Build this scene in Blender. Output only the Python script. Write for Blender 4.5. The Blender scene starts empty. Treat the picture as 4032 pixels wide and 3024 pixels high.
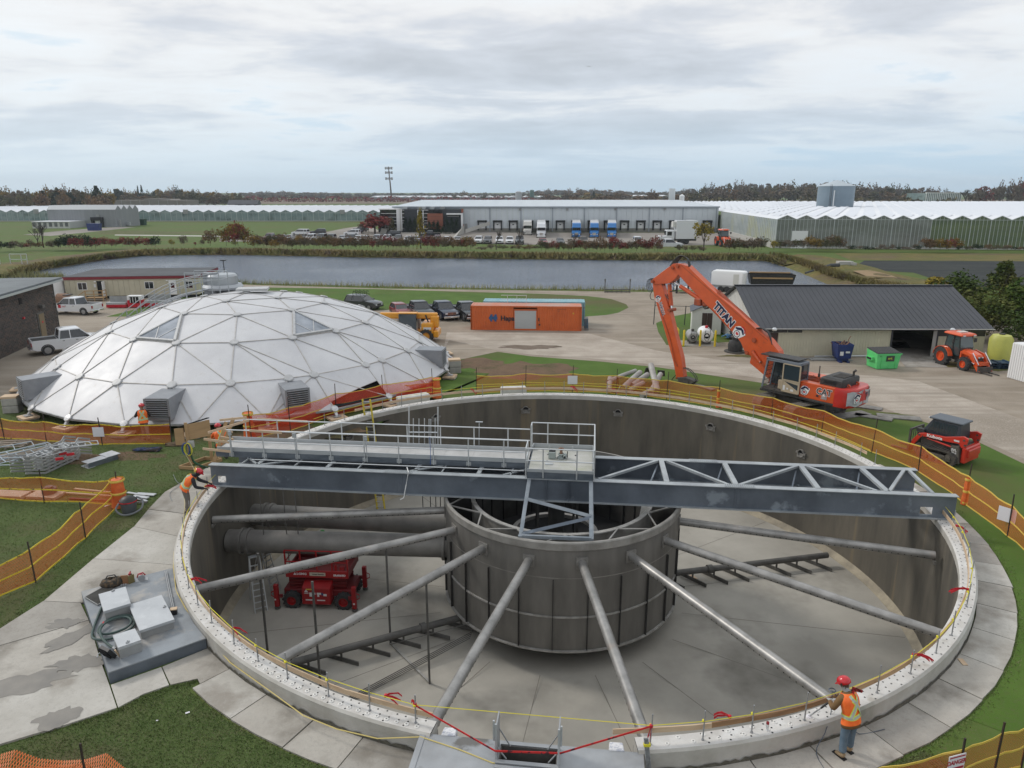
import bpy,math,random
from math import cos,sin
from mathutils import Vector as V0,Matrix,noise as mnoise
RG=range;MT_=Matrix.Translation;MR_=Matrix.Rotation;EN=enumerate;ru=lambda r,a,b:r.uniform(a,b)
R=math.radians;PI=math.pi
random.seed(7)
sc=bpy.context.scene;ON=bpy.data.objects.new
COL=sc.collection;LK=COL.objects.link
FPX=722.;CAMH=12.5;PITCH=math.atan2(384-191.8,FPX)
cd=bpy.data.cameras.new('camera');cam=ON('camera',cd);LK(cam)
cam.location=(0,0,CAMH);cam.rotation_euler=(PI/2-PITCH,0,0)
cd.sensor_width=36.;cd.lens=36.*FPX/1024;cd.clip_start=.2;cd.clip_end=20000
sc.camera=cam
SUN_EL=R(38);SUN_AZ=R(-62)
w=bpy.data.worlds.new('World');sc.world=w;w.use_nodes=True
def build_world():
 nt=w.node_tree;N=nt.nodes;L=nt.links;N.clear()
 out=N.new('ShaderNodeOutputWorld');bg=N.new('ShaderNodeBackground');L.new(bg.outputs[0],out.inputs[0])
 sky=N.new('ShaderNodeTexSky');sky.sky_type='NISHITA';sky.sun_disc=False
 sky.sun_elevation=SUN_EL;sky.sun_rotation=SUN_AZ;sky.air_density=1.;sky.dust_density=2.;sky.ozone_density=1.5
 tc=N.new('ShaderNodeTexCoord');sep=N.new('ShaderNodeSeparateXYZ');L.new(tc.outputs['Generated'],sep.inputs[0])
 def b3(op,a,b=None,clamp=False):
  n=N.new('ShaderNodeMath');n.operation=op;n.use_clamp=clamp
  for i,x in EN((a,b)):
   if x is None:continue
   if isinstance(x,(int,float)):n.inputs[i].default_value=x
   else:L.new(x,n.inputs[i])
  return n.outputs[0]
 def ramp(x,stops):
  r=N.new('ShaderNodeValToRGB');L.new(x,r.inputs[0]);e=r.color_ramp.elements
  while len(e)<len(stops):e.new(.5)
  for k,(p_,c)in EN(stops):
   e[k].position=p_;e[k].color=(c,c,c,1)if isinstance(c,(int,float))else(*c,1)
  return r.outputs[0]
 def mix(fac,a,b):
  m=N.new('ShaderNodeMix');m.data_type='RGBA'
  if isinstance(fac,(int,float)):m.inputs[0].default_value=fac
  else:L.new(fac,m.inputs[0])
  for i,x in((6,a),(7,b)):
   if isinstance(x,tuple):m.inputs[i].default_value=(*x,1)
   else:L.new(x,m.inputs[i])
  return m.outputs[2]
 z=b3('MAXIMUM',sep.outputs[2],.0)
 zz=b3('ADD',z,.1)
 px=b3('DIVIDE',sep.outputs[0],zz);py=b3('DIVIDE',sep.outputs[1],zz)
 comb=N.new('ShaderNodeCombineXYZ');L.new(px,comb.inputs[0]);L.new(py,comb.inputs[1])
 def nz(bc,cj,ba,off=(0,0,0),sx=1.,sy=1.,dist=.0):
  mp=N.new('ShaderNodeMapping');L.new(comb.outputs[0],mp.inputs[0]);mp.inputs['Location'].default_value=off;mp.inputs['Scale'].default_value=(sx,sy,1)
  n=N.new('ShaderNodeTexNoise');n.inputs['Scale'].default_value=bc;n.inputs['Detail'].default_value=cj;n.inputs['Roughness'].default_value=ba
  n.inputs['Distortion'].default_value=dist
  L.new(mp.outputs[0],n.inputs['Vector']);return n.outputs[0]
 big=nz(.42,8,.52,(3.1,1.7,0),.75,1.,.25)
 fine=nz(1.7,9,.6,(7.3,2.2,0),.8,1.,.3)
 shape=b3('ADD',b3('MULTIPLY',big,.68),b3('MULTIPLY',fine,.32))
 body=ramp(shape,[(.36,.1),(.43,.75),(.5,1.)])
 cloudcol=ramp(shape,[(.34,(.62,.75,.87)),(.43,(.97,.97,.97)),(.485,(.86,.87,.88)),(.54,(.66,.7,.76)),(.6,(.56,.595,.645)),(.68,(.48,.515,.565))])
 side=b3('MULTIPLY',sep.outputs[0],-1.)
 glow=ramp(side,[(.0,.0),(.7,1.)])
 base=mix(b3('MULTIPLY',glow,.6),(.53,.69,.84),(.76,.87,.94))
 hor=ramp(z,[(.0,1.),(.1,.75),(.28,.0)])
 base=mix(hor,base,mix(b3('MULTIPLY',glow,.8),(.54,.7,.83),(.76,.88,.95)))
 fade=ramp(z,[(.0,.0),(.03,.2),(.1,.75),(.2,1.)])
 col=mix(b3('MULTIPLY',body,fade),base,cloudcol)
 ns=N.new('ShaderNodeVectorMath');ns.operation='SCALE';L.new(sky.outputs[0],ns.inputs[0]);ns.inputs['Scale'].default_value=.1
 vs=N.new('ShaderNodeVectorMath');vs.operation='SCALE';L.new(col,vs.inputs[0]);vs.inputs['Scale'].default_value=SKY_GAIN
 mx=mix(.92,ns.outputs[0],vs.outputs[0])
 L.new(mx,bg.inputs[0]);bg.inputs[1].default_value=SKY_STR
HAZE=.00016;SKY_STR=.12;SKY_GAIN=8.8
build_world()
sl=bpy.data.lights.new('sun','SUN');sun=ON('sun',sl);LK(sun)
sl.energy=1.5;sl.angle=R(10);sl.color=(1.,.95,.88)
sd=V0((sin(SUN_AZ)*cos(SUN_EL),cos(SUN_AZ)*cos(SUN_EL),sin(SUN_EL)))
sun.rotation_euler=sd.to_track_quat('Z','Y').to_euler();sun.location=(-40,30,60)
vs_=sc.view_settings;sc.display_settings.display_device='sRGB'
vs_.view_transform='Standard';vs_.look='None';vs_.exposure=.1;vs_.gamma=1.;vs_.use_curve_mapping=False
sc.render.engine='CYCLES'
try:
 sc.cycles.use_denoising=True;sc.cycles.max_bounces=6;sc.cycles.diffuse_bounces=3;sc.cycles.glossy_bounces=3
 sc.cycles.transmission_bounces=4;sc.cycles.transparent_max_bounces=24;sc.cycles.caustics_reflective=False;sc.cycles.caustics_refractive=False
except Exception:pass
def zf(ox,oy,k=2.212):return lambda x,y:(ox+x/k,oy+y/k)
Za=zf(0,640);Zb=zf(1000,640);Zc=zf(2000,640);Zd=zf(3032,640);Ze=zf(0,1390);Zf=zf(1000,1390);Zg=zf(2000,1390);Zh=zf(3032,1390)
Zi=zf(0,2140,1.8746);Zj=zf(900,2140,1.8746);Zk=zf(1900,2140,1.8746);Zl=zf(2852,2140,1.8746);Zm=zf(1500,1550);Zn=zf(2500,950)
DD=zf(0,0,.54861);SP,CP=sin(PITCH),cos(PITCH)
def ray(n):
 u=n[0]/3.9375-512;v=n[1]/3.9375-384
 return V0((u,FPX*CP-v*SP,-(FPX*SP+v*CP)))
O0=V0((0,0,CAMH))
def G(n,z=.0):
 d=ray(n);return O0+d*((z-CAMH)/d.z)
def VY(n,Y):
 d=ray(n);return O0+d*(Y/d.y)
def PV(n,a,b):
 nr=V0((-(b[1]-a[1]),b[0]-a[0],0));d=ray(n);return O0+d*(((V0((a[0],a[1],0))-O0).dot(nr))/d.dot(nr))
def gz(pt,n):
 d=ray(n);return CAMH+d.z*(pt[1]/d.y)
MATS={}
def srgb(h):
 h=h.lstrip('#');c=[int(h[i:i+2],16)/255 for i in(0,2,4)]
 return tuple(((x+.055)/1.055)**2.4 if x>.04045 else x/12.92 for x in c)
def M(key,c1=(.5,.5,.5),c2=None,bc=2.,ba=.6,bq=.0,bs=.0,bO=None,cj=6,bH=(1,1,1),lo=.35,hi=.65,c3=None,by=.4,lo3=.5,hi3=.62,bG=1.,emit=None,alpha=None,wo=0,spec=.5,coat=.0,rot=(0,0,0),cS=(1,1,1),r2=None,trans=.0,bdist=.02):
 if key in MATS:return MATS[key]
 m=bpy.data.materials.new(key);m.use_nodes=True;nt=m.node_tree;N=nt.nodes;L=nt.links
 b=N['Principled BSDF'];b.inputs['Roughness'].default_value=ba;b.inputs['Metallic'].default_value=bq
 b.inputs['Specular IOR Level'].default_value=spec;b.inputs['Coat Weight'].default_value=coat
 if trans:b.inputs['Transmission Weight'].default_value=trans
 b.inputs['Base Color'].default_value=(*c1,1)
 tc=N.new('ShaderNodeTexCoord');geo=N.new('ShaderNodeNewGeometry');src=geo.outputs['Position']if wo else tc.outputs['Object']
 def nz(s,d,st,ro=(0,0,0),off=(0,0,0)):
  mp=N.new('ShaderNodeMapping');L.new(src,mp.inputs[0]);mp.inputs['Scale'].default_value=st;mp.inputs['Rotation'].default_value=ro;mp.inputs['Location'].default_value=off
  n=N.new('ShaderNodeTexNoise');n.inputs['Scale'].default_value=s;n.inputs['Detail'].default_value=d;n.inputs['Roughness'].default_value=.6
  L.new(mp.outputs[0],n.inputs['Vector']);return n.outputs[0]
 def mr(x,a,bb,oa=0,ob=1):
  n=N.new('ShaderNodeMapRange');n.inputs[1].default_value=a;n.inputs[2].default_value=bb;n.inputs[3].default_value=oa;n.inputs[4].default_value=ob;L.new(x,n.inputs[0]);return n.outputs[0]
 def mix(fac,a,bb):
  mm=N.new('ShaderNodeMix');mm.data_type='RGBA';L.new(fac,mm.inputs[0])
  for i,x in((6,a),(7,bb)):
   if isinstance(x,tuple):mm.inputs[i].default_value=(*x,1)
   else:L.new(x,mm.inputs[i])
  return mm.outputs[2]
 col=c1
 if c2 is not None:
  f1=mr(nz(bc,cj,bH,rot),lo,hi);col=mix(f1,c1,c2)
  if r2 is not None:L.new(mr(f1,0,1,ba,r2),b.inputs['Roughness'])
 if c3 is not None:
  f3=mr(nz(by,5,cS,rot,(11.3,4.7,2.1)),lo3,hi3,0,bG);col=mix(f3,col,c3)
 if col is not c1:L.new(col,b.inputs['Base Color'])
 if bs:
  bn=N.new('ShaderNodeBump');bn.inputs['Strength'].default_value=bs;bn.inputs['Distance'].default_value=bdist
  L.new(nz(bO or bc*6,6,bH,rot),bn.inputs['Height']);L.new(bn.outputs[0],b.inputs['Normal'])
 if alpha is not None:b.inputs['Alpha'].default_value=alpha
 if emit:b.inputs['Emission Color'].default_value=(*emit[0],1);b.inputs['Emission Strength'].default_value=emit[1]
 MATS[key]=m;return m
WM={}
def tag(o,label=None,cat=None,bA=None,bj=None):
 if label:o['label']=label
 if cat:o['category']=cat
 if bA:o['group']=bA
 if bj:o['kind']=bj
 return o
def bd(name,label,cat,loc=(0,0,0),rz=.0,bA=None):
 o=ON(name,None);LK(o);o.location=loc;o.rotation_euler=(0,0,rz);o.empty_display_size=.3
 WM[o.name]=MT_(V0(loc))@MR_(rz,4,'Z')
 return tag(o,label,cat,bA)
class MB:
 def __init__(s):s.v=[];s.f=[];s.mi=[];s.m=0;s.X=None
 def add(s,vs,fs):
  n=len(s.v)
  if s.X is not None:vs=[s.X@V0(q)for q in vs]
  s.v+=[tuple(q)for q in vs];s.f+=[tuple(i+n for i in q)for q in fs];s.mi+=[s.m]*len(fs);return s
 def box(s,c,d,rz=.0,rx=.0,ry=.0):
  x,y,z=d[0]/2,d[1]/2,d[2]/2
  vs=[V0(q)for q in[(-x,-y,-z),(x,-y,-z),(x,y,-z),(-x,y,-z),(-x,-y,z),(x,-y,z),(x,y,z),(-x,y,z)]]
  if rz or rx or ry:
   m=MR_(rz,3,'Z')@MR_(ry,3,'Y')@MR_(rx,3,'X');vs=[m@q for q in vs]
  c=V0(c);return s.add([q+c for q in vs],[(0,3,2,1),(4,5,6,7),(0,1,5,4),(1,2,6,5),(2,3,7,6),(3,0,4,7)])
 def b2(s,a,b):
  return s.box([(a[i]+b[i])/2 for i in RG(3)],[abs(b[i]-a[i])for i in RG(3)])
 def be(s,a,b,w,h,up=(0,0,1)):
  a=V0(a);b=V0(b);d=(b-a)
  if d.length<1e-6:return s
  d=d.normalized();u=V0(up)
  if abs(d.dot(u))>.99:u=V0((0,1,0))
  sx=d.cross(u).normalized();sz=sx.cross(d).normalized();vs=[]
  for q in(a,b):
   for(i,j)in((-1,-1),(1,-1),(1,1),(-1,1)):vs.append(q+sx*(i*w/2)+sz*(j*h/2))
  return s.add(vs,[(0,1,2,3),(7,6,5,4),(0,4,5,1),(1,5,6,2),(2,6,7,3),(3,7,4,0)])
 def tu(s,pts,r,n=8,cap=True,cT=False,r2=None):
  pts=[V0(q)for q in pts];k=len(pts);vs=[];fs=[]
  for i,q in EN(pts):
   if cT:d=(pts[(i+1)%k]-pts[i-1])
   else:d=pts[min(i+1,k-1)]-pts[max(i-1,0)]
   d=d.normalized()if d.length>1e-9 else V0((0,0,1))
   u=V0((0,0,1))if abs(d.z)<.95 else V0((0,1,0))
   a=d.cross(u).normalized();b=a.cross(d)
   rr=r if r2 is None else r+(r2-r)*i/(k-1)
   for j in RG(n):
    t=2*PI*j/n;vs.append(q+(a*cos(t)+b*sin(t))*rr)
  for i in RG(k if cT else k-1):
   for j in RG(n):
    a0=i*n+j;a1=i*n+(j+1)%n;b0=((i+1)%k)*n+j;b1=((i+1)%k)*n+(j+1)%n
    fs.append((a0,b0,b1,a1))
  if cap and not cT:fs.append(tuple(RG(n)));fs.append(tuple(reversed(RG((k-1)*n,k*n))))
  return s.add(vs,fs)
 def la(s,bK,c=(0,0,0),n=24,axis='Z',a0=0,a1=2*PI):
  full=abs(a1-a0-2*PI)<1e-6;m=n if full else n+1;vs=[];fs=[];c=V0(c)
  for(r,z)in bK:
   for j in RG(m):
    t=a0+(a1-a0)*j/n
    q=V0((r*cos(t),r*sin(t),z))
    if axis=='X':q=V0((q.z,q.x,q.y))
    if axis=='Y':q=V0((q.x,q.z,q.y));
    vs.append(q+c)
  for i in RG(len(bK)-1):
   for j in RG(n):
    j1=(j+1)%m if full else j+1
    fs.append((i*m+j,i*m+j1,(i+1)*m+j1,(i+1)*m+j))
  return s.add(vs,fs)
 def cyl(s,c,r,h,n=16,axis='Z'):return s.la([(.0001,-h/2),(r,-h/2),(r,h/2),(.0001,h/2)],c,n,axis)
 def prism(s,pts,z0,z1):
  n=len(pts);vs=[(x,y,z0)for x,y in pts]+[(x,y,z1)for x,y in pts]
  return s.add(vs,[tuple(reversed(RG(n))),tuple(RG(n,2*n))]+[(i,(i+1)%n,n+(i+1)%n,n+i)for i in RG(n)])
 def extr(s,pts,vec):
  n=len(pts);v=V0(vec);vs=[V0(q)for q in pts]+[V0(q)+v for q in pts]
  return s.add(vs,[tuple(reversed(RG(n))),tuple(RG(n,2*n))]+[(i,(i+1)%n,n+(i+1)%n,n+i)for i in RG(n)])
 def poly(s,pts):return s.add(pts,[tuple(RG(len(pts)))])
 def loft(s,ca,cap=True):
  n=len(ca[0]);vs=[q for r_ in ca for q in r_];fs=[]
  for i in RG(len(ca)-1):
   for j in RG(n):fs.append((i*n+j,i*n+(j+1)%n,(i+1)*n+(j+1)%n,(i+1)*n+j))
  if cap:fs.append(tuple(reversed(RG(n))));fs.append(tuple(RG((len(ca)-1)*n,len(ca)*n)))
  return s.add(vs,fs)
 def mk(s,name,mat,parent=None,wo=0,sm=0,label=None,bv0=.0,bj=None,fx=1):
  me=bpy.data.meshes.new(name);vs=s.v
  if wo and parent is not None:
   inv=WM[parent.name].inverted();vs=[tuple(inv@V0(q))for q in vs]
  me.from_pydata(vs,[],s.f);mats=mat if isinstance(mat,(list,tuple))else[mat]
  for q in mats:me.materials.append(q)
  if len(mats)>1:me.polygons.foreach_set('material_index',s.mi)
  if fx:
   import bmesh
   bm=bmesh.new();bm.from_mesh(me);bmesh.ops.recalc_face_normals(bm,faces=bm.faces);bm.to_mesh(me);bm.free()
  if sm:
   me.polygons.foreach_set('use_smooth',[True]*len(me.polygons))
   if sm!='full':
    try:me.set_sharp_from_angle(angle=R(35))
    except Exception:pass
  me.update()
  o=ON(name,me);LK(o)
  if parent is not None:o.parent=parent;WM[o.name]=WM[parent.name]
  if bv0:
   bv=o.modifiers.new('bevel','BEVEL');bv.width=bv0;bv.segments=1;bv.limit_method='ANGLE';bv.angle_limit=R(40)
  if label:o['label']=label
  if bj:o['kind']=bj
  return o
def so(mb,name,mat,label,cat,loc=(0,0,0),rz=0,bA=None,wo=0,**kw):
 0
 if wo:
  l=V0(loc);inv=(MT_(l)@MR_(rz,4,'Z')).inverted();mb.v=[tuple(inv@V0(q))for q in mb.v]
 o=mb.mk(name,mat,**kw);o.location=loc;o.rotation_euler=(0,0,rz);WM[o.name]=MT_(V0(loc))@MR_(rz,4,'Z')
 return tag(o,label,cat,bA)
def kids(o):return[c for c in COL.objects if c.parent==o]
KC={}
def copy_tree(o,loc,rz=0,label=None,bA=None,bc=None,swap=None,name=None):
 key=o.name
 if key not in KC:KC[key]=[(c,kids(c))for c in kids(o)]
 def cp(x):
  c=x.copy();LK(c)
  if swap and x.type=='MESH'and any(ms.material in swap for ms in x.material_slots):
   for i,ms in EN(c.material_slots):
    if ms.material in swap:
     ms.link='OBJECT';ms.material=swap[x.material_slots[i].material]
  return c
 r=cp(o);r.location=loc;r.rotation_euler=(0,0,rz)
 if bc:r.scale=(bc,bc,bc)if isinstance(bc,(int,float))else bc
 if label:r['label']=label
 if bA:r['group']=bA
 for c,g in KC[key]:
  d=cp(c);d.parent=r
  for e in g:
   h=cp(e);h.parent=d
 return r
def BX(a,b,*q,**k):return MB().b2(a,b).mk(*q,**k)
def le(a,b,t):return V0(a)*(1-t)+V0(b)*t
C0=V0((2.07,28.03,0))
def CR(r,deg,z=.0):return V0((C0.x+r*cos(R(deg)),C0.y+r*sin(R(deg)),z))
def bR(key,c1,c2,c3,c4,s=(.35,6.,.05,40),ba=.95,bs=.6,tint=None):
 0
 m=bpy.data.materials.new(key);m.use_nodes=True;nt=m.node_tree;N=nt.nodes;L=nt.links;b=N['Principled BSDF'];b.inputs['Roughness'].default_value=ba;b.inputs['Specular IOR Level'].default_value=.2
 geo=N.new('ShaderNodeNewGeometry');P=geo.outputs['Position']
 def nz(sc_,d=5,ro=.6,st=(1,1,1),off=(0,0,0)):
  mp=N.new('ShaderNodeMapping');mp.inputs['Scale'].default_value=st;mp.inputs['Location'].default_value=off;L.new(P,mp.inputs[0])
  n=N.new('ShaderNodeTexNoise');n.inputs['Scale'].default_value=sc_;n.inputs['Detail'].default_value=d;n.inputs['Roughness'].default_value=ro;L.new(mp.outputs[0],n.inputs[0]);return n.outputs[0]
 def mr(x,a,bb):
  n=N.new('ShaderNodeMapRange');n.inputs[1].default_value=a;n.inputs[2].default_value=bb;L.new(x,n.inputs[0]);return n.outputs[0]
 def mix(f,a,bb):
  mm=N.new('ShaderNodeMix');mm.data_type='RGBA';L.new(f,mm.inputs[0])
  for i,x in((6,a),(7,bb)):
   if isinstance(x,tuple):mm.inputs[i].default_value=(*x,1)
   else:L.new(x,mm.inputs[i])
  return mm.outputs[2]
 col=mix(mr(nz(s[0],8,.62),.36,.64),c1,c2)
 col=mix(mr(nz(s[2],6,.6,off=(5,9,0)),.5,.62),col,c3)
 col=mix(mr(nz(s[1],8,.75),.5,.72),col,c4)
 if tint:
  st,ang,tc_,a,bb=tint
  mp=N.new('ShaderNodeMapping');mp.inputs['Rotation'].default_value=(0,0,ang);mp.inputs['Scale'].default_value=st;L.new(P,mp.inputs[0])
  n=N.new('ShaderNodeTexNoise');n.inputs['Scale'].default_value=1;n.inputs['Detail'].default_value=5;n.inputs['Distortion'].default_value=.35;L.new(mp.outputs[0],n.inputs[0])
  col=mix(mr(n.outputs[0],a,bb),col,tc_)
 L.new(col,b.inputs['Base Color'])
 bn=N.new('ShaderNodeBump');bn.inputs['Strength'].default_value=bs;bn.inputs['Distance'].default_value=.03;L.new(nz(s[3],4,.7),bn.inputs['Height']);L.new(bn.outputs[0],b.inputs['Normal'])
 MATS[key]=m;return m
d5=bR('mown_grass',(.07,.115,.022),(.095,.145,.034),(.105,.115,.038),(.125,.12,.055),s=(.5,9,.07,30))
d6=bR('lawn_close',(.062,.098,.026),(.085,.125,.036),(.11,.105,.05),(.15,.135,.085),s=(.9,16,.25,45),bs=1.)
de=bR('lawn_bright',(.062,.118,.018),(.085,.15,.026),(.105,.1,.04),(.095,.115,.04),s=(.35,7,.06,30))
ey=bR('gravel_yard',(.33,.28,.225),(.245,.205,.16),(.38,.33,.27),(.2,.17,.135),s=(.35,14,.035,30),tint=((.08,1.1,1),R(-10),(.37,.325,.27),.5,.75))
ez=bR('packed_track',(.45,.395,.335),(.34,.29,.24),(.27,.23,.185),(.5,.45,.39),s=(.5,12,.1,30),tint=((.06,1.6,1),R(-8),(.3,.26,.215),.5,.7))
d7=bR('pale_lot',(.27,.245,.22),(.22,.2,.18),(.32,.29,.26),(.3,.28,.25),s=(.06,1.2,.015,5),bs=.1)
eA=bR('bare_field',(.2,.155,.115),(.15,.115,.09),(.25,.2,.14),(.17,.16,.09),s=(.02,.2,.004,2),bs=.1)
eB=bR('dark_crop_field',(.03,.036,.036),(.05,.052,.048),(.035,.04,.035),(.075,.075,.06),s=(.5,3,.06,5),tint=((.05,1.6,1),R(10),(.022,.027,.03),.48,.6))
cD=bR('weedy_bank',(.085,.1,.028),(.16,.125,.045),(.115,.085,.055),(.22,.17,.06),s=(.25,2.2,.07,8),bs=1.)
df=bR('bare_dirt',(.16,.105,.065),(.115,.075,.05),(.075,.072,.03),(.2,.15,.1),s=(.7,8,.3,20))
eC=bR('path_concrete',(.47,.445,.4),(.38,.355,.315),(.25,.23,.2),(.33,.31,.28),s=(.5,10,.45,25),ba=.85,bs=.25)
cE=[eC]
for i,(a,b_,c_)in EN((((.5,.48,.44),(.42,.4,.36),(.3,.275,.24)),((.38,.36,.325),(.31,.29,.26),(.23,.21,.18)))):
 cE.append(bR('path_concrete_%s'%('pale','dull')[i],a,b_,c_,tuple(x*.85 for x in b_),s=(.7,9,.5,25),ba=.85,bs=.25))
def bI(name,pts,mat,z,bj='structure',parent=None):
 me=MB();me.poly([(p[0],p[1],z)for p in pts]);o=me.mk(name,mat,parent,fx=0)
 if o.data.polygons[0].normal.z<0:o.data.flip_normals()
 if bj:o['kind']=bj
 return o
mb=MB()
mb.la([(9000,0),(2500,0),(700,0),(250,0),(90,0),(45,0),(25,0),(17,0),(RO_:=14.74,0)],C0,96)
o=mb.mk('ground',d5,None,fx=0,bj='structure')
if o.data.polygons[5].normal.z<0:o.data.flip_normals()
lawn_pts=[CR(15.9,a)for a in RG(-131,-60,3)]+[V0((14,6,0)),V0((-22,6,0)),G(Zi(-400,1700)),G(Zi(0,1500)),G(Zi(500,1350)),G(Zi(870,1220)),G(Zi(1250,1050)),G(Zi(1460,1010))]
bI('lawn',lawn_pts,d6,.004)
lawnL=[G(Ze(1810,1005)),G(Ze(1440,1215)),G(Ze(1040,1650)),G(Zi(850,0)),G(Zi(330,430)),G(Zi(-60,660)),V0((-26,19,0)),V0((-38,30,0)),V0((-38,44,0)),G(Ze(0,405)),G(Ze(500,330)),G(Zf(100,400)),CR(17.2,140),CR(15.,150),CR(15.,165)]
bI('lawn',lawnL,d6,.006)
lawnF=[G(Zf(1600,120)),G(Zg(-90,-10)),G(Zg(200,30)),G(Zg(800,75)),G(Zg(1300,125)),G(Zg(2200,260)),G(Zh(600,430)),G(Zh(1100,545)),G(Zh(1370,610)),G(Zh(1800,770)),G(Zh(2300,1010)),V0((33,23,0)),V0((30,14,0)),V0((20,8,0))]+[CR(15.9,a)for a in RG(-55,12,3)]+[CR(14.9,a)for a in RG(12,140,4)]+[G(Zf(1100,620))]
bI('lawn',lawnF,de,.008)
def blob(name,c,rx,ry,mat,z,n=26,rot=0,seed=1,rag=.25):
 rr=random.Random(seed);pts=[]
 for i in RG(n):
  t=2*PI*i/n;k=1+ru(rr,-rag,rag);x=rx*k*cos(t);y=ry*k*sin(t);pts.append((c[0]+x*cos(rot)-y*sin(rot),c[1]+x*sin(rot)+y*cos(rot)))
 return bI(name,pts,mat,z)
blob('bare_soil',G(Zg(180,150)),3.8,2.6,df,.012,seed=3);blob('bare_soil',G(Zf(1950,90)),2.4,1.6,df,.0135,seed=4)
for i,(p,a,b_)in EN(((Ze(250,720),5.5,1.5),(Ze(800,740),4.2,1.1),(Ze(1150,900),1.6,.6),(Ze(700,920),1.5,.7),(Zf(300,700),4,1.2))):blob('bare_soil',G(p),a,b_,df,.01+.001*i,seed=10+i)
yard=[V0((-70,40,0)),G(Ze(0,405)),G(Ze(500,330)),G(Zf(900,150)),G(Zf(1600,100)),G(Zg(-90,-10)),G(Zg(200,30)),G(Zg(800,75)),G(Zg(1300,125)),G(Zg(2200,260)),G(Zh(600,430)),G(Zh(1100,545)),G(Zh(1370,610)),G(Zh(1800,770)),G(Zh(2300,1010)),V0((60,30,0)),V0((60,60,0)),G(Zd(1000,1240)),G(Zd(-350,1130)),G(Zc(1900,1120)),G(Zc(1210,1128)),G(Zc(0,1112)),G(Zb(1200,1100)),G(Zb(0,1066)),G(Za(2000,1058)),G(Za(1900,1090)),V0((-55,84,0)),V0((-75,84,0))]
bI('gravel_yard',yard,ey,.014)
isl=[G(Za(1950,1085)),G(Zb(0,1088)),G(Zb(1000,1102)),G(Zb(2200,1137)),G(Zc(300,1145)),G(Zc(700,1165)),G(Zc(900,1190)),G(Zc(1030,1235)),G(Zc(1050,1265)),G(Zc(960,1310)),G(Zc(850,1330)),G(Zc(640,1345)),G(Zc(0,1345)),G(Zb(1800,1260)),G(Zb(1000,1290)),G(Zb(600,1330)),V0((-42,74,0))]
bI('lawn',isl,de,.02)
shedl=[G(Zc(1290,1400)),G(Zc(1420,1345)),G(Zc(1600,1310)),G(Zc(2000,1300)),G(Zc(2000,1560)),G(Zc(1830,1570)),G(Zc(1500,1610)),G(Zc(1380,1590)),G(Zc(1310,1480))]
bI('lawn',shedl,de,.02)
lefts=[V0((-75,84,0)),V0((-55,84,0)),G(Za(500,1205)),G(Za(590,1200)),G(Za(575,1040)),G(Za(0,1000)),V0((-95,95,0))]
bI('lawn',lefts,d5,.022)
trk=[G(Zf(1700,-110)),G(Zb(1650,1640)),G(Zb(1680,1480)),G(Zc(0,1480)),G(Zc(700,1490)),G(Zc(1300,1640)),G(Zg(1500,10)),G(Zh(300,170)),G(Zh(900,200)),G(Zh(1300,250)),G(Zh(2300,620)),G(Zh(2300,960)),G(Zh(1800,745)),G(Zh(1370,590)),G(Zh(1100,525)),G(Zh(790,400)),G(Zg(2200,220)),G(Zg(1300,105)),G(Zg(800,55)),G(Zg(200,15)),G(Zg(-80,-20))]
bI('haul_road',trk,ez,.018)
blob('mud_patch',G(Zc(180,1610)),2.6,.8,bR('mud',(.13,.1,.075),(.19,.15,.12),(.1,.08,.06),(.24,.2,.16),s=(.8,9,.3,20)),.026,seed=5)
blob('grass_strip',G(Zh(850,520)),2.2,.5,de,.026,seed=8,rot=-.3)
blob('weeds',G(Zd(1550,1760)),2.6,.8,cD,.026,seed=9);blob('weeds',G(Zh(1900,120)),2.,1.4,cD,.026,seed=12);blob('weeds',G(Zn(1000,1000)),2.4,.5,cD,.026,seed=13)
bI('barn_apron',[G(Zh(1080,0)),G(Zh(1180,125)),G(Zh(1550,128)),G(Zh(1400,20)),G(Zd(1400,1600)),G(Zd(1100,1600))],cE[2],.03)
for i,(c,a,b_,r_)in EN(((Zh(700,545),1.6,.55,.35),(Zh(830,475),1.2,.45,-.6),(Zh(900,565),1.3,.4,-.6),(Zh(1120,565),1.5,.5,-.35))):
 g=G(c);mb=MB().box((0,0,.03),(a*1.5,b_*1.5,.06));so(mb,'ground_mat',M('mat_grey',(.24,.23,.21),(.15,.14,.13),bc=3,ba=.8),'weathered timber mat on the grass behind the excavator','ground mat',(g.x,g.y,.02),r_,bA='timber mats behind the excavator')
c8=[G(Za(130,1000)),G(Za(300,945)),G(Za(560,905)),G(Za(900,850)),G(Za(1250,812)),G(Za(1700,805)),G(Zb(0,806)),G(Zb(1000,828)),G(Zb(2200,841)),G(Zc(1000,852)),G(Zc(2212,856)),G(Zd(0,866)),G(Zd(120,905)),G(Zd(300,975)),G(Zd(450,1040)),G(Zd(590,1100))]
pond_near=[V0((44.,91.,0)),G(Zc(1900,1108)),G(Zc(1200,1112)),G(Zc(0,1100)),G(Zb(1200,1082)),G(Zb(0,1055)),G(Za(2000,1048)),G(Za(1500,1060)),G(Za(700,1060)),V0((-84,98,0))]
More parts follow.
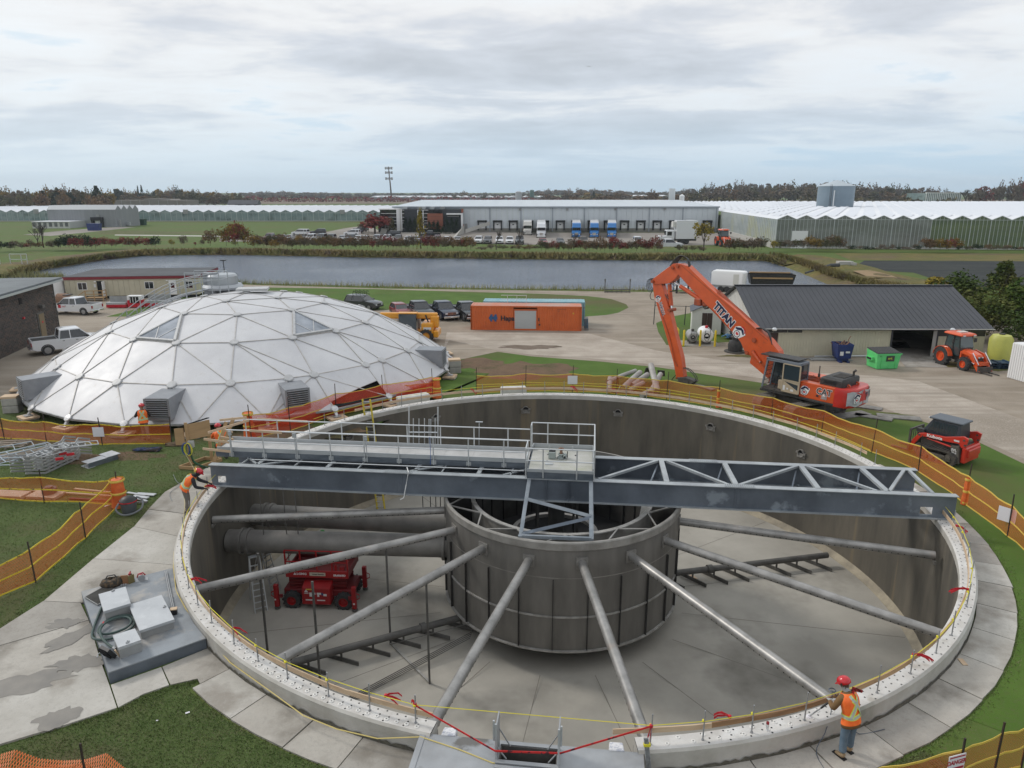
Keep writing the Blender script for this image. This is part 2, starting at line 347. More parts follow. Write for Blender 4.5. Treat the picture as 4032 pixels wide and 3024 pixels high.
def water_mat():
 m=bpy.data.materials.new('pond_water');m.use_nodes=True;nt=m.node_tree;N=nt.nodes;L=nt.links;b=N['Principled BSDF']
 b.inputs['Base Color'].default_value=(.115,.145,.2,1);b.inputs['Roughness'].default_value=.12;b.inputs['Specular IOR Level'].default_value=.5;b.inputs['IOR'].default_value=1.33
 geo=N.new('ShaderNodeNewGeometry');mp=N.new('ShaderNodeMapping');L.new(geo.outputs['Position'],mp.inputs[0]);mp.inputs['Scale'].default_value=(.9,1.6,1);mp.inputs['Rotation'].default_value=(0,0,.15)
 n=N.new('ShaderNodeTexNoise');n.inputs['Scale'].default_value=1.1;n.inputs['Detail'].default_value=6;n.inputs['Roughness'].default_value=.7;L.new(mp.outputs[0],n.inputs[0])
 n2=N.new('ShaderNodeTexNoise');n2.inputs['Scale'].default_value=.06;n2.inputs['Detail'].default_value=3;L.new(geo.outputs['Position'],n2.inputs[0])
 st=N.new('ShaderNodeMapRange');st.inputs[1].default_value=.35;st.inputs[2].default_value=.65;st.inputs[3].default_value=.35;st.inputs[4].default_value=.9;L.new(n2.outputs[0],st.inputs[0])
 bn=N.new('ShaderNodeBump');bn.inputs['Distance'].default_value=.25;L.new(st.outputs[0],bn.inputs['Strength']);L.new(n.outputs[0],bn.inputs['Height']);L.new(bn.outputs[0],b.inputs['Normal']);MATS['pond_water']=m;return m
bI('pond_water',c8+pond_near,water_mat(),.028)
def bank(name,line,bK,mat,seed=1,jit=.12,cR=6,close=False):
 0
 rr=random.Random(seed);pts=[]
 for i in RG(len(line)-1):
  for k in RG(cR):pts.append(le(line[i],line[i+1],k/cR))
 pts.append(V0(line[-1]));rows=[]
 for i,p in EN(pts):
  d=(pts[min(i+1,len(pts)-1)]-pts[max(i-1,0)]);d.z=0;d.normalize();nn=V0((-d.y,d.x,0))
  rows.append([p+nn*(o_+ru(rr,-.3,.3)*(0 if k in(0,)else 1))+V0((0,0,z_+ru(rr,-jit,jit)*(0 if k in(0,len(bK)-1)else 1)))for k,(o_,z_)in EN(bK)])
 mb=MB();vs=[q for r_ in rows for q in r_];n=len(bK);mb.add(vs,[(i*n+k,i*n+k+1,(i+1)*n+k+1,(i+1)*n+k)for i in RG(len(rows)-1)for k in RG(n-1)])
 o=mb.mk(name,mat,None,fx=0,sm='full',bj='structure')
 if sum(p.normal.z for p in o.data.polygons)<0:o.data.flip_normals()
 return o
bK=[(-.5,-.1),(.5,.3),(1.8,.55),(3.4,.8),(5.5,.85),(8.5,.75),(12,-.05)]
bank('pond_bank',c8[:13],bK,cD,2)
bank('pond_bank',c8[11:]+[V0((47,86,0))],[(-.4,-.1),(1.2,.45),(3.,1.),(5.,1.3),(7.5,1.35),(11,.7),(15,-.05)],cD,3,.2)
mb=MB()
bI('dark_field',[G(Zd(700,930)),G(Zd(820,855)),G(Zd(2300,862)),G(Zd(2500,1100)),G(Zd(1700,1100)),G(Zd(1250,960))],eB,.02)
bI('rough_strip',[G(Zd(560,790)),G(Zd(2400,795)),G(Zd(2400,862)),G(Zd(700,850))],cD,.024)
bI('rough_strip',[G(Zd(640,880)),G(Zd(1250,1000)),G(Zd(1700,1090)),G(Zd(1650,1250)),G(Zd(1300,1230)),G(Zd(600,1130))],cD,.026)
tp=[G(Zd(720,950),1.3),G(Zd(870,940),1.3),G(Zd(1060,990),1.2),G(Zd(1320,1108),.9),G(Zd(1380,1180),.6),G(Zd(1120,1180),.6),G(Zd(1000,1080),.9),G(Zd(870,1010),1.2)]
mb=MB();n=len(tp);mb.add([(p.x,p.y,p.z+.12)for p in tp],[(0,1,2,7),(7,2,3,6),(6,3,4,5)]);o=mb.mk('dirt_track',bR('tan_track',(.3,.21,.12),(.24,.17,.1),(.14,.13,.05),(.34,.25,.15),s=(.5,6,.2,10)),None,bj='structure')
bI('far_road',[G(Za(1000,628)),G(Za(2212,640)),G(Zb(0,642)),G(Zb(0,654)),G(Za(2212,650)),G(Za(1000,635))],M('pale_road',(.5,.48,.44),(.42,.4,.36),bc=.1,ba=.9,wo=1),.02)
bI('far_track',[G(Za(200,628)),G(Za(600,590)),G(Za(1000,562)),G(Za(1200,560)),G(Za(950,590)),G(Za(620,622)),G(Za(440,640))],d7,.02)
lot=[G(Zb(-300,655)),G(Zb(0,653)),G(Zb(600,612)),G(Zb(780,575)),G(Zb(1000,545)),G(Zb(1100,600)),G(Zb(1800,600)),G(Zb(2212,608)),G(Zc(1820,612)),G(Zc(2150,690)),G(Zc(1990,718)),G(Zc(1500,722)),G(Zc(0,716)),G(Zb(2100,710)),G(Zb(1000,692)),G(Zb(0,688)),G(Zb(-300,690))]
bI('parking_lot',lot,d7,.03)
bI('bare_field',[G(Zb(-500,327)),G(Zc(2212,330)),G(Zd(2300,320)),G(Zd(2300,345)),G(Zc(2212,350)),G(Zb(-500,362))],eA,.05)
bI('dry_verge',[G(Za(1000,590)),G(Za(1500,600)),G(Za(2000,625)),G(Za(1000,625)),G(Za(820,612))],bR('dry_grass',(.15,.12,.06),(.1,.11,.04),(.08,.1,.03),(.2,.16,.1),s=(.06,.6,.01,3),bs=.2),.015)
ring=tag(ON('path',None),bj='structure');LK(ring);WM[ring.name]=Matrix.Identity(4)
rs=random.Random(5)
def slab(pts,zt=.05,mat=None,gap=.02):
 c=sum((V0(p)for p in pts),V0())/len(pts);q=[]
 for p in pts:
  d=(V0(p)-c);q.append(V0(p)-d.normalized()*gap)
 mb=MB().prism([(p.x,p.y)for p in q],-.05,zt+rs.uniform(-.008,.008));return mb.mk('slab',mat or rs.choice(cE),ring)
a=-131.
while a<14:
 b_=a+rs.choice((5.6,6.2,6.6));slab([CR(14.79,a),CR(15.3,a),CR(15.85+rs.uniform(-.05,.05),a),CR(15.87,(a+b_)/2),CR(15.85,b_),CR(14.79,b_),CR(14.79,(a+b_)/2)],mat=cE[rs.choice((0,0,1,2))]);a=b_
S=[[CR(14.79,165),G(Ze(1810,1000)),G(Ze(1440,1215)),CR(14.79,177.5),CR(14.79,171)],[CR(14.79,177.5),G(Ze(1440,1215)),G(Ze(1290,1370)),CR(14.79,-174),CR(14.79,-178)],[CR(14.79,-174),G(Ze(1290,1370)),G(Ze(1165,1520)),CR(14.79,-166.5),CR(14.79,-170)],[CR(14.79,-166.5),G(Ze(1165,1520)),G(Zi(690,120)),CR(14.79,-158),CR(14.79,-162)],[CR(14.79,-158),G(Zi(690,120)),G(Zi(320,435)),V0((-13.5,20.1,0)),V0((-11.27,21.74,0)),CR(14.79,-155)],[G(Zi(320,435)),G(Zi(-10,645)),G(Zi(-10,768)),G(Zi(660,575)),V0((-13.5,20.1,0))],[G(Zi(-10,768)),G(Zi(-10,1148)),G(Zi(750,885)),G(Zi(660,575))],[G(Zi(-10,1148)),G(Zi(-10,1500)),G(Zi(500,1350)),G(Zi(870,1225)),G(Zi(815,1055)),G(Zi(750,885))],[G(Zi(815,1055)),G(Zi(870,1225)),G(Zi(1060,1125)),G(Zi(1255,1055)),G(Zi(1195,920))],[G(Zi(1195,920)),G(Zi(1255,1055)),G(Zi(1460,1010)),CR(15.6,-131),CR(14.79,-131),CR(14.79,-136.2)],[G(Zi(-10,645)),G(Zi(-420,900)),G(Zi(-420,1060)),G(Zi(-10,768))],[G(Zi(-10,768)),G(Zi(-420,1060)),G(Zi(-420,1320)),G(Zi(-10,1148))],[G(Zi(-10,1148)),G(Zi(-420,1320)),G(Zi(-420,1640)),G(Zi(-10,1500))]]
for i,p in EN(S):slab(p,mat=cE[(0,2,0,1,0,2,0,1,1,0,0,1,0)[i]])
eD=M('damp_patch',(.17,.16,.145),(.22,.205,.18),bc=2,ba=.6)
for i,(c,rx,ry,ro)in EN(((Zi(530,690),.3,.78,-.55),(Zi(590,880),.72,.36,.2),(Zi(480,590),.5,.25,.1),(Zi(150,1040),1.1,.42,.35),(Zi(420,1290),.5,.35,.3))):blob('damp_patch',G(c,.06),rx,ry,eD,.0605+.0005*i,n=30,rot=ro,seed=30+i,rag=.28)
mb=MB();rb=random.Random(9);vs=[];n=420
for i in RG(n+1):
 aa=-176+i*(196/n)
 vs.append(CR(14.795,aa,.0));vs.append(CR(14.795,aa,.09+rb.uniform(0,.09)))
mb.add(vs,[(2*i,2*i+2,2*i+3,2*i+1)for i in RG(n)if not(-107<-176+i*(196/n)<-86)]);mb.mk('damp_band',M('mossy_band',(.075,.07,.055),(.14,.13,.1),bc=8,ba=.95),None,fx=0,bj='structure')
TC=V0((2.07,28.03,0));RO=14.77;RI=14.27;bL=.57;FZ=-4.7
def TP(r,deg,z=.0):return V0((TC.x+r*cos(R(deg)),TC.y+r*sin(R(deg)),z))
d8=M('rim_concrete',(.5,.485,.45),(.38,.36,.32),bc=1.1,ba=.85,bs=.4,bO=9,c3=(.2,.21,.17),by=.5,lo3=.6,hi3=.72,bG=.7)
eE=M('rim_top_concrete',(.66,.65,.63),(.52,.5,.47),bc=1.6,ba=.85,bs=.3,bO=12,c3=(.36,.33,.28),by=1.3,lo3=.58,hi3=.7,bG=.7)
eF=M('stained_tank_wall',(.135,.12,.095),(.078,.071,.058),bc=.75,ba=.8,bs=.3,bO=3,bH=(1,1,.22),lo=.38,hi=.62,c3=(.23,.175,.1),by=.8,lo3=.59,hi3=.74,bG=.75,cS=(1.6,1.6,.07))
eG=M('tank_floor_concrete',(.44,.415,.365),(.33,.31,.27),bc=.3,ba=.8,bs=.15,bO=4,lo=.38,hi=.66,c3=(.13,.12,.1),by=.16,lo3=.57,hi3=.72,bG=.75,wo=1)
eH=M('cove_mortar',(.4,.35,.26),(.25,.22,.17),bc=1.4,ba=.85)
bD=M('dark_void',(.012,.012,.013),ba=.95)
G0,G1=-105.5,-87.2
tank=bd('concrete_tank','large round concrete clarifier tank sunk in the ground, drained, with pale rim','tank',TC)
mb=MB();mb.m=0
a0,a1=R(G1),R(G0+360)
mb.la([(RO-.06,bL),(RO,bL-.05),(RO,-.02)],TC,150,a0=a0,a1=a1)
mb.mk('outer_face',d8,tank,wo=1,sm=1,fx=0)
mb=MB();mb.la([(RI,bL-.04),(RI+.04,bL),(RO-.06,bL)],TC,150,a0=a0,a1=a1);mb.mk('rim_top',eE,tank,wo=1,sm=1,fx=0)
mb=MB();mb.la([(RI+.06,.27),(RI,.3),(RI,bL-.04)],TC,150,a0=a0,a1=a1)
for g in(G0,G1):
 p=[TP(RI,g,bL-.04),TP(RO,g,bL-.04),TP(RO,g,-.1),TP(RI,g,-.1)];mb.poly(p)
mb.mk('rim_inner_band',d8,tank,wo=1,sm=1,fx=0)
mb=MB();mb.la([(RI-.02,FZ),(RI-.02,.03),(RI-.02,.3),(RI+.06,.3)],TC,150,a0=a0,a1=a1)
mb.la([(RI-.02,FZ),(RI-.02,.1),(RO,.1),(RO,-.1)],TC,16,a0=R(G0),a1=R(G1))
mb.mk('inner_wall',eF,tank,wo=1,sm=1,fx=0)
mb=MB();mb.la([(.01,FZ-.35),(4,FZ-.16),(7,FZ),(RI+.1,FZ)],TC,96);mb.mk('tank_floor',eG,tank,wo=1,sm=1,fx=0)
mb=MB();mb.la([(RI-.3,FZ+.004),(RI-.1,FZ+.1),(RI-.02,FZ+.24)],TC,120);mb.mk('cove',eH,tank,wo=1,sm=1,fx=0)
mb=MB()
for k in RG(16):
 a=11+22.5*k;mb.be(TP(5.2,a,FZ+.001),TP(13.9,a,FZ+.003),.022,.004)
mb.mk('floor_joint',M('joint_dark',(.2,.185,.16),ba=.9),tank,wo=1,bj='stuff')
mb=MB();random.seed(3)
for i in RG(0,330):
 a=-81+i*1.02-0
 for r_,off in((14.36,0),(14.52,.5),(14.66,.2)):
  if r_>14.6 and i%2:continue
  aa=a+off+random.uniform(-.07,.07)
  d=((aa+180)%360)-180
  if G0-1<d<G1+1:continue
  p=TP(r_+random.uniform(-.015,.015),aa,bL+.003)
  n=6;s=.024
  mb.poly([p+V0((s*cos(q*PI/3),s*sin(q*PI/3),0))for q in RG(n)])
mb.mk('drilled_hole',bD,tank,wo=1,bj='stuff',fx=0)
mb=MB()
for k in RG(26):
 a=-107-1.02*k;p=TP(14.6 if k<22 else 14.45,a,bL);mb.la([(.06,0),(.055,.018),(.03,.022),(.02,.008)],p,8)
for k in RG(16):
 a=-84.5+1.2*k;p=TP(14.4 if k%2 else 14.56,a,bL);mb.la([(.055,0),(.05,.015),(.02,.015)],p,8)
mb.mk('grout_collar',M('grout_white',(.72,.71,.68),ba=.8),tank,wo=1,bj='stuff')
dO=M('worn_steel',(.3,.29,.27),(.18,.17,.155),bc=3,ba=.55,bq=.25,bs=.2,bO=8)
for k,a in EN((4.8,27.3,49.8,72.3,95,117.5,140,162.5)):
 c=TP(RI-.03,a,-.33);bZ=V0((-cos(R(a)),-sin(R(a)),0));side=V0((-bZ.y,bZ.x,0))
 mb=MB();mb.X=MT_(c)@Matrix(((side.x,0,bZ.x,0),(side.y,0,bZ.y,0),(0,1,0,0),(0,0,0,1)))
 mb.la([(.2,.0),(.2,.1),(.165,.1),(.165,-.0)],n=18)
 mb.box((0,-.14,.02),(.52,.24,.03));mb.box((-.24,.0,.05),(.1,.09,.1));mb.box((.24,.0,.05),(.1,.09,.1))
 mb.m=1;mb.la([(.0001,.02),(.165,.02)],n=18)
 mb.mk('wall_sleeve',[dO,bD],tank,wo=1)
eI=M('drum_steel',(.215,.205,.188),(.15,.143,.131),bc=1.,ba=.55,bq=.35,bs=.12,bO=5,bH=(1.5,1.5,.35),c3=(.3,.285,.255),by=.7,lo3=.58,hi3=.78,bG=.4,cS=(2,2,.12))
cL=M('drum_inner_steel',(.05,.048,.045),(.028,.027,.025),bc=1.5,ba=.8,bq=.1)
dP=M('drum_band',(.34,.325,.3),(.21,.2,.18),bc=1.6,ba=.6,bq=.25,bs=.1)
dh=M('pale_angle_steel',(.42,.41,.39),(.28,.27,.25),bc=4,ba=.6,bq=.2)
bN=bd('steel_drum','dark round steel stilling drum hanging in the middle of the tank','drum',TC)
RD=4.85
mb=MB();mb.la([(RD,-3.85),(RD,.26)],TC,72);mb.mk('shell',eI,bN,wo=1,sm=1,fx=0)
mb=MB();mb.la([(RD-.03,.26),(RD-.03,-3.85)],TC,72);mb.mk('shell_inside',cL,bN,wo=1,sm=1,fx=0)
mb=MB();mb.la([(RD+.03,.2),(RD+.06,.24),(RD+.06,.5),(RD+.03,.54),(RD-.05,.54),(RD-.05,.26)],TC,72);mb.mk('rim_band',dP,bN,wo=1,sm=1,fx=0)
for zz,rr in((-2.45,.05),(-3.86,.09)):
 mb=MB();mb.la([(RD,zz-.03),(RD+rr,zz-.03),(RD+rr,zz+.03),(RD,zz+.03)],TC,72);mb.mk('stiffener_ring',dh,bN,wo=1)
mb=MB();mb.la([(RD+.012,-.9),(RD+.012,-.86)],TC,72);mb.mk('weld_seam',dP,bN,wo=1)
for k in RG(24):
 a=-172+15*k
 mb=MB();mb.be(TP(RD+.045,a,-3.83),TP(RD+.045,a,-.95),.02,.09,up=(cos(R(a)),sin(R(a)),0));mb.mk('stiffener_rib',cL,bN,wo=1)
mb=MB();mb.la([(RD-.04,-3.84),(4.3,-3.95),(2.4,-4.35),(2.35,-4.5)],TC,60);mb.mk('bottom_cone',cL,bN,wo=1,sm=1,fx=0)
RW=3.75
mb=MB();mb.la([(RW,.28),(RW,-2.6)],TC,60);mb.mk('inner_well_outside',dP,bN,wo=1,sm=1,fx=0)
mb=MB();mb.la([(RW-.04,-2.6),(RW-.04,.28),(RW,.28)],TC,60);mb.mk('inner_well_inside',cL,bN,wo=1,sm=1,fx=0)
mb=MB();mb.la([(RW-.12,.3),(RW+.05,.3),(RW+.05,.25),(RW-.12,.25)],TC,60,);mb.mk('inner_well_lip',dh,bN,wo=1)
mb=MB();mb.la([(1.62,-1.1),(1.8,-1.1),(1.8,-1.25),(1.62,-1.25),(1.62,-1.1)],TC+V0((-.3,-.6,0)),40);mb.mk('inner_ring',M('ring_steel',(.3,.29,.275),ba=.6),bN,wo=1)
mb=MB();mb.la([(.01,-2.2),(RW-.05,-2.2)],TC,40);mb.mk('well_floor',bD,bN,wo=1,fx=0)
for k in RG(30):
 mb=MB();a=12*k;mb.be(TP(RW-.07,a,-2.3),TP(RW-.07,a,.2),.03,.04,up=(cos(R(a)),sin(R(a)),0));mb.mk('well_rib',bD,bN,wo=1)
nz=24
for k in RG(nz):
 a=-90+360/nz*k;b=a+360/nz
 p,q=(TP(RW+.03,a,.29),TP(RD-.06,b,.33))if k%2==0 else(TP(RD-.06,a,.33),TP(RW+.03,b,.29))
 mb=MB();mb.be(p,q,.05,.05);mb.mk('lip_brace',dh,bN,wo=1)
mb=MB();mb.cyl((TC.x-.2,TC.y,-.8),.35,3.4,20);mb.mk('center_column',cL,bN,wo=1)
for s_ in(-1,1):
 for t_ in(-1,1):
  mb=MB();mb.be(TC+V0((s_*.8-.2,t_*.8,-1.9)),TC+V0((s_*.8-.2,t_*.8,.9)),.09,.09);mb.mk('cage_post',cL,bN,wo=1)
mb=MB();p=[G(Zg(1165,1330),.25),G(Zg(1265,1330),.25),G(Zg(1225,1400),.0),G(Zg(1140,1440),-.2)];mb.extr(p,(0,0,.02));mb.mk('loose_plate',M('plate_white',(.62,.6,.56),ba=.6),bN,wo=1)
eJ=M('galvanised_pipe',(.36,.35,.335),(.22,.215,.205),bc=1.6,ba=.42,bq=.45,bs=.15,bO=7,bH=(1,1,1),c3=(.36,.25,.17),by=1.2,lo3=.6,hi3=.74,bG=.35)
plabels={-175:'dark perforated pipe nearest the big feed pipes at the left',-152.5:'perforated pipe passing just over the red scissor lift',-130:'long perforated pipe second in front of the scissor lift',-107.5:'perforated pipe ending at the left edge of the rim notch',-85:'perforated pipe ending at the right edge of the rim notch',-62.5:'perforated pipe whose outer end is behind the near worker',-40:'perforated pipe crossing above the right scraper arm',-17.5:'uppermost perforated pipe on the right, ending high on the wall'}
for a,be in plabels.items():
 A_=TP(RD+.02,a,-.27);B_=TP(RI-(.28 if a==-17.5 else .06),a,-.31)
 rt=bd('launder_pipe',be,'pipe',TP(RD+.02,a,-.3),0,'perforated pipes between drum and tank wall')
 mb=MB();mb.tu([A_,le(A_,B_,.33),le(A_,B_,.66),B_],.155,16);mb.mk('pipe_body',eJ,rt,wo=1,sm=1)
 bZ=V0((cos(R(a)),sin(R(a)),0));side=V0((-bZ.y,bZ.x,0))
 mb=MB();mb.be(A_-bZ*.02,A_+bZ*.03,.42,.46);mb.mk('end_plate',dO,rt,wo=1)
 mb=MB();
 for s_ in(-1,1):
  for k in RG(40):
   c=le(A_,B_,.04+.92*k/39)+side*s_*.146+V0((0,0,-.055));
   mb.be(c,c+side*s_*.004+V0((0,0,-.001)),.035,.035)
 mb.mk('perforation',bD,rt,wo=1,bj='stuff')
 mb=MB();mb.be(B_-bZ*.04+V0((0,0,-.2)),B_+bZ*.02+V0((0,0,-.2)),.45,.14);mb.mk('saddle',dO,rt,wo=1)
d9=M('feed_pipe_steel',(.26,.25,.23),(.18,.17,.16),bc=1.1,ba=.6,bq=.3,bs=.1,bO=6)
for(A_,B_,be)in((V0((-2.6,27.6,-1.9)),V0((-12.1,28.1,-1.9)),'near one of the two thick feed pipes joining drum and left wall'),(V0((-2.5,29.6,-1.9)),V0((-11.95,30.7,-1.9)),'rear one of the two thick feed pipes joining drum and left wall')):
 rt=bd('feed_pipe',be,'pipe',A_,0,'thick feed pipes at the left of the drum')
 mb=MB();mb.tu([A_,le(A_,B_,.5),B_],.48,28);mb.mk('pipe_body',d9,rt,wo=1,sm=1)
 for t in(.02,.9,.93):
  mb=MB();mb.tu([le(A_,B_,t),le(A_,B_,t+.012)],.6 if t<.1 else .56,28);mb.mk('flange',d9,rt,wo=1,sm=1)
bE=M('rake_steel',(.15,.145,.135),(.09,.087,.08),bc=2,ba=.7,bq=.2)
def rake(a,b,be,n,sq):
 a=V0(a);b=V0(b);d=(b-a).normalized();sd=V0((-d.y,d.x,0))
 rt=bd('scraper_arm',be,'scraper arm',(a.x,a.y,FZ),0,'scraper arms lying on the tank floor')
 mb=MB();mb.tu([a,le(a,b,.5),b],.14,14);mb.mk('arm_pipe',bE,rt,wo=1,sm=1)
 mb=MB();mb.tu([le(a,b,.47),le(a,b,.49)],.2,16);mb.mk('arm_flange',bE,rt,wo=1,sm=1)
 for k in RG(n):
  c=le(a,b,(k+.5)/n);c.z=FZ+.09
  e=(d*cos(R(sq))+sd*sin(R(sq)))
  mb=MB();mb.be(c-e*.75,c+e*.75,.05,.17);mb.mk('scraper_blade',bE,rt,wo=1)
  mb=MB();mb.be(c,c+V0((0,0,.5)),.07,.07);mb.mk('blade_hanger',bE,rt,wo=1)
rake(TP(1.6,-150,-4.2),(-8.1,22.95,-4.2),'left scraper arm with slanted blades lying on the shaded floor',8,-48)
rake(TP(1.6,20,-4.2),(15.,31.1,-4.2),'right scraper arm with slanted blades lying on the pale floor',11,-62)
def on_pipe(a,r):return TP(r,a,-.45)
bars=bd('hanger_assembly','thin steel hanger bars with a diagonal strut under the left pipes','frame',(-4.8,24.8,FZ))
for(t,b)in((on_pipe(-152.5,12.),G(Zj(290,815),FZ)),(on_pipe(-130,12.1),G(Zj(680,1070),FZ)),(on_pipe(-152.5,7.5),(-4.77,24.8,FZ)),(on_pipe(-130,7.5),(-2.98,22.46,FZ))):
 b=V0(b);t=V0((b.x,b.y,-.42));mb=MB();mb.be(t,b,.07,.07);mb.mk('hanger_bar',bE,bars,wo=1)
mb=MB();mb.be((-4.77,24.8,FZ+.05),(-2.98,22.46,FZ+.05),.08,.08);mb.mk('diagonal_strut',dh,bars,wo=1)
for i in RG(4):
 rr=random.uniform(-.02,.02)
 mb=MB();mb.tu([G(Zj(1800-i*6,650+i*16),-4.4),G(Zj(860+i*25,1150),FZ+.03)],.018,5);so(mb,'steel_cable',bE,'thin steel cables stretched over the floor in front of the drum','cable',G(Zj(1800,680),-4.4),wo=1,bA='steel cables on the tank floor')
mb=MB();mb.tu([G(Zj(1195,745),FZ+.4),G(Zj(1780,590),-3.7)],.015,5);so(mb,'steel_cable',bE,'single cable running up from the diagonal strut to the drum','cable',G(Zj(1195,745),FZ),wo=1)
for i,x in EN((1468,1535,1582,1622)):
 t=VY(Zf(x,1240),30.5);mb=MB();mb.tu([t,(t.x,t.y,-3.6+.3*(i%2))],.022,5)
 so(mb,'hanger_rod',bE,'thin vertical rods hanging beside the left of the drum','rod',(t.x,t.y,-3.6+.3*(i%2)),wo=1,bA='thin rods hanging by the drum')
for i,x in EN((45,250,352)):
 t=VY(Zf(x,1180),27.8);mb=MB();mb.tu([t,(t.x,t.y,-3.2)],.02,5)
 so(mb,'hanger_rod',bE,'thin vertical rods hanging under the left half of the bridge','rod',(t.x,t.y,-3.2),wo=1,bA='thin rods hanging under the bridge')
BA=V0((-12.6,28.25,0));BB_=V0((16.65,25.,0));BU=(BB_-BA).normalized();BRZ=math.atan2(BU.y,BU.x)
cU=M('galvanised_girder',(.19,.22,.26),(.115,.135,.165),bc=.55,ba=.45,bq=.45,bs=.1,bO=10,lo=.35,hi=.66,c3=(.33,.38,.43),by=.75,lo3=.585,hi3=.66,bG=.75)
di=M('galvanised_flange',(.42,.45,.46),(.3,.32,.34),bc=1.2,ba=.5,bq=.3,bs=.05)
cV=M('galvanised_angle',(.3,.33,.36),(.2,.23,.26),bc=1.5,ba=.5,bq=.35)
bF=M('aluminium_rail',(.62,.64,.65),ba=.35,bq=.5)
b7=M('bolt_grey',(.36,.37,.38),ba=.5,bq=.4)
br=bd('steel_bridge','pair of long galvanised steel girders bridging the whole tank, trussed to the right','bridge',BA,BRZ)
LB=29.43
for off,nm,x0 in((0,'near',0),(2.6,'far',-.1)):
 hole=[.55,1.]if off==0 else None
 mb=MB()
 xs=[x0,.5,1.,LB-1.25,LB-.75,LB]if off==0 else[x0,LB-.3]
 if off==0:
  for a,b,cut in((x0,.28,0),(.28,.64,1),(.64,LB-1.25,0),(LB-1.25,LB-.8,1),(LB-.8,LB,0)):
   if cut:mb.b2((a,off-.015,.61),(b,off+.015,.72));mb.b2((a,off-.015,1.02),(b,off+.015,1.51))
   else:mb.b2((a,off-.015,.61),(b,off+.015,1.51))
 else:mb.b2((x0,off-.015,.61),(LB-.4,off+.015,1.51))
 mb.mk('girder_web',cU,br)
 for z,mt in((1.525,di),(.595,di)):
  mb=MB();mb.box(((x0+LB-(0 if off==0 else .4))/2,off,z),(LB-x0-(0 if off==0 else .4),.3,.028));mb.mk('girder_flange',mt,br)
 for x in(8.05,21.5 if off==0 else 20.5):
  mb=MB();mb.box((x,off,1.547),(1.15,.3,.016));mb.m=0
  for i in RG(14):
   for j in(-.1,-.04,.04,.1):mb.cyl((x-.52+i*.08,off+j,1.56),.016,.03,6)
  for i in RG(14):mb.box((x-.52+i*.08,off-.12,.575),(.02,.03,.02))
  mb.mk('splice_plate',di,br)
  mb=MB();mb.box((x,off-.025,1.06),(.3,.02,.86))
  for i in RG(11):
   for j in(-.07,.07):mb.cyl((x+j,off-.045,.68+i*.075),.015,.03,6,'Y')
  mb.mk('web_splice',cU,br)
 for x in((14.05,14.95)if off==0 else()):
  mb=MB();mb.box((x,off-.075,1.06),(.02,.14,.88));mb.mk('web_stiffener',cU,br)
def bt(name,a,b,w=.14,h=.1,z=1.5,m=di):
 mb=MB();mb.be((a[0],a[1],z),(b[0],b[1],z),w,h);mb.mk(name,m,br)
for xn,xf in((18.76,18.75),(21.4,21.4-.05),(24.46,24.45),(26.98,26.85)):
 bt('cross_beam',(xn,.12),(xf,2.5),.2)
for(xn,xf)in((16.1,18.6),(21.1,18.98),(21.5,24.3),(26.6,24.65),(27.05,28.5),(28.62,28.7)):
 bt('diagonal_brace',(xn,.14),(xf,2.5),.12)
for x in(18.75,21.4,24.4,26.9):
 mb=MB();mb.be((x-.1,2.55,1.4),(x-.6,1.3,.72),.06,.08);mb.mk('knee_brace',cU,br)
 mb=MB();mb.be((x,.1,.68),(x,2.5,.68),.1,.06);mb.mk('lower_strut',cV,br)
for i,x in EN((1.3,2.,3.6,5.,6.3,8.7,9.8,11.3,12.6)):
 bt('cross_beam',(x,.14),(x+.12,2.5),.16 if i in(1,3,5,7)else .05,.05,1.53)
for xn,xf in((2.15,3.6),(2.,1.2),(8.5,9.8),(12.3,13.3)):bt('diagonal_brace',(xn,.14),(xf,.95),.09,.05,1.53)
mb=MB();mb.tu([(1.6,.52,1.6),(7.5,.5,1.6),(13.1,.5,1.6)],.022,6);mb.mk('conduit',bF,br)
mb=MB();mb.tu([(1.6,.58,1.58),(7.5,.57,1.58),(13.1,.57,1.58)],.018,6);mb.mk('conduit',bF,br)
eK=M('deck_concrete_grey',(.47,.465,.455),(.38,.375,.365),bc=1.4,ba=.7,bs=.2,bO=30,c3=(.42,.33,.25),by=1.2,lo3=.66,hi3=.78,bG=.4)
eL=M('platform_deck',(.47,.465,.44),(.4,.4,.35),bc=1.4,ba=.7,bs=.2,bO=30,c3=(.36,.38,.22),by=.9,lo3=.55,hi3=.72,bG=.6)
cW=M('channel_galv',(.17,.195,.225),(.1,.12,.145),bc=1.3,ba=.5,bq=.4,bH=(1,1,3))
bP=M('kick_plate_grey',(.46,.48,.49),(.4,.42,.43),bc=1,ba=.45,bq=.2)
wk=bd('walkway','grey footbridge walkway with handrails running above the left half of the bridge','walkway',BA+V0((-BU.y,BU.x,0))*0+V0((0,0,1.545)),BRZ)
def W_(mb,name,mat,**k):
 mb.v=[(x,y,z-1.545)for x,y,z in mb.v];return mb.mk(name,mat,wk,**k)
for k in RG(11):
 x0=-.1+k*1.22;mb=MB();mb.b2((x0+.004,.9,1.8),(min(x0+1.216,13.24),2.18,1.84));W_(mb,'deck_panel',eK)
mb=MB();mb.b2((-.16,.84,1.545),(13.26,.9,1.795));W_(mb,'side_channel',cW)
mb=MB();mb.b2((-.1,.86,1.8),(13.24,.895,1.98));W_(mb,'toe_board',bP)
mb=MB();mb.b2((-.1,2.185,1.8),(13.24,2.22,1.98));W_(mb,'toe_board',bP)
mb=MB();mb.b2((-.16,2.18,1.545),(13.26,2.24,1.795));W_(mb,'side_channel',cW)
mb=MB();mb.b2((-.2,.88,1.6),(-.13,2.2,1.8));W_(mb,'end_channel',cW)
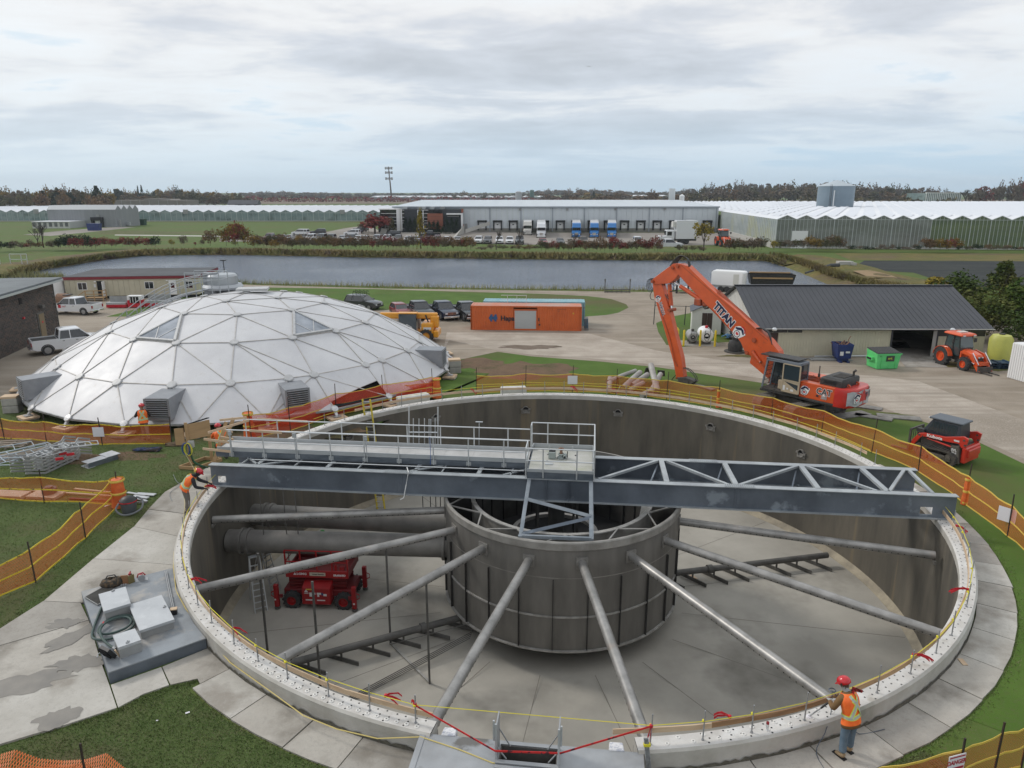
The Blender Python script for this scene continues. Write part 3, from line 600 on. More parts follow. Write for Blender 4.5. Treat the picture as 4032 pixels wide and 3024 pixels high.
for k in RG(9):
 x=.55+1.463*k
 for y,zz in((.8,2.78),(2.27,2.8)):
  mb=MB();mb.tu([(x,y,1.58 if y<1 else 1.75),(x,y,zz)],.028,8)
  W_(mb,'rail_post',bF)
  if y<1:
   mb=MB();mb.box((x+.0,y+.025,1.68),(.2,.03,.17));
   for i in(-.06,.06):
    for j in(-.05,.05):mb.box((x+i,y+.005,1.68+j),(.025,.02,.025))
   W_(mb,'post_bracket',bP)
for y,z0 in((.8,2.78),(2.27,2.78)):
 for zz in(z0,z0-.5):
  mb=MB();mb.tu([(.45,y,zz),(7,y,zz),(13.2,y,zz)],.026,8);W_(mb,'handrail',bF,sm=1)
bJ=M('fresh_lumber',(.62,.47,.32),(.52,.37,.24),bc=2.2,ba=.75,bH=(.25,3,3))
fB=M('old_lumber',(.42,.28,.155),(.3,.19,.1),bc=2.5,ba=.8,bH=(.3,3,3))
for(a,b)in(((1.1,2.3,2.8),(3.4,2.3,2.76)),((1.5,.74,2.8),(2.9,.74,2.76)),((-.6,2.2,2.72),(.6,2.32,2.85)),((-.4,.8,2.62),(.75,2.25,2.75)),((-.65,.85,2.3),(.5,.8,2.22)),((-.75,.86,1.86),(.55,.8,1.8))):
 mb=MB();mb.be(a,b,.035,.1);W_(mb,'timber_rail',bJ)
for x in(.6,3.42,6.5):
 mb=MB();mb.box((x,.73,2.66),(.13,.08,.18));mb.tu([(x,.76,2.6),(x+.03,.76,1.6)],.018,6);W_(mb,'junction_box',bP)
pf=bd('drive_platform','square grey platform with guard rails standing over the drum on the bridge','platform',BA+BU*13.3+V0((0,0,1.545)),BRZ)
def P_(mb,name,mat,**k):
 mb.v=[(x-13.3,y,z-1.545)for x,y,z in mb.v];return mb.mk(name,mat,pf,**k)
PX0,PX1,PY0,PY1=13.28,15.9,-.1,2.72
for k in RG(4):
 y0=PY0+.06+k*(PY1-PY0-.12)/4;mb=MB();mb.b2((PX0+.05,y0+.004,1.8),(PX1-.05,y0+(PY1-PY0-.12)/4-.004,1.84));P_(mb,'deck_panel',eL)
for a,b in(((PX0,PY0,1.545),(PX1,PY0+.05,1.8)),((PX0,PY1-.05,1.545),(PX1,PY1,1.8)),((PX0,PY0+.05,1.545),(PX0+.05,PY1-.05,1.8)),((PX1-.05,PY0+.05,1.545),(PX1,PY1-.05,1.8))):
 mb=MB();mb.b2(a,b);P_(mb,'edge_channel',cW)
for a,b in(((PX0,PY0+.012,1.805),(PX1,PY0+.04,1.93)),((PX0,PY1-.04,1.805),(PX1,PY1-.012,2.02)),((PX0+.012,2.3,1.805),(PX0+.04,PY1-.05,2.02)),((PX1-.04,PY0+.05,1.805),(PX1-.012,PY1-.05,2.))):
 mb=MB();mb.b2(a,b);P_(mb,'toe_board',bP)
for x,y in((13.24,-.14),(13.92,-.14),(15.24,-.14),(15.92,-.14),(13.24,2.76),(13.92,2.76),(15.24,2.76),(15.92,2.76),(15.92,1.3),(13.24,.78),(13.24,2.3)):
 mb=MB();mb.tu([(x,y,1.58),(x,y,2.8 if y<2 else 2.93)],.028,8);P_(mb,'rail_post',bF)
for a,b in(((13.24,-.14),(15.92,-.14)),((15.92,-.14),(15.92,2.76)),((15.92,2.76),(13.24,2.76)),((13.24,-.14),(13.24,.78)),((13.24,2.3),(13.24,2.76))):
 for dz in(0,-.5):
  za=2.8 if a[1]<2 else 2.93;zb=2.8 if b[1]<2 else 2.93
  mb=MB();mb.tu([(a[0],a[1],za+dz),(b[0],b[1],zb+dz)],.026,8);P_(mb,'handrail',bF)
for x in(14.02,15.):
 mb=MB();mb.tu([(x,2.45,1.84),(x,2.45,2.02),(x+.02,2.42,2.02)],.03,6);P_(mb,'vent_stub',bP)
for x,y in((14.,1.85),(15.15,1.85),(14.,1.1),(15.18,1.1)):
 mb=MB();mb.box((x,y,1.843),(.07,.12,.004));P_(mb,'slot',bD)
dQ=M('gearbox_paint',(.33,.37,.35),(.25,.28,.27),bc=3,ba=.5);dR=M('rusty_iron',(.28,.15,.09),(.16,.1,.07),bc=6,ba=.85)
dl=BA+BU*14.5+V0((-BU.y,BU.x,0))*1.45+V0((0,0,1.84))
dv=bd('drive_unit','small grey gear drive with open motor flange and control box on the platform','gear drive',dl,BRZ)
mb=MB();mb.b2((-.46,-.16,.02),(-.16,.14,.3));mb.mk('control_box',dQ,dv,bv0=.015)
mb=MB();mb.b2((-.44,-.1,.3),(-.18,.14,.303));mb.mk('box_opening',bD,dv)
mb=MB();mb.la([(.17,0),(.15,.06),(.09,.1),(.09,.16),(.14,.17),(.14,.2),(.1,.21)],(.06,0,.01),18);mb.mk('gear_housing',dQ,dv,sm=1)
mb=MB();mb.la([(.06,.2),(.055,.34),(.11,.4),(.12,.42),(.085,.42),(.05,.36)],(.06,0,.02),18);mb.mk('motor_flange',dR,dv,sm=1)
mb=MB();mb.la([(.05,-.16),(.08,-.12),(.08,.12),(.05,.16)],(.22,-.02,.12),14,'Y');mb.mk('cross_housing',dQ,dv,sm=1)
mb=MB();mb.tu([(.32,0+.13*cos(t*PI/8),.18+.13*sin(t*PI/8))for t in RG(16)],.014,6,cT=True);mb.be((.32,0,.05),(.32,0,.31),.015,.015);mb.mk('handwheel',bD,dv)
mb=MB();mb.tu([(.0,-.1,.05),(-.05,-.3,.04),(.12,-.38,.02),(.25,-.2,.05)],.012,5);mb.mk('loose_cable',bP,dv)
mb=MB();mb.b2((0,0,0),(.32,.2,.03));so(mb,'metal_cover',bP,'small flat metal cover lying in front of the gear drive','cover',BA+BU*13.95+V0((-BU.y,BU.x,0))*.62+V0((0,0,1.842)),BRZ+.1)
lg=bd('drum_support','galvanised A-frame of channels hanging from the bridge down to the drum rim','support frame',(1.6,23.6,.55))
tl=BA+BU*13.37-V0((-BU.y,BU.x,0))*.17;tr=BA+BU*15.8-V0((-BU.y,BU.x,0))*.17
fl=V0((.3,23.62,.56));fr=V0((2.82,23.42,.56));tl.z=1.5;tr.z=1.52
for a,b,w_ in((tl,fl,.13),(tr,fr,.14)):
 mb=MB();mb.be(a,b,w_,.05,up=(0,-1,.5));mb.be(a+V0((w_/2,.03,-.04)),b+V0((w_/2,.03,-.02)),.02,.14,up=(0,-1,.5));mb.mk('leg',cV,lg,wo=1)
mb=MB();mb.be(le(tl,fl,.36)+V0((.05,-.03,0)),le(tr,fr,.62)+V0((0,-.03,0)),.13,.06,up=(0,-1,.5));mb.mk('diagonal_brace',cV,lg,wo=1)
mb=MB();mb.be(le(tr,fr,.64)+V0((0,-.03,0)),le(tl,fl,.95)+V0((.05,-.03,0)),.12,.06,up=(0,-1,.5));mb.mk('diagonal_brace',cU,lg,wo=1)
mb=MB();mb.be(fl+V0((.06,0,0)),fr,.1,.12);mb.mk('bottom_chord',cV,lg,wo=1)
for q in(fl,fr):
 mb=MB();mb.box(q+V0((0,0,-.01)),(.16,.12,.1));mb.mk('foot_plate',cV,lg,wo=1)
mb=MB();a=BA+BU*8.35-V0((-BU.y,BU.x,0))*-.1;
pts=[a+V0((.0,.2,1.62)),a+V0((.12,-.25,1.6)),a+V0((.0,-.3,1.)),a+V0((-.1,-.3,.5)),a+V0((-.25,-.3,.42))]
mb.tu(pts,.022,6);so(mb,'dangling_conduit',M('white_pvc',(.78,.78,.77),ba=.4),'loose white conduit hanging down over the near girder','conduit',pts[-1],wo=1)
mb=MB();a=BA+BU*9.2+V0((-BU.y,BU.x,0))*.76;mb.tu([a+V0((0,0,2.8)),a+V0((.02,0,2.2)),a+V0((0,-.05,1.6))],.012,5);so(mb,'blue_rope',M('blue_rope',(.03,.09,.3),ba=.8),'thin blue rope tied to the near walkway handrail','rope',a+V0((0,-.05,1.6)),wo=1)
DC=V0((-18.56,50.43,0));DR=14.146;DZ=.6;DH=5.07;DRS=(DR*DR+DH*DH)/(2*DH);DCZ=DZ+DH-DRS
def DS(r,deg,up=.0):
 a=R(deg);v=V0((r*DR*cos(a),r*DR*sin(a),math.sqrt(DRS*DRS-(r*DR)**2)));v=v*((DRS+up)/DRS);return V0((DC.x+v.x,DC.y+v.y,DCZ+v.z))
dS=M('dome_aluminium',(.6,.6,.61),(.53,.53,.545),bc=.45,ba=.5,bq=.12,bs=.03,bO=1.2,c3=(.45,.43,.4),by=1.3,lo3=.6,hi3=.78,bG=.6,cS=(2.2,2.2,.5),wo=1,r2=.6)
eM=M('dome_seam',(.54,.53,.52),(.42,.39,.35),bc=2.5,ba=.6,bq=.15)
cX=M('dome_hub',(.52,.52,.52),(.42,.42,.42),bc=5,ba=.55,bq=.1)
dome=bd('geodesic_dome','huge white aluminium geodesic dome resting on blocks on the lawn','dome',DC)
ringdef=[(1.,[-128+15*k for k in RG(24)]),(.845,[-139,-122,-107,-91,-76,-61,-54,-37,-30,-15]+[0+14.75*k for k in RG(15)]),(.62,[-143,-119,-98,-76,-54,-34,-12,14,39,65,90,115,141,166,192]),(.385,[-156,-115,-77,-40,-3,31.5,66,100.5,135,169.5]),(.2,[-98,-26,46,118,190])]
def norm(a):return((a+180)%360)-180
ca=[(r,sorted(set(norm(a)for a in an)))for r,an in ringdef]
tris=[];edges=set()
def key(r,a):return(r,round(a,2))
for(ra,A),(rb,B)in zip(ca[:-1],ca[1:]):
 i=j=0;na,nb=len(A),len(B)
 off=min(RG(nb),key=lambda k:abs(norm(B[k]-A[0])));
 def av(i):return A[i%na]+360*(i//na)
 def bv(j):
  jj=j+off;v=B[jj%nb]+360*(jj//nb)
  return v
 sh=0
 if bv(0)-av(0)>180:sh=-360
 if bv(0)-av(0)<-180:sh=360
 while i<na or j<nb:
  a0,b0=av(i),bv(j)+sh
  if j>=nb or(i<na and av(i+1)<=bv(j+1)+sh+(0)):
   tris.append((key(ra,norm(a0)),key(ra,norm(av(i+1))),key(rb,norm(b0))));i+=1
  else:
   tris.append((key(ra,norm(a0)),key(rb,norm(b0)),key(rb,norm(bv(j+1)+sh))));j+=1
r_,B=ca[-1]
for k in RG(len(B)):tris.append((key(r_,B[k]),key(r_,B[(k+1)%len(B)]),(.0,.0)))
for t in tris:
 for q in RG(3):edges.add(tuple(sorted((t[q],t[(q+1)%3]))))
def near(k,r,a):return abs(k[0]-r)<.02 and abs(norm(k[1]-a))<2.5
def isopen(t):
 s=[(near(k,1.,-53)or near(k,1.,-38)or near(k,.845,-54)or near(k,.845,-37))for k in t];return all(s)
def isglass(t):
 g=[((.385,-115),(.62,-119),(.62,-98)),((.385,-40),(.62,-54),(.62,-34))]
 return any(all(any(near(k,*q)for q in gg)for k in t)for gg in g)
eN=M('sky_glass',(.1,.12,.15),(.3,.33,.38),bc=.5,ba=.05,bq=.0,spec=1.,wo=1)
rp=random.Random(4)
for t in tris:
 if isopen(t):continue
 P=[DS(k[0],k[1])for k in t];c=(P[0]+P[1]+P[2])/3;nn=(P[1]-P[0]).cross(P[2]-P[0]).normalized()
 if nn.z<0:nn=-nn;P=[P[0],P[2],P[1]]
 if isglass(t):
  g=[c+(p-c)*.9+nn*.1 for p in P];mb=MB().poly(g);sk=mb.mk('skylight',eN,dome,wo=1,fx=0)
  for q in RG(3):
   MB().be(g[q],g[(q+1)%3],.14,.12,up=nn).mk('skylight_frame',cX,sk,wo=1)
  mb=MB();a_=le(g[0],g[1],.5);b_=le(g[0],g[2],.5);mb.be(a_,b_,.05,.05,up=nn);mb.mk('glazing_bar',cX,sk,wo=1)
  MB().be(le(g[1],g[2],.5),a_,.05,.05,up=nn).mk('glazing_bar',cX,sk,wo=1)
  MB().poly([c+(p-c)*.985+nn*.0 for p in P]).mk('panel',dS,dome,wo=1,fx=0)
  continue
 up=rp.uniform(.03,.07);mid=c+nn*up
 Q=[c+(p-c)*.99 for p in P];M1=[(Q[q]+Q[(q+1)%3])/2+nn*rp.uniform(.0,.02)for q in RG(3)]
 MB().add(Q+M1+[mid],[(0,3,6),(3,1,6),(1,4,6),(4,2,6),(2,5,6),(5,0,6)]).mk('panel',dS,dome,wo=1,fx=0,sm='full')
h1,h2=DS(.845,-54),DS(.845,-37);b1,b2=DS(1,-53),DS(1,-38)
pl=[h1,h2]+[le(h2,b2,.5),le(le(h1,b1,.75),le(h2,b2,.5),.6),le(h1,b1,.8)]
MB().extr(pl,(0,0,.03)).mk('panel',dS,dome,wo=1)
MB().poly([le(h1,b1,.0)-V0((0,-.3,.35)),le(h2,b2,.0)-V0((0,-.3,.35)),b2-V0((0,-.35,.0)),b1-V0((0,-.35,.0))]).mk('opening',bD,dome,wo=1,fx=0)
for e in edges:
 if e[0][0]==1.and e[1][0]==1.:continue
 a_,b_=DS(*e[0],up=.03),DS(*e[1],up=.03)
 if all(near(k,1.,-53)or near(k,1.,-38)or near(k,.845,-54)or near(k,.845,-37)for k in e)and not(e[0][0]==.845 and e[1][0]==.845):
  pass
 nn=((a_+b_)/2-V0((DC.x,DC.y,DCZ))).normalized();MB().be(a_,b_,.05,.03,up=nn).mk('seam_batten',eM,dome,wo=1)
for(r_,an)in ca[1:]+[(.0,[0])]:
 for a_ in an:
  c=DS(r_,a_,.05);nn=(c-V0((DC.x,DC.y,DCZ))).normalized();mt=nn.to_track_quat('Z','Y').to_matrix().to_4x4()
  mb=MB();mb.X=MT_(c)@mt;mb.la([(.0001,.05),(.24,.04),(.27,-.01)],n=18);mb.mk('hub',cX,dome,wo=1)
eO=M('base_beam',(.42,.43,.44),(.3,.31,.32),bc=2,ba=.4,bq=.4);ea=M('bare_aluminium',(.62,.62,.62),(.42,.42,.43),bc=9,ba=.35,bq=.5)
eb=M('precast_block',(.42,.41,.38),(.3,.29,.27),bc=2,ba=.9,bs=.3)
for k in RG(24):
 a_=-128+15*k
 mb=MB();p0,p1=DS(1.,a_),DS(1.,a_+15);mb.be(p0+V0((0,0,-.03)),p1+V0((0,0,-.03)),.14,.1);mb.mk('base_beam',eO,dome,wo=1)
 c=DS(1.,a_,.06);nn=(c-V0((DC.x,DC.y,DCZ))).normalized();mt=nn.to_track_quat('Z','Y').to_matrix().to_4x4()
 mb=MB();mb.X=MT_(c)@mt;mb.la([(.0001,.05),(.2,.04),(.22,-.01)],n=16);mb.mk('base_hub',ea,dome,wo=1)
 rd=V0((cos(R(a_)),sin(R(a_)),0));f_=DS(1.,a_)+rd*.26;f_.z=.27
 hgt=.22
 MB().be(DS(1.,a_)+V0((0,0,-.02)),f_,.16,.1).box((f_.x,f_.y,hgt+.045),(.4,.4,.03),rz=R(a_)).mk('foot_strut',ea,dome,wo=1)
 if-150<a_<30 or a_>200:
  bl=bd('support_block','stacked concrete block and timber pad under a foot of the dome','block',(f_.x,f_.y,0),R(a_+90),'blocks under the dome feet')
  BX((-.42,-.42,0),(.42,.42,.12),'concrete_base',eb,bl,bv0=.04)
  for j in RG(3):BX((-.5,-.42+j*.29,.122),(.5,-.15+j*.29,.22),'timber_pad',bJ,bl)
for(x,y,h_,be)in((-29.3,40.6,.9,'tall double stack of concrete blocks at the left edge of the dome'),(-4.1,50.2,1.,'tall double stack of concrete blocks at the right edge of the dome'),(-29.4,42.3,1.,'concrete block stack behind the first one at the dome left edge')):
 bl=bd('support_block',be,'block',(x,y,0),.2,'blocks under the dome feet')
 for j in RG(2):BX((-.42,-.36,j*.45),(.42,.36,j*.45+.43),'concrete_base',eb,bl,bv0=.03)
 BX((-.45,-.34,.89),(.4,.34,1.),'timber_pad',bJ,bl)
dm=M('vent_grey',(.3,.31,.33),(.24,.25,.27),bc=2,ba=.45,bq=.4);ce=M('slat_grey',(.4,.42,.44),ba=.4,bq=.4)
def vent(a_,rr,be,w_=1.3,h_=1.19,z0=.86):
 rd=V0((cos(R(a_)),sin(R(a_)),0));c=V0((DC.x,DC.y,0))+rd*(rr*DR)+V0((0,0,z0))
 v=bd('roof_vent',be,'vent',c,R(a_-90),'louvred vents on the dome')
 def S_(x,y,z):return(x,y,z)
 mb=MB();d=2.6;hw=w_/2
 mb.add([(-hw,0,0),(hw,0,0),(hw,0,h_),(-hw,0,h_),(-hw,-d,h_),(hw,-d,h_),(-hw,-.5,-.0),(hw,-.5,-.0)],[(3,2,5,4),(0,3,4,6),(1,7,5,2),(0,6,7,1)])
 mb.mk('housing',dm,v,fx=0)
 for a,b in(((-hw-.02,0,0),(-hw+.09,.06,h_)),((hw-.09,0,0),(hw+.02,.06,h_)),((-hw+.09,0,0),(hw-.09,.06,.09)),((-hw+.09,0,h_-.09),(hw-.09,.06,h_+.02))):
  BX(a,b,'frame',dm,v)
 MB().poly([(-hw+.09,.0,.09),(hw-.09,.0,.09),(hw-.09,.0,h_-.09),(-hw+.09,.0,h_-.09)]).mk('shadow_backing',bD,v,fx=0)
 n=9
 for j in RG(n):
  z=.13+(h_-.24)*j/(n-1);MB().be((-hw+.1,.05,z),(hw-.1,.05,z),.02,.085,up=(0,.8,1)).mk('louvre_slat',ce,v)
vent(-90.2,1.,'louvred vent box on the dome front beside the walking worker')
vent(-61,.985,'louvred vent box low on the dome front, above the red netting')
vent(-135,.995,'louvred vent box at the far left rim of the dome')
vent(-7,.985,'louvred vent box at the right rim of the dome')
mb=MB();c=DS(.04,60,.1);mb.box(c+V0((0,0,.12)),(2.1,1.3,.16),rz=.2);mb.mk('top_hatch',cX,dome,wo=1)
st=bd('dome_stair','aluminium stair with tall handrails climbing over the back left of the dome','stair',DS(1.,160))
def stp(t,side,up):
 r_=1.06-t*.8;p=DS(min(r_,.999),156,0);
 if r_>1:p=p+V0((cos(R(156)),sin(R(156)),-.35))*(r_-1)*DR
 tang=V0((-sin(R(156)),cos(R(156)),0));return p+tang*side+V0((0,0,up))
for s_ in(-.45,.45):
 MB().tu([stp(t/12,s_,.35)for t in RG(13)],.06,6).mk('stringer',ce,st,wo=1)
 for up in(1.45,.95):
  MB().tu([stp(t/12,s_,up)for t in RG(13)],.032,6).mk('handrail',ce,st,wo=1,sm=1)
 for t in RG(8):
  MB().be(stp(t/7,s_,.0),stp(t/7,s_,1.45),.05,.05).mk('rail_post',ce,st,wo=1)
for t in RG(34):
 MB().be(stp(t/33.,-.42,.38),stp(t/33.,.42,.38),.2,.03).mk('tread',ce,st,wo=1)
p=stp(1.,0,0);
for(a,b)in((-1.2,-.7),(1.2,-.7),(1.2,.9),(-1.2,.9)):
 MB().be(p+V0((a,b,-.2)),p+V0((a,b,1.6)),.05,.05).mk('rail_post',ce,st,wo=1)
for up in(1.6,1.1):
 MB().tu([p+V0((-1.2,-.7,up)),p+V0((1.2,-.7,up)),p+V0((1.2,.9,up)),p+V0((-1.2,.9,up))],.03,6).mk('handrail',ce,st,wo=1)
vv=VY(Za(1945,1120),55.4);ex=bd('exhaust_fan','big grey mushroom shaped exhaust fan behind the top of the dome','exhaust fan',(vv.x,vv.y,4.4))
MB().la([(.85,0),(.85,.55),(1.05,.9)],n=28).mk('base',dm,ex,sm=1)
MB().la([(1.45,.95),(1.5,1.1),(1.35,1.3),(.0001,1.32)],n=28).mk('cap_ring',ce,ex,sm=1)
MB().la([(1.12,1.3),(1.12,1.9),(1.,2.05),(.0001,2.1)],n=28).mk('hood',ce,ex,sm=1)
mb=MB();vq=VY(Za(1830,1080),54.8);mb.b2((vq.x-.5,vq.y,4.5),(vq.x+.5,vq.y+.5,6.6));so(mb,'control_cabinet',dm,'tall grey control cabinet beside the exhaust fan','cabinet',(vq.x,vq.y,4.5),wo=1)
def net_mat(key,c1,c2,cell,strand,dens):
 m=bpy.data.materials.new(key);m.use_nodes=True;nt=m.node_tree;N=nt.nodes;L=nt.links;b=N['Principled BSDF'];b.inputs['Roughness'].default_value=.55
 uv=N.new('ShaderNodeUVMap');sp=N.new('ShaderNodeSeparateXYZ');L.new(uv.outputs[0],sp.inputs[0])
 def mt(op,a,bb=None):
  n=N.new('ShaderNodeMath');n.operation=op
  for i,x in EN((a,bb)):
   if x is None:continue
   if isinstance(x,(int,float)):n.inputs[i].default_value=x
   else:L.new(x,n.inputs[i])
  return n.outputs[0]
 u=mt('MULTIPLY',sp.outputs[0],1/cell);v=mt('MULTIPLY',sp.outputs[1],1/cell)
 def line(x):return mt('LESS_THAN',mt('PINGPONG',x,.5),strand)
 al=mt('MAXIMUM',line(mt('ADD',u,v)),line(mt('SUBTRACT',u,v)))
 L.new(mt('MULTIPLY',al,dens),b.inputs['Alpha'])
 n=N.new('ShaderNodeTexNoise');n.inputs['Scale'].default_value=1.3;n.inputs['Detail'].default_value=4;mm=N.new('ShaderNodeMix');mm.data_type='RGBA'
 geo=N.new('ShaderNodeNewGeometry');L.new(geo.outputs['Position'],n.inputs[0]);L.new(n.outputs[0],mm.inputs[0]);mm.inputs[6].default_value=(*c1,1);mm.inputs[7].default_value=(*c2,1);L.new(mm.outputs[2],b.inputs['Base Color'])
 MATS[key]=m;return m
eP=net_mat('orange_netting',(.62,.125,.018),(.72,.165,.028),.06,.12,1.)
ec=net_mat('red_netting',(.62,.045,.02),(.72,.08,.02),.055,.17,1.)
def tape_mat():
 m=M('yellow_tape',(.62,.45,.02),(.75,.58,.05),bc=3,ba=.5,c3=(.03,.03,.02),by=9,lo3=.6,hi3=.63,bG=.8);return m
eQ=tape_mat();cY=M('yellow_braid',(.62,.42,.05),(.75,.55,.12),bc=30,ba=.6);eR=M('dark_steel_post',(.025,.022,.02),(.05,.03,.02),bc=6,ba=.7)
def cm(label,posts,top=1.12,bot=.06,c9=.1,net=eP,tape=eQ,mid=True,seed=1,ph=1.5,cQ=None,bA='orange netting fences',tapes=(1.,.52,.0),bend=None,cO=()):
 rr=random.Random(seed);P0=V0(posts[0]);f_=bd('safety_fence',label,'fence',(P0.x,P0.y,0),0,bA)
 pts=[]
 for i in RG(len(posts)-1):
  a=V0(posts[i]);b=V0(posts[i+1]);seg=max(4,int((b-a).length/.45))
  for k in RG(seg):
   t=k/seg;s_=4*t*(1-t);pts.append((le(a,b,t),s_))
 pts.append((V0(posts[-1]),0));L_=0;rows=[];us=[];wob=[ru(rr,-.03,.03)for _ in pts]
 hs=(0,.25,.5,.75,1.)
 for i,(p,s_)in EN(pts):
  if i:L_+=(p-pts[i-1][0]).length
  d=pts[min(i+1,len(pts)-1)][0]-pts[max(i-1,0)][0];d.z=0;d.normalize();n=V0((-d.y,d.x,0));us.append(L_)
  tz=top-c9*s_*ru(rr,.7,1.3)+wob[i]*s_;bz=bot+wob[i]*.5+.04*s_
  ln=(cQ or(0,0,0))
  rows.append([p+V0(ln)*h+n*(.05*sin(L_*1.7+h*2)*s_)+V0((0,0,bz+(tz-bz)*h))for h in hs])
 mb=MB();k=len(hs);mb.add([q for r_ in rows for q in r_],[(i*k+j,(i+1)*k+j,(i+1)*k+j+1,i*k+j+1)for i in RG(len(rows)-1)for j in RG(k-1)])
 o=mb.mk('netting',net,f_,wo=1,fx=0);uvl=o.data.uv_layers.new(name='UVMap')
 for lp in o.data.loops:
  vi=lp.vertex_index;uvl.data[lp.index].uv=(us[vi//k],hs[vi%k]*(top-bot))
 for h in tapes:
  j=min(RG(k),key=lambda q:abs(hs[q]-h));w_=.05
  mb=MB();vs=[]
  for r_ in rows:
   q=r_[j];vs+=[q+V0((-.006,-.006,-w_/2)),q+V0((-.006,-.006,w_/2)),q+V0((.01,.01,w_/2)),q+V0((.01,.01,-w_/2))]
  mb.add(vs,[(i*4+a,(i+1)*4+a,(i+1)*4+(a+1)%4,i*4+(a+1)%4)for i in RG(len(rows)-1)for a in RG(4)]);mb.mk('edge_tape',tape,f_,wo=1)
 for i,p in EN(posts):
  if i in cO:continue
  p=V0(p);mb=MB();tp_=V0((ru(rr,-.05,.05),ru(rr,-.05,.05),ph+ru(rr,-.06,.06)))
  mb.be(p+V0((0,0,0)),p+tp_,.035,.035);mb.mk('post',eR,f_,wo=1)
 return f_
def bS(x,r,z=.0,lo=20,hi=160):
 best=None
 for i in RG(400):
  a=lo+(hi-lo)*i/399;p=TP(r,a,z);dep=p.y*CP+(CAMH-z)*SP;xx=(FPX*p.x/dep+512)*3.9375
  if best is None or abs(xx-x)<best[0]:best=(abs(xx-x),p)
 return best[1]
cm('orange netting fence with yellow tapes in front of the left half of the dome',[(-32.5,37.2,0),(-29.5,36.5,0),(-26.54,35.75,0),(-24.03,35.25,0),(-20.88,34.78,0),(-17.39,34.86,0)],top=1.12,seed=1)
cm('orange netting fence before the stack of stair frames on the left lawn',[(-26.5,28.6,0),(-23.,28.2,0),(-19.42,27.71,0),(-16.2,27.46,0)],top=1.15,seed=2)
cm('orange netting fence running from the bagged post towards the lower left corner',[(-16.15,27.35,0),(-15.88,24.51,0),(-15.75,21.39,0),(-17.6,17.9,0)],top=1.05,seed=3,cQ=(-.25,0,0),cO=(0,))
zA=lambda x,y:(1600+x/3.16,1430+y/3.16)
RF=16.9
fr=[bS(zA(880,0)[0],RF),bS(zA(1475,0)[0],RF),bS(Zg(565,0)[0],RF),bS(Zg(945,0)[0],RF),bS(Zg(1375,0)[0],RF),bS(Zg(1830,0)[0],RF),bS(Zh(10,0)[0],RF),bS(Zh(445,0)[0],RF),G(Zh(885,870)),G(Zh(1290,1040)),G(Zh(1690,1320)),G(Zh(2065,1605)),G(Zl(2330,160))]
cm('long orange netting fence with yellow braid curving behind the tank and down its right side',fr,top=1.25,seed=4,tape=cY,c9=.09,ph=1.75)
zz=[G(Zf(-20,760)),bS(Zf(318,0)[0],RF-.3,0,90,175),bS(Zf(720,0)[0],RF,0,90,170),bS(Zf(1132,0)[0],RF,0,90,170),bS(Zf(1560,0)[0],RF+.2,0,90,170)]
cm('dense red netting fence between the dome opening and the tank rim',zz,top=1.35,seed=5,net=ec,tape=cY,ph=1.9)
cm('second dense red netting fence close under the dome edge',[zz[0]+V0((.3,1.6,0)),zz[1]+V0((-.2,1.1,0)),zz[2]+V0((-.1,1.3,0)),zz[3]+V0((0,1.4,0)),zz[4]+V0((.0,.4,0))],top=.9,seed=6,net=ec,tape=cY,tapes=(1.,),cO=(0,1,2,3,4))
cm('orange netting fence across the bottom right corner carrying the danger sign',[(lambda q:V0((q.x,q.y,0)))(G(Zl(x,y),1.2))for x,y in((700,1760),(1160,1656),(1770,1525),(2050,1405),(2260,1330))],top=1.2,seed=7,tape=cY,c9=.03,cO=(0,1))
cm('collapsed orange netting lying across the bottom left corner',[V0((-16.5,13.6,0)),V0((-13.2,12.6,0)),V0((-10.9,12.4,0)),V0((-8.81,12.3,0)),V0((-6.4,11.2,0)),V0((-5.4,10.4,0))],top=.45,seed=8,c9=.25,cQ=(-.2,1.1,0),tapes=(),cO=(0,1,2,4,5),ph=1.7)
cm('standing orange netting at the bottom left corner, nearest the camera',[V0((-16.5,12.9,0)),V0((-12.4,12.3,0)),V0((-8.81,11.9,0)),V0((-5.6,10.6,0))],top=1.1,seed=9,c9=.3,cQ=(0,.5,0),tapes=(),cO=(0,1,2,3))
def dc(p,be,h=1.1,r0=.2,mat=None):
 b=bd('net_bundle',be,'netting',(p[0],p[1],0),0,'rolled orange netting tied to posts')
 mb=MB();rr=random.Random(int(p[0]*10)&255);mb.la([(r0*1.25,.02),(r0*1.1,h*.25),(r0*.95,h*.5),(r0*.9,h*.8),(r0*.8,h),(.001,h)],n=12);mb.v=[(x+ru(rr,-.02,.02),y+ru(rr,-.02,.02),z)for x,y,z in mb.v];mb.mk('rolled_net',M('rolled_net',(.6,.1,.02),(.7,.16,.03),bc=6,ba=.5,bs=.6),b,sm=1)
 for z in(h-.03,h*.52,.1):
  MB().la([(r0*1.12,z-.05),(r0*1.16,z),(r0*1.1,z+.05)],n=12).mk('yellow_tie',cY,b)
dc((-16.1,27.4),'orange cone shaped bundle of netting at the corner post by the shop vacuum',1.2,.26)
dc(zz[4]+V0((.25,0,0)),'orange bundled netting at the right end of the dome fence',1.25,.24)
dc(G(Zh(1690,1320)),'thin red bundle of netting on the fence right of the bridge end',1.15,.11)
dc(G(Ze(2160,760))+V0((0,.3,0)),'red bundle of netting behind the left end of the walkway',1.4,.25)
dc(bS(Zg(1825,0)[0],RF),'small orange netting flap on the fence left of the excavator tracks',1.1,.09)
do=M('sign_white',(.74,.72,.76),ba=.6)
def fsign(c,rz,be,w_=.55,h_=.5,z=.75):
 s_=MB();s_.box((0,0,0),(w_,.012,h_));so(s_,'fence_sign',do,be,'sign',(c[0],c[1],z),rz,bA='white sheets hung on the fences')
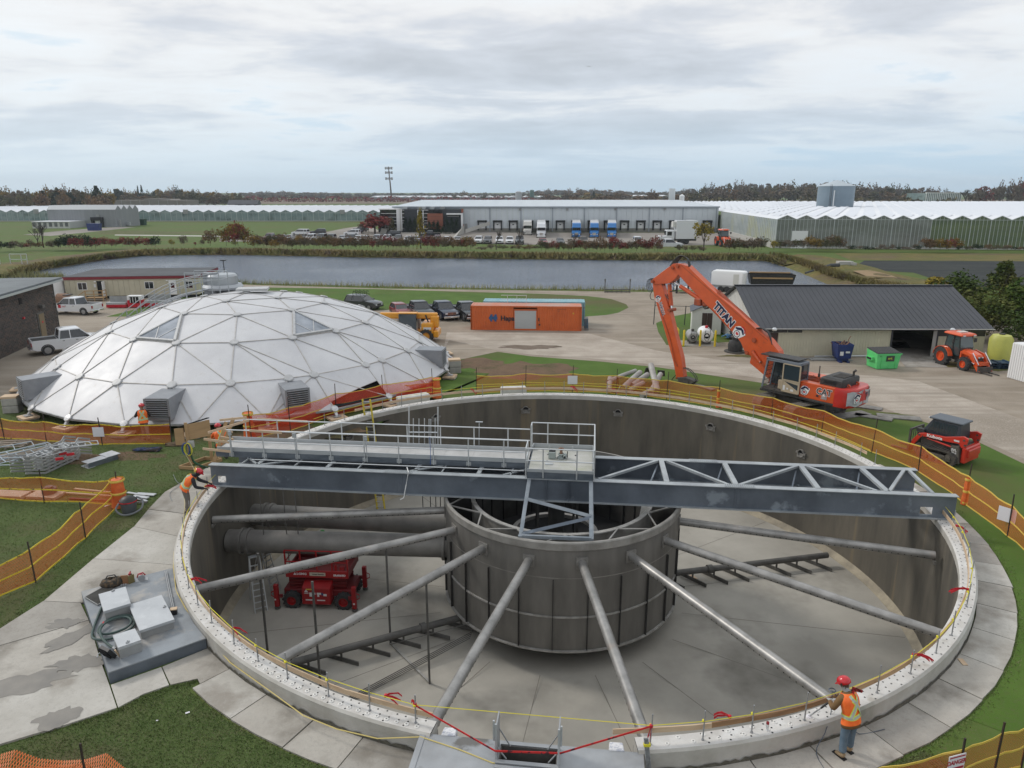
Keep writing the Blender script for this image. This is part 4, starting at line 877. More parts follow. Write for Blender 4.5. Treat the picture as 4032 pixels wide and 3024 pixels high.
fsign(V0((-20.95,34.7,0)),.05,'white sheet on the fence in front of the dome')
fsign(fr[2]+V0((0,-.07,0)),0,'white sheet on the fence behind the tank near the pile of pipes',.62,.55,.85)
q=le(fr[11],fr[10],.08);fsign(q+V0((-.08,-.1,0)),-.95,'white sheet on the fence at the right edge of the picture',.6,.55,.85)
def txt(s,size,loc,rot,mat,name,parent=None,ext=.002,align='CENTER',sx=1.,cR=True,bu=.0,shear=.0):
 0
 cu=bpy.data.curves.new(name,'FONT');cu.body=s;cu.size=size;cu.extrude=ext;cu.align_x=align;cu.align_y='CENTER';cu.offset=bu;cu.shear=shear;cu.resolution_u=2
 t=ON(name+'_tmp',cu);LK(t);dg=bpy.context.evaluated_depsgraph_get();me=bpy.data.meshes.new_from_object(t.evaluated_get(dg));COL.objects.unlink(t);bpy.data.objects.remove(t)
 Mx=MT_(V0(loc))@rot.to_4x4()@Matrix.Diagonal((sx,1,1,1))
 if parent is not None:Mx=WM[parent.name].inverted()@Mx
 me.transform(Mx);me.materials.clear();me.materials.append(mat);o=ON(name,me);LK(o)
 if parent is not None:o.parent=parent;WM[o.name]=WM[parent.name]
 return o
def b5(xd,yd):
 x=V0(xd).normalized();z=x.cross(V0(yd)).normalized();y=z.cross(x);return Matrix((x,y,z)).transposed()
ds=bd('danger_sign','white DANGER sign with red border hung on the bottom right fence','sign',(lambda q:V0((q.x,q.y,.52)))(G(Zl(1715,1545),1.2)),.28)
BX((-.22,-.04,0),(.22,-.028,.66),'board',do,ds)
MB().b2((-.2,-.045,.3),(.2,-.041,.36)).b2((-.2,-.045,.6),(.2,-.041,.63)).mk('red_band',M('sign_red',(.42,.02,.04),ba=.5),ds)
txt('DANGER',.15,WM[ds.name]@V0((0,-.044,.48)),(WM[ds.name].to_3x3()@b5((1,0,0),(0,0,1))),MATS['sign_red'],'lettering',ds,bu=.004,sx=.82)
ed=M('threaded_rod',(.4,.41,.42),(.28,.28,.29),bc=20,ba=.5,bq=.5)
rodA=[-167.8,-172.3,-177.2,-162.3,-157,-152,-147,-142.2,-137.4,-131.8,-127.1,-122.4,-116.9,-112.1,-107.3,-86.,-81.2,-76.5,-70.9,-66,-61.6,-56.,-50.4,-45.7,-38.1,-31.5,-25.3,-20.5,-15.6,-10.5,10.4,14.3,20.8,25.5,30.2,36.,40.7,45.7,50.8,55.9,60.5,66.,70.8,75.4,81.,85.6,90.2,95.6,100.5,105.4,110.5,115.4,120.5,125.5,130.3,135.2,140.3,145.5]
def rod_label(a):
 a=norm(a)
 if a<-155:return 'threaded rod on the left rim near the kneeling worker side'.replace('kneeling ','')
 if a<-105:return 'threaded rod standing on the front left rim with board and string'
 if a<-60:return 'threaded rod standing on the front rim between notch and near worker'
 if a<0:return 'threaded rod standing on the right rim with board and string'
 if a<60:return 'threaded rod standing on the far right rim by the excavator'
 return 'threaded rod standing on the far rim before the orange fence'
rodP=None;rr=random.Random(2);rod_h={}
for i,a in EN(rodA):
 r_=14.5 if abs(a)>0 else 14.55;r_=14.49 if norm(a)<-90 or norm(a)>100 else 14.55
 if 5<norm(a)<=100:r_=14.6
 p=TP(r_,a,bL)
 if i==0:
  mb=MB().tu([(0,0,0),(0,0,.76)],.018,6).la([(.035,0),(.035,.02),(.0001,.02)],n=6);rodP=so(mb,'threaded_rod',ed,rod_label(a),'rod',p,0,'threaded rods standing on the tank rim')
 else:
  c=rodP.copy();LK(c);c.location=p;c.rotation_euler=(ru(rr,-.03,.03),ru(rr,-.03,.03),0);c.scale=(1,1,ru(rr,.88,1.05));c['label']=rod_label(a)
def board(a0,a1,r_,z,mat,be,h=.135,th=.03):
 n=max(3,int(abs(a1-a0)/1.6));mb=MB();rings_=[]
 for k in RG(n+1):
  a=a0+(a1-a0)*k/n;dz=.012*sin(k*.9)
  rings_.append([TP(r_,a,z+dz),TP(r_+th,a,z+dz),TP(r_+th,a,z+h+dz),TP(r_,a,z+h+dz)])
 mb.loft(rings_);return so(mb,'edge_board',mat,be,'board',TP(r_,a0,z),wo=1,bA='thin boards bent round the tank rim')
ee=M('tan_lumber',(.5,.33,.19),(.4,.25,.13),bc=2.,ba=.75,bH=(.5,.5,4));eS=M('brown_lumber',(.34,.2,.1),(.25,.14,.07),bc=2.,ba=.8,bH=(.5,.5,4),c3=(.12,.06,.03),by=3,lo3=.62,hi3=.7)
for a0,a1,mt,be in((-179,-166,bJ,'pale edge board at the left rim where the bent worker leans'),(-166,-152,bJ,'pale edge board on the left rim beside the concrete pad'),(-152,-137,bJ,'pale edge board on the left rim just past the first red ribbons'),(-137,-122.5,bJ,'pale edge board on the front left rim, third from the notch'),(-122.5,-114.5,bJ,'short pale edge board second from the rim notch'),(-114.5,-105.6,bJ,'pale edge board ending over the left edge of the rim notch'),(-89.3,-80.3,bJ,'pale edge board starting over the right edge of the rim notch'),(-80.3,-66.5,eS,'brown edge board between the notch and the near worker'),(-66.5,-52,ee,'tan edge board just right of the near worker'),(-52,-37,ee,'tan edge board on the front right rim'),(-37,-22,bJ,'pale edge board on the right rim beside the pale slabs'),(-22,-9.5,bJ,'pale edge board at the right end of the steel bridge')):
 board(a0,a1,14.45,.8,mt,be)
for k,(a0,a1)in EN(((13,27),(27,41),(41,55),(55,69),(69,83),(83,97),(97,111),(111,124),(124,137))):
 board(a0,a1,14.64,.8,bJ,('pale edge board on the far rim, %s from the right'%('first','second','third','fourth','fifth','sixth','seventh','eighth','ninth')[k]))
dp=M('yellow_string',(.7,.62,.03),ba=.6)
sp_=[TP(14.49,a,1.06+.02*sin(a))for a in[x for x in RG(-182,-106,5)]]
mb=MB().tu(sp_,.011,4)
st_=[TP(14.49,-107.3,1.06),TP(14.,-97,1.04),TP(14.55,-86.,1.07)]+[TP(14.55,a,1.06)for a in(-81,-76.5,-71,-66,-61.6,-56,-50.4,-45.7,-38,-31.5,-25,-20,-15.6,-10)]
mb.tu(st_[:1]+st_[2:],.011,4);so(mb,'guide_string',dp,'yellow string tied from rod to rod along the near half of the rim','string',TP(14.49,-107,1.),wo=1)
mb=MB().tu([TP(14.6,a,1.1)for a in RG(12,150,4)],.011,4);so(mb,'guide_string',dp,'yellow string tied from rod to rod along the far rim','string',TP(14.6,80,1.),wo=1)
mb=MB()
for a in(-81.2,-76.5,-56,-50.4,-45.7,-38.1,-31.5,-20.5,-122.4,-116.9,-107.3,-127.1,-86,-15.6):mb.la([(.0001,-.03),(.035,-.02),(.035,.02),(.0001,.03)],TP(14.52,a,1.06),6)
so(mb,'string_knot',dp,'small yellow knots where the string is tied to the rods','knot',TP(14.5,-80,1.06),wo=1,bj='stuff')
mb=MB().tu([G(Zi(1285,60),.45),G(Zi(1280,180),.45),G(Zi(1300,350),.35),G(Zi(1370,480),.4),G(Zi(1540,700),.3),G(Zi(1700,880),.3),G(Zi(1980,1080),.32),G(Zi(2212,1250),.3),G(Zj(550,1270),.33),G(Zj(800,1370),.33),G(Zj(1100,1440),.36),G(Zj(1420,1428),.53),G(Zj(1700,1520),.53),G(Zj(1950,1620),.53),G(Zj(2250,1640),.53)],.014,5)
so(mb,'yellow_rope',M('pale_yellow_rope',(.62,.5,.18),ba=.7),'slack yellow rope lying along the outer foot of the rim and over the steel trough','rope',G(Zi(1540,700)),wo=1)
bU=M('red_flagging',(.62,.02,.03),(.42,.01,.03),bc=9,ba=.5)
def fz(p,d,be,L_=.5,w_=.05,seed=1):
 rr=random.Random(seed);mb=MB();p=V0(p)
 for s_ in RG(3):
  q=p.copy();dd=V0(d).normalized()+V0((ru(rr,-.5,.5),ru(rr,-.5,.5),ru(rr,-.3,.1)));dd.normalize();rings_=[]
  for k in RG(5):
   u=V0((ru(rr,-.3,.3),ru(rr,-.3,.3),1)).normalized()*w_/2;th=V0((.004,.004,0))
   rings_.append([q-u,q+u,q+u+th,q-u+th]);q=q+dd*(L_/5)+V0((ru(rr,-.02,.02),ru(rr,-.02,.02),-.03*k+ru(rr,-.02,.04)))
  mb.loft(rings_)
 mb.la([(.0001,-.05),(.045,-.03),(.04,.03),(.0001,.05)],p,7)
 so(mb,'red_ribbon',bU,be,'ribbon',p,wo=1,bA='red ribbons tied to the rods')
for i,(p,d,be,L_)in EN(((TP(14.4,-146,.95),(1,-.2,.3),'large red ribbon hanging over a pipe end on the left rim',.55),(TP(14.45,-132,1.02),(1,-.3,-.2),'red ribbon at a rod above the grout collars',.45),(TP(14.4,-110.5,1.04),(1,.0,0),'red ribbon twisted on the string left of the notch',.45),(TP(14.49,-107.3,1.08),(-.1,0,1),'red ribbon knotted on the last rod left of the notch',.25),(TP(14.55,-86,1.06),(-.1,0,-1),'red ribbon knotted on the first rod right of the notch',.35),(TP(14.5,-78.7,1.06),(-.7,.5,.1),'red ribbon blowing off the string right of the notch',.45),(TP(14.5,-55.5,1.05),(1,-.1,-.1),'long red ribbon trailing over the rim right of the near worker',.7),(TP(14.5,-37,1.),(-.9,.1,.1),'broad red ribbon across the right rim by the pale slabs',.6),(TP(14.55,-17,.9),(.7,-.3,0),'red ribbon at the right rim just below the bridge end',.45),(TP(14.49,-176.5,1.),(1,.1,.1),'bright red ribbon beside the left girder end',.5),(TP(14.7,84,1.),(1,-.2,-.3),'red ribbon on the far rim right of the white sheet',.55),(TP(14.7,74,.95),(1,0,-.1),'red ribbon on the far rim in front of the pipe pile',.4),(TP(14.7,50,.85),(1,-.3,0),'red ribbon on the far rim before the excavator tracks',.5),(TP(14.7,108,1.),(1,0,-.2),'red ribbon on the far rim by the white cement block',.45))):fz(p,d,be,L_,.055,i+5)
mb=MB();eT=M('danger_tape',(.6,.02,.02),(.1,.01,.02),bc=5,ba=.5,lo=.56,hi=.6)
pts=[TP(14.49,-107.3,1.05),V0((-.36,12.95,.9)),V0((1.04,12.93,.86)),TP(14.55,-86,1.05)]
for a,b in zip(pts[:-1],pts[1:]):mb.be(a,b,.012,.045)
so(mb,'danger_tape',eT,'red tape pulled across the rim notch and round the open hatch doors','tape',pts[1],wo=1)
lb=V0((-7.35,37.35,FZ));lt=TP(14.4,134.6,1.45);lad=bd('extension_ladder','tall yellow ladder standing in the tank and leaning on the far left rim','ladder',lb)
eU=M('ladder_yellow',(.6,.47,.04),(.5,.4,.05),bc=3,ba=.5);sd_=V0((.72,-.69,0)).normalized()*-1;sd_=V0((1,-.05,0)).normalized()
for s_ in(-.21,.21):MB().be(lb+sd_*s_,lt+sd_*s_,.09,.05).mk('side_rail',eU,lad,wo=1)
for k in RG(22):mb=MB();t=(k+.5)/22;mb.be(le(lb,lt,t)-sd_*.2,le(lb,lt,t)+sd_*.2,.04,.04);mb.mk('rung',bF,lad,wo=1)
rk=bd('rod_rack','grey rack of thin vertical bars standing behind the walkway rails','rack',VY(Zf(1480,790),31.2))
for x,yt,yb in((1350,470,810),(1602,470,820),(1388,570,800),(1437,572,790),(1485,570,800),(1525,575,800),(1540,575,800),(1578,570,790)):
 a_=VY(Zf(x,yt),31.2);b_=VY(Zf(x,yb),31.2);MB().tu([a_,b_],.035 if yt<500 else .022,6).mk('rack_bar',bF,rk,wo=1)
MB().tu([VY(Zf(1352,690),31.2),VY(Zf(1605,692),31.2)],.03,6).mk('cross_bar',bF,rk,wo=1)
th=VY(Zf(1960,800),31);mb=MB().tu([th,VY(Zf(1962,600),31)],.022,6).tu([VY(Zf(1930,600),31),VY(Zf(1992,601),31)],.028,6);so(mb,'tee_handle',bF,'tall T-shaped valve key standing behind the middle of the walkway','valve key',th,wo=1)
z8=zf(300,2200,3.95)
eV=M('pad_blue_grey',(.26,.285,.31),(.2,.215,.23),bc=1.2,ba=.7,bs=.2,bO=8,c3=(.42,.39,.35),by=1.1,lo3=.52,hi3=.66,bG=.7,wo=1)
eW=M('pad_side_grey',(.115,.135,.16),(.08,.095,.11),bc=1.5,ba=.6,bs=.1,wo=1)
pad=bd('equipment_pad','raised blue grey concrete pad carrying three metal hatch boxes beside the tank','concrete pad',(-11,19,0))
pc=[V0((-13.55,20.26,0)),V0((-10.55,16.29,0)),V0((-8.62,17.8,0)),TP(14.79,-140),TP(14.79,-146),TP(14.79,-151),V0((-11.25,21.78,0))]
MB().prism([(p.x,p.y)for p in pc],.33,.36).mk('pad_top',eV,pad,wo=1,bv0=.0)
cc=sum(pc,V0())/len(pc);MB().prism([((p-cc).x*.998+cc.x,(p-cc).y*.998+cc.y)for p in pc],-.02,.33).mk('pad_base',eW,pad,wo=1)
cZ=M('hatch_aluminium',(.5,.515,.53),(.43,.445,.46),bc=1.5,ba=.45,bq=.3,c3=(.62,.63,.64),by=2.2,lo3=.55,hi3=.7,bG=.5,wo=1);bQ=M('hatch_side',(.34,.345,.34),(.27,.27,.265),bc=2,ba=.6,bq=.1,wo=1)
def hatch(c4,zt,be,latch):
 P=[G(z8(*q),zt)for q in c4];c=sum(P,V0())/4;h_=bd('hatch_box',be,'hatch box',(c.x,c.y,.36),0,'metal hatch boxes on the pad')
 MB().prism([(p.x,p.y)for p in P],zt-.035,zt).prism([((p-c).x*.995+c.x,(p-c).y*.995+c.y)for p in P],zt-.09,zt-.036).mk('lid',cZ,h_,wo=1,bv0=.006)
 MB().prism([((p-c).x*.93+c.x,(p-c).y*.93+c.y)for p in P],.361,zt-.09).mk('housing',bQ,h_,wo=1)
 l_=G(z8(*latch),zt);MB().box(l_+V0((0,0,.015)),(.05,.1,.03)).tu([l_+V0((-.02,0,.02)),l_+V0((0,.0,.06)),l_+V0((.02,0,.02))],.008,5).mk('latch',b7,h_,wo=1)
hatch(((345,550),(770,430),(850,690),(425,820)),.78,'square grey hatch box on the pad nearest the floor grating',(575,500))
hatch(((815,715),(1330,560),(1530,940),(985,1120)),.67,'largest grey hatch box on the pad, with an orange scuff on its lid',(1375,750))
hatch(((565,1190),(915,1080),(1010,1260),(650,1385)),.73,'smallest grey hatch box at the front of the pad',(800,1300))
gp=[G(z8(135,600),.4),G(z8(470,415),.4),G(z8(620,460),.4),G(z8(560,600),.4),G(z8(335,720),.4)]
gr=bd('floor_grating','grey bar grating plate lying behind the square hatch box','grating',(gp[0].x,gp[0].y,.36))
A0,A1,A2=gp[0],gp[1],gp[4]
mb=MB()
for k in RG(30):mb.be(le(A0,A1,k/29),le(A0,A1,k/29)+(A2-A0),.008,.03)
mb.mk('bearing_bar',bE,gr,wo=1,bj='stuff')
mb=MB()
for k in RG(14):mb.be(le(A0,A2,k/13),le(A0,A2,k/13)+(A1-A0),.008,.03)
mb.mk('cross_bar',bE,gr,wo=1,bj='stuff')
for a,b in((A0,A1),(A0,A2),(A2,A2+(A1-A0))):MB().be(a,b,.015,.04).mk('edge_bar',bQ,gr,wo=1)
def hz(pts,z=.39):return[G(z8(x,y),z+k)for x,y,k in pts]
eX=M('green_hose',(.035,.065,.06),(.05,.085,.075),bc=5,ba=.45)
hp=hz([(395,760,.02),(330,920,.02),(270,1080,.02),(245,1180,.02),(270,1240,.02),(400,1262,.02),(560,1235,.02),(700,1170,.03),(850,1085,.04),(900,1010,.06),(890,930,.09),(830,885,.1),(700,885,.1),(560,920,.1),(440,990,.1),(360,1070,.08),(345,1140,.06),(400,1170,.05),(520,1165,.04),(650,1130,.05),(780,1070,.07),(850,1000,.1),(845,940,.13),(770,905,.14),(640,915,.14),(500,970,.14),(400,1050,.14),(370,1130,.13),(390,1210,.12),(450,1290,.1),(520,1350,.08),(580,1385,.08)])
hs=bd('suction_hose','thick dark green hose coiled between the hatch boxes','hose',(hp[8].x,hp[8].y,.36))
def spt(p,n=4):
 out=[]
 for i in RG(len(p)-1):
  p0=p[max(i-1,0)];p1=p[i];p2=p[i+1];p3=p[min(i+2,len(p)-1)]
  for k in RG(n):
   t=k/n;out.append(.5*((2*p1)+(p2-p0)*t+(2*p0-5*p1+4*p2-p3)*t*t+(3*p1-p0-3*p2+p3)*t**3))
 out.append(p[-1]);return out
MB().tu(spt(hp),.035,10).mk('hose',eX,hs,wo=1,sm=1)
MB().tu([hp[-1]-(hp[-1]-hp[-2]).normalized()*.0,hp[-1]+(hp[-1]-hp[-2]).normalized()*.12],.048,10).mk('coupling',b7,hs,wo=1)
mb=MB();i=12;mb.tu([hp[14]+V0((-.01,0,0)),hp[14]+(hp[15]-hp[14]).normalized()*.08],.038,10);mb.mk('red_tape',bU,hs,wo=1)
cdt=hz([(1505,820,.03),(1460,600,.03),(1420,400,.03),(1380,190,.03)])
mb=MB().tu(cdt,.016,6).tu([p+V0((.05,0,0))for p in cdt],.016,6);so(mb,'steel_conduit',b7,'pair of straight conduits lying on the pad beside the rim','conduit',cdt[0],wo=1)
q=G(z8(1525,860),.36);jb=bd('junction_box','black electrical box with pale lid at the end of the conduits','junction box',q,.3)
BX((-.09,-.07,0),(.09,.07,.16),'box',M('black_plastic',(.02,.02,.022),ba=.5),jb,bv0=.01);BX((-.095,-.075,.162),(.095,.075,.19),'lid',bJ,jb)
b8=MATS['black_plastic'];dT=M('tool_red',(.35,.03,.04),ba=.45)
q=G(z8(560,420),.36);tb=bd('tool_bag','dark canvas tool bag slumped at the back of the pad','tool bag',q,.4);rr=random.Random(8)
mb=MB().la([(.0001,0),(.24,.02),(.27,.12),(.22,.24),(.12,.26),(.1,.2),(.0001,.2)],n=12);mb.v=[(x*1.2+ru(rr,-.03,.03),y*.8+ru(rr,-.03,.03),z+ru(rr,-.02,.02))for x,y,z in mb.v];mb.mk('bag',M('bag_canvas',(.035,.032,.026),(.14,.09,.05),bc=9,ba=.9,lo=.45,hi=.65),tb,sm='full')
MB().tu([(-.2,0,.2),(-.1,.05,.34),(.1,.05,.34),(.2,0,.2)],.018,6).mk('handle',b8,tb)
mb=MB();
for k in RG(6):mb.cyl((.28+.06*(k%3),-.2+.06*(k//3),.03),.022,.06,8)
mb.mk('drill_bit_tray',b7,tb,bj='stuff')
q=G(z8(790,390),.36);bx=bd('plywood_piece','small brown plywood offcuts standing folded on the pad','plywood',q,.2)
BX((-.16,0,0),(.06,.02,.3),'board',M('ply_brown',(.34,.17,.08),(.26,.13,.06),bc=4,ba=.7),bx);MB().box((.14,.02,.14),(.19,.02,.28),rz=.7).mk('board',M('ply_olive',(.16,.13,.05),ba=.7),bx)
q=G(z8(865,330),.36);dr=bd('cordless_drill','red and black cordless drill standing behind the plywood offcuts','drill',q,.3)
BX((-.05,-.04,0),(.05,.05,.07),'battery',b8,dr,bv0=.01);MB().be((0,0,.07),(0,0,.22),.045,.06).mk('handle',b8,dr);MB().tu([(-.03,-.1,.25),(-.03,.06,.25)],.035,8).mk('motor_body',dT,dr);MB().tu([(-.03,.06,.25),(-.03,.12,.25)],.02,8).mk('chuck',b8,dr)
q=G(z8(1020,335),.36);cs=bd('circular_saw','red circular saw resting on the pad','circular saw',q,.5)
MB().cyl((0,-.04,.1),.11,.03,18,'Y').mk('blade_guard',b7,cs);BX((-.18,-.09,0),(.18,.1,.015),'base_plate',b7,cs);MB().tu([(0,.0,.12),(0,.14,.12)],.055,10).mk('motor_body',dT,cs);MB().tu([(-.12,.04,.1),(-.08,.04,.22),(.06,.04,.24),(.12,.04,.14)],.022,6).mk('handle',dT,cs)
q=G(z8(510,1540),.36);hb=bd('work_light','black finned floodlight lying tilted at the front corner of the pad','work light',q,-.5)
MB().box((0,0,.18),(.36,.1,.34),rx=.5).mk('housing',b8,hb)
for k in RG(9):MB().box((-.14+.035*k,-.09,.19),(.01,.07,.3),rx=.5).mk('cooling_fin',bD,hb)
MB().tu([(-.2,.02,.2),(-.3,.0,.1),(-.34,-.1,.03),(-.26,-.16,.02)],.02,6).mk('bracket',b7,hb)
q=G(z8(655,1530),.36);mb=MB().box((0,0,.1),(.05,.04,.34),rx=.35,ry=.1);so(mb,'wood_shim',bJ,'pale wooden shim leaning on the smallest hatch box','wood piece',q,-.6)
Zt=zf(1600,2750,2.212);TZ=.52
ef=M('trough_steel',(.4,.415,.43),(.3,.31,.32),bc=.9,ba=.45,bq=.3,wo=1,c3=(.13,.12,.105),by=.75,lo3=.56,hi3=.62,bG=.85);dU=M('trough_rim_steel',(.34,.35,.36),ba=.5,bq=.35)
A_=G(Zt(160,305),TZ);B_=G(Zt(2065,475),TZ);U_=(B_-A_).normalized();W0=V0((U_.y,-U_.x,0));tr_=bd('steel_trough','grey steel trough with stained lid and open hatch in the rim notch','trough',(A_.x,A_.y,0),math.atan2(U_.y,U_.x))
LT=(B_-A_).length
def lt(n,z):
 p=G(n,z)-A_;return(p.dot(U_),-p.dot(W0))
hx0,hy0=lt(Zt(825,395),TZ);hx1,_=lt(Zt(1320,435),TZ);hy1=-.62
for a,b in(((0,-1.45,TZ-.03),(hx0,0,TZ)),((hx1,-1.45,TZ-.03),(LT,0,TZ)),((hx0,hy0,TZ-.03),(hx1,0,TZ)),((hx0,-1.45,TZ-.03),(hx1,hy1,TZ))):
 BX(a,b,'lid_plate',ef,tr_)
MB().b2((-.0,-1.45,.0),(LT,-1.44,TZ-.03)).b2((0,-1.45,-.3),(.02,0,TZ-.03)).b2((LT-.02,-1.45,-.3),(LT,0,TZ-.03)).b2((0,-.02,-.9),(LT,0,TZ-.03)).mk('side_plate',dU,tr_)
BX((-.1,-1.47,TZ-.06),(.03,.02,TZ+.015),'end_flange',ef,tr_)
BX((hx0,hy1,-.3),(hx1,hy0,-.25),'trough_bottom',M('wet_mud',(.1,.085,.06),(.05,.045,.035),bc=3,ba=.4),tr_)
MB().b2((hx0,hy1,-.3),(hx0+.02,hy0,TZ-.03)).b2((hx1-.02,hy1,-.3),(hx1,hy0,TZ-.03)).b2((hx0,hy0-.02,-.3),(hx1,hy0,TZ-.03)).mk('hatch_lining',bE,tr_)
MB().b2((hx0-.05,hy1-.1,TZ),(hx1+.05,hy1,TZ+.05)).b2((hx0-.05,hy1-.22,TZ),(hx1+.05,hy1-.13,TZ+.03)).mk('hatch_sill',dU,tr_)
for x,s_ in((hx0-.04,-1),(hx1+.04,1)):
 BX((x-.015,hy1,TZ),(x+.015,hy0,TZ+.86),'hatch_door',dU,tr_)
 MB().b2((x-.02+s_*.05,hy1+.02,TZ+.5),(x+.02+s_*.05,hy1+.06,TZ+1.)).b2((x-.02,hy1-.02,TZ),(x+.02,hy1+.02,TZ+.95)).mk('door_edge',cZ,tr_)
 MB().be((x,hy0-.08,TZ+.5),(x-s_*.26,hy0-.08,TZ+.03),.025,.02).be((x,hy1+.05,TZ+.35),(x-s_*.22,hy1+.05,TZ+.03),.025,.02).mk('door_stay',b7,tr_)
for c,be in((Zt(375,290),'white scabbed concrete plinth behind the left end of the steel trough'),(Zt(1830,420),'white scabbed concrete plinth behind the right end of the steel trough')):
 p=G(c,.5);mb=MB().add([(-.17,-.16,0),(.17,-.16,0),(.17,.2,0),(-.17,.2,0),(-.17,-.16,.5),(.17,-.16,.5),(.15,.18,.42),(-.15,.18,.42)],[(0,3,2,1),(4,5,6,7),(0,1,5,4),(1,2,6,5),(2,3,7,6),(3,0,4,7)])
 so(mb,'concrete_plinth',M('plinth_white',(.68,.68,.69),(.42,.44,.5),bc=7,ba=.8,lo=.5,hi=.6),be,'plinth',(p.x,p.y,.05),-.1,bv0=.02,bA='white plinths in the notch')
q=G(Zt(2090,600),.1);rbm=bd('rod_bundle','bundle of threaded rods with yellow tape leaning at the right end of the trough','rod bundle',(q.x,q.y,.0))
for k in RG(8):
 o_=V0((.03*(k%4)-.05,.03*(k//4),0));MB().tu([V0((3.02,13.02,.05))+o_,V0((2.93,13.22,.98))+o_*.9],.013,6).mk('rod',ed,rbm,wo=1)
MB().box((2.945,13.2,.84),(.15,.075,.06)).mk('yellow_tape_band',dp,rbm,wo=1)
q=TP(14.58,-75.,bL);sc_=bd('spray_can','white spray can with dark red cap standing on the front rim','spray can',q)
MB().cyl((0,0,.09),.035,.18,12).mk('can',M('can_white',(.7,.7,.7),ba=.4),sc_);MB().cyl((0,0,.205),.034,.05,12).mk('cap',M('cap_red',(.3,.02,.03),ba=.4),sc_)
mb=MB().tu(spt([TP(14.45,-67.5,1.05),TP(14.6,-68,.6),TP(14.85,-69.5,.35),TP(15.05,-71,.07),TP(15.9,-72,.06),TP(16.6,-73.5,.05)]),.01,5).tu(spt([TP(14.45,-67.5,1.06),TP(14.62,-66.2,.6),TP(14.82,-66,.3),TP(14.95,-65.6,.07),TP(15.1,-63,.07)]),.01,5).la([(.07,-.015),(.09,0),(.07,.015)],TP(14.45,-67.5,1.08),10);so(mb,'power_cable',M('cord_grey',(.08,.1,.13),ba=.6),'grey cord looped over the string and hanging down the rim left of the near worker','cord',TP(14.8,-69,0),wo=1)
for p,d,be in((zA(90,420),(2.,.55,.55),'long white concrete block on the far rim path right of the ladder'),(zA(1340,330),(1.6,.55,.5),'white concrete block behind the far rim left of the white sheet')):
 q=bS(p[0],15.9,0,40,160);mb=MB().b2((-d[0]/2,-d[1]/2,0),(d[0]/2,d[1]/2,d[2]+.15));b=so(mb,'barrier_block',M('block_white',(.6,.6,.58),(.48,.47,.45),bc=2,ba=.85),be,'concrete block',q,math.atan2(q.y-TC.y,q.x-TC.x)-PI/2,bv0=.05)
LF=V0((-8.28,27.2,FZ));bC=bd('scissor_lift','red rough terrain scissor lift parked on the tank floor under the left pipes','scissor lift',LF,-.06)
cf=M('lift_red',(.36,.008,.01),(.28,.006,.008),bc=2,ba=.45);cF=M('lift_red_dark',(.16,.006,.008),ba=.6);co=M('tyre_rubber',(.03,.031,.032),(.05,.05,.05),bc=8,ba=.9,bs=.3);bV=M('label_white',(.65,.65,.65),ba=.5);eg=M('label_yellow',(.6,.45,.05),ba=.5)  # lift reds darkened in the colour for the shade at the tank's left
def wheel(parent,c,r_,w_,rimm,tread=12,axis='Y',name='wheel',rr_=.55):
 mb=MB().la([(r_*rr_,-w_/2),(r_*.93,-w_/2),(r_,-w_*.32),(r_,w_*.32),(r_*.93,w_/2),(r_*rr_,w_/2)],c,22,axis)
 for k in RG(tread):
  t=2*PI*k/tread;s_=w_*.25
  for sg in(-1,1):
   if axis=='Y':p=V0((r_*cos(t+sg*.12),sg*s_,r_*sin(t+sg*.12)));mb.box(V0(c)+p,(.05*r_/.36+.02,w_*.46,.05*r_/.36+.02),ry=-t)
 wv=mb.mk(name,co,parent)
 MB().la([(.0001,-w_*.3),(r_*.22,-w_*.34),(r_*.25,-w_*.22),(r_*rr_*.95,-w_*.2),(r_*rr_*1.02,-w_*.5),(r_*rr_*1.02,w_*.5),(r_*rr_*.9,w_*.2),(.0001,w_*.3)],c,18,axis).mk('rim',rimm,wv)
 return wv
for x in(-1.12,1.12):
 for y in(.22,1.65):wheel(bC,(x,y,.36),.37,.3,cf,12)
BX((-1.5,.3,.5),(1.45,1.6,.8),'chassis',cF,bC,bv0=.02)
MB().add([(-.62,-.02,.28),(.6,-.02,.28),(.62,-.02,1.05),(-.6,-.02,1.05),(-.62,.55,.28),(.6,.55,.28),(.64,.5,1.28),(-.58,.5,1.28)],[(0,1,2,3),(3,2,6,7),(0,3,7,4),(1,5,6,2),(4,7,6,5),(0,4,5,1)]).mk('engine_cover',cf,bC,bv0=.02)
for k in RG(4):
 z0=.85+.15*k
 for y in(.42,1.45):
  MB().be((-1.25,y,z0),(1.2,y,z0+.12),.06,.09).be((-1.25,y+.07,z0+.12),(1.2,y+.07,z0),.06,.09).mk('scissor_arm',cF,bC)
BX((-1.32,.18,1.42),(1.38,.24,1.76),'platform_side',cf,bC,bv0=.015)
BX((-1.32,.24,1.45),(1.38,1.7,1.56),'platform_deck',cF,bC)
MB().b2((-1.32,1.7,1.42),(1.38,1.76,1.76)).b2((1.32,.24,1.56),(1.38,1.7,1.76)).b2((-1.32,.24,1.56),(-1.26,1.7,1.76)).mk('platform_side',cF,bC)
for y in(.21,1.73):
 for z in(2.15,2.66):
  MB().tu([(-1.3,y,z),(1.36,y,z)],.028,8).mk('guard_rail',cf,bC)
 for x in(-1.3,-.65,.05,.7,1.36):MB().be((x,y,1.76),(x,y,2.66),.055,.055).mk('rail_post',cf,bC)
for x in(-1.3,1.36):
 for z in(2.15,2.66):MB().tu([(x,.21,z),(x,1.73,z)],.028,8).mk('guard_rail',cf,bC)
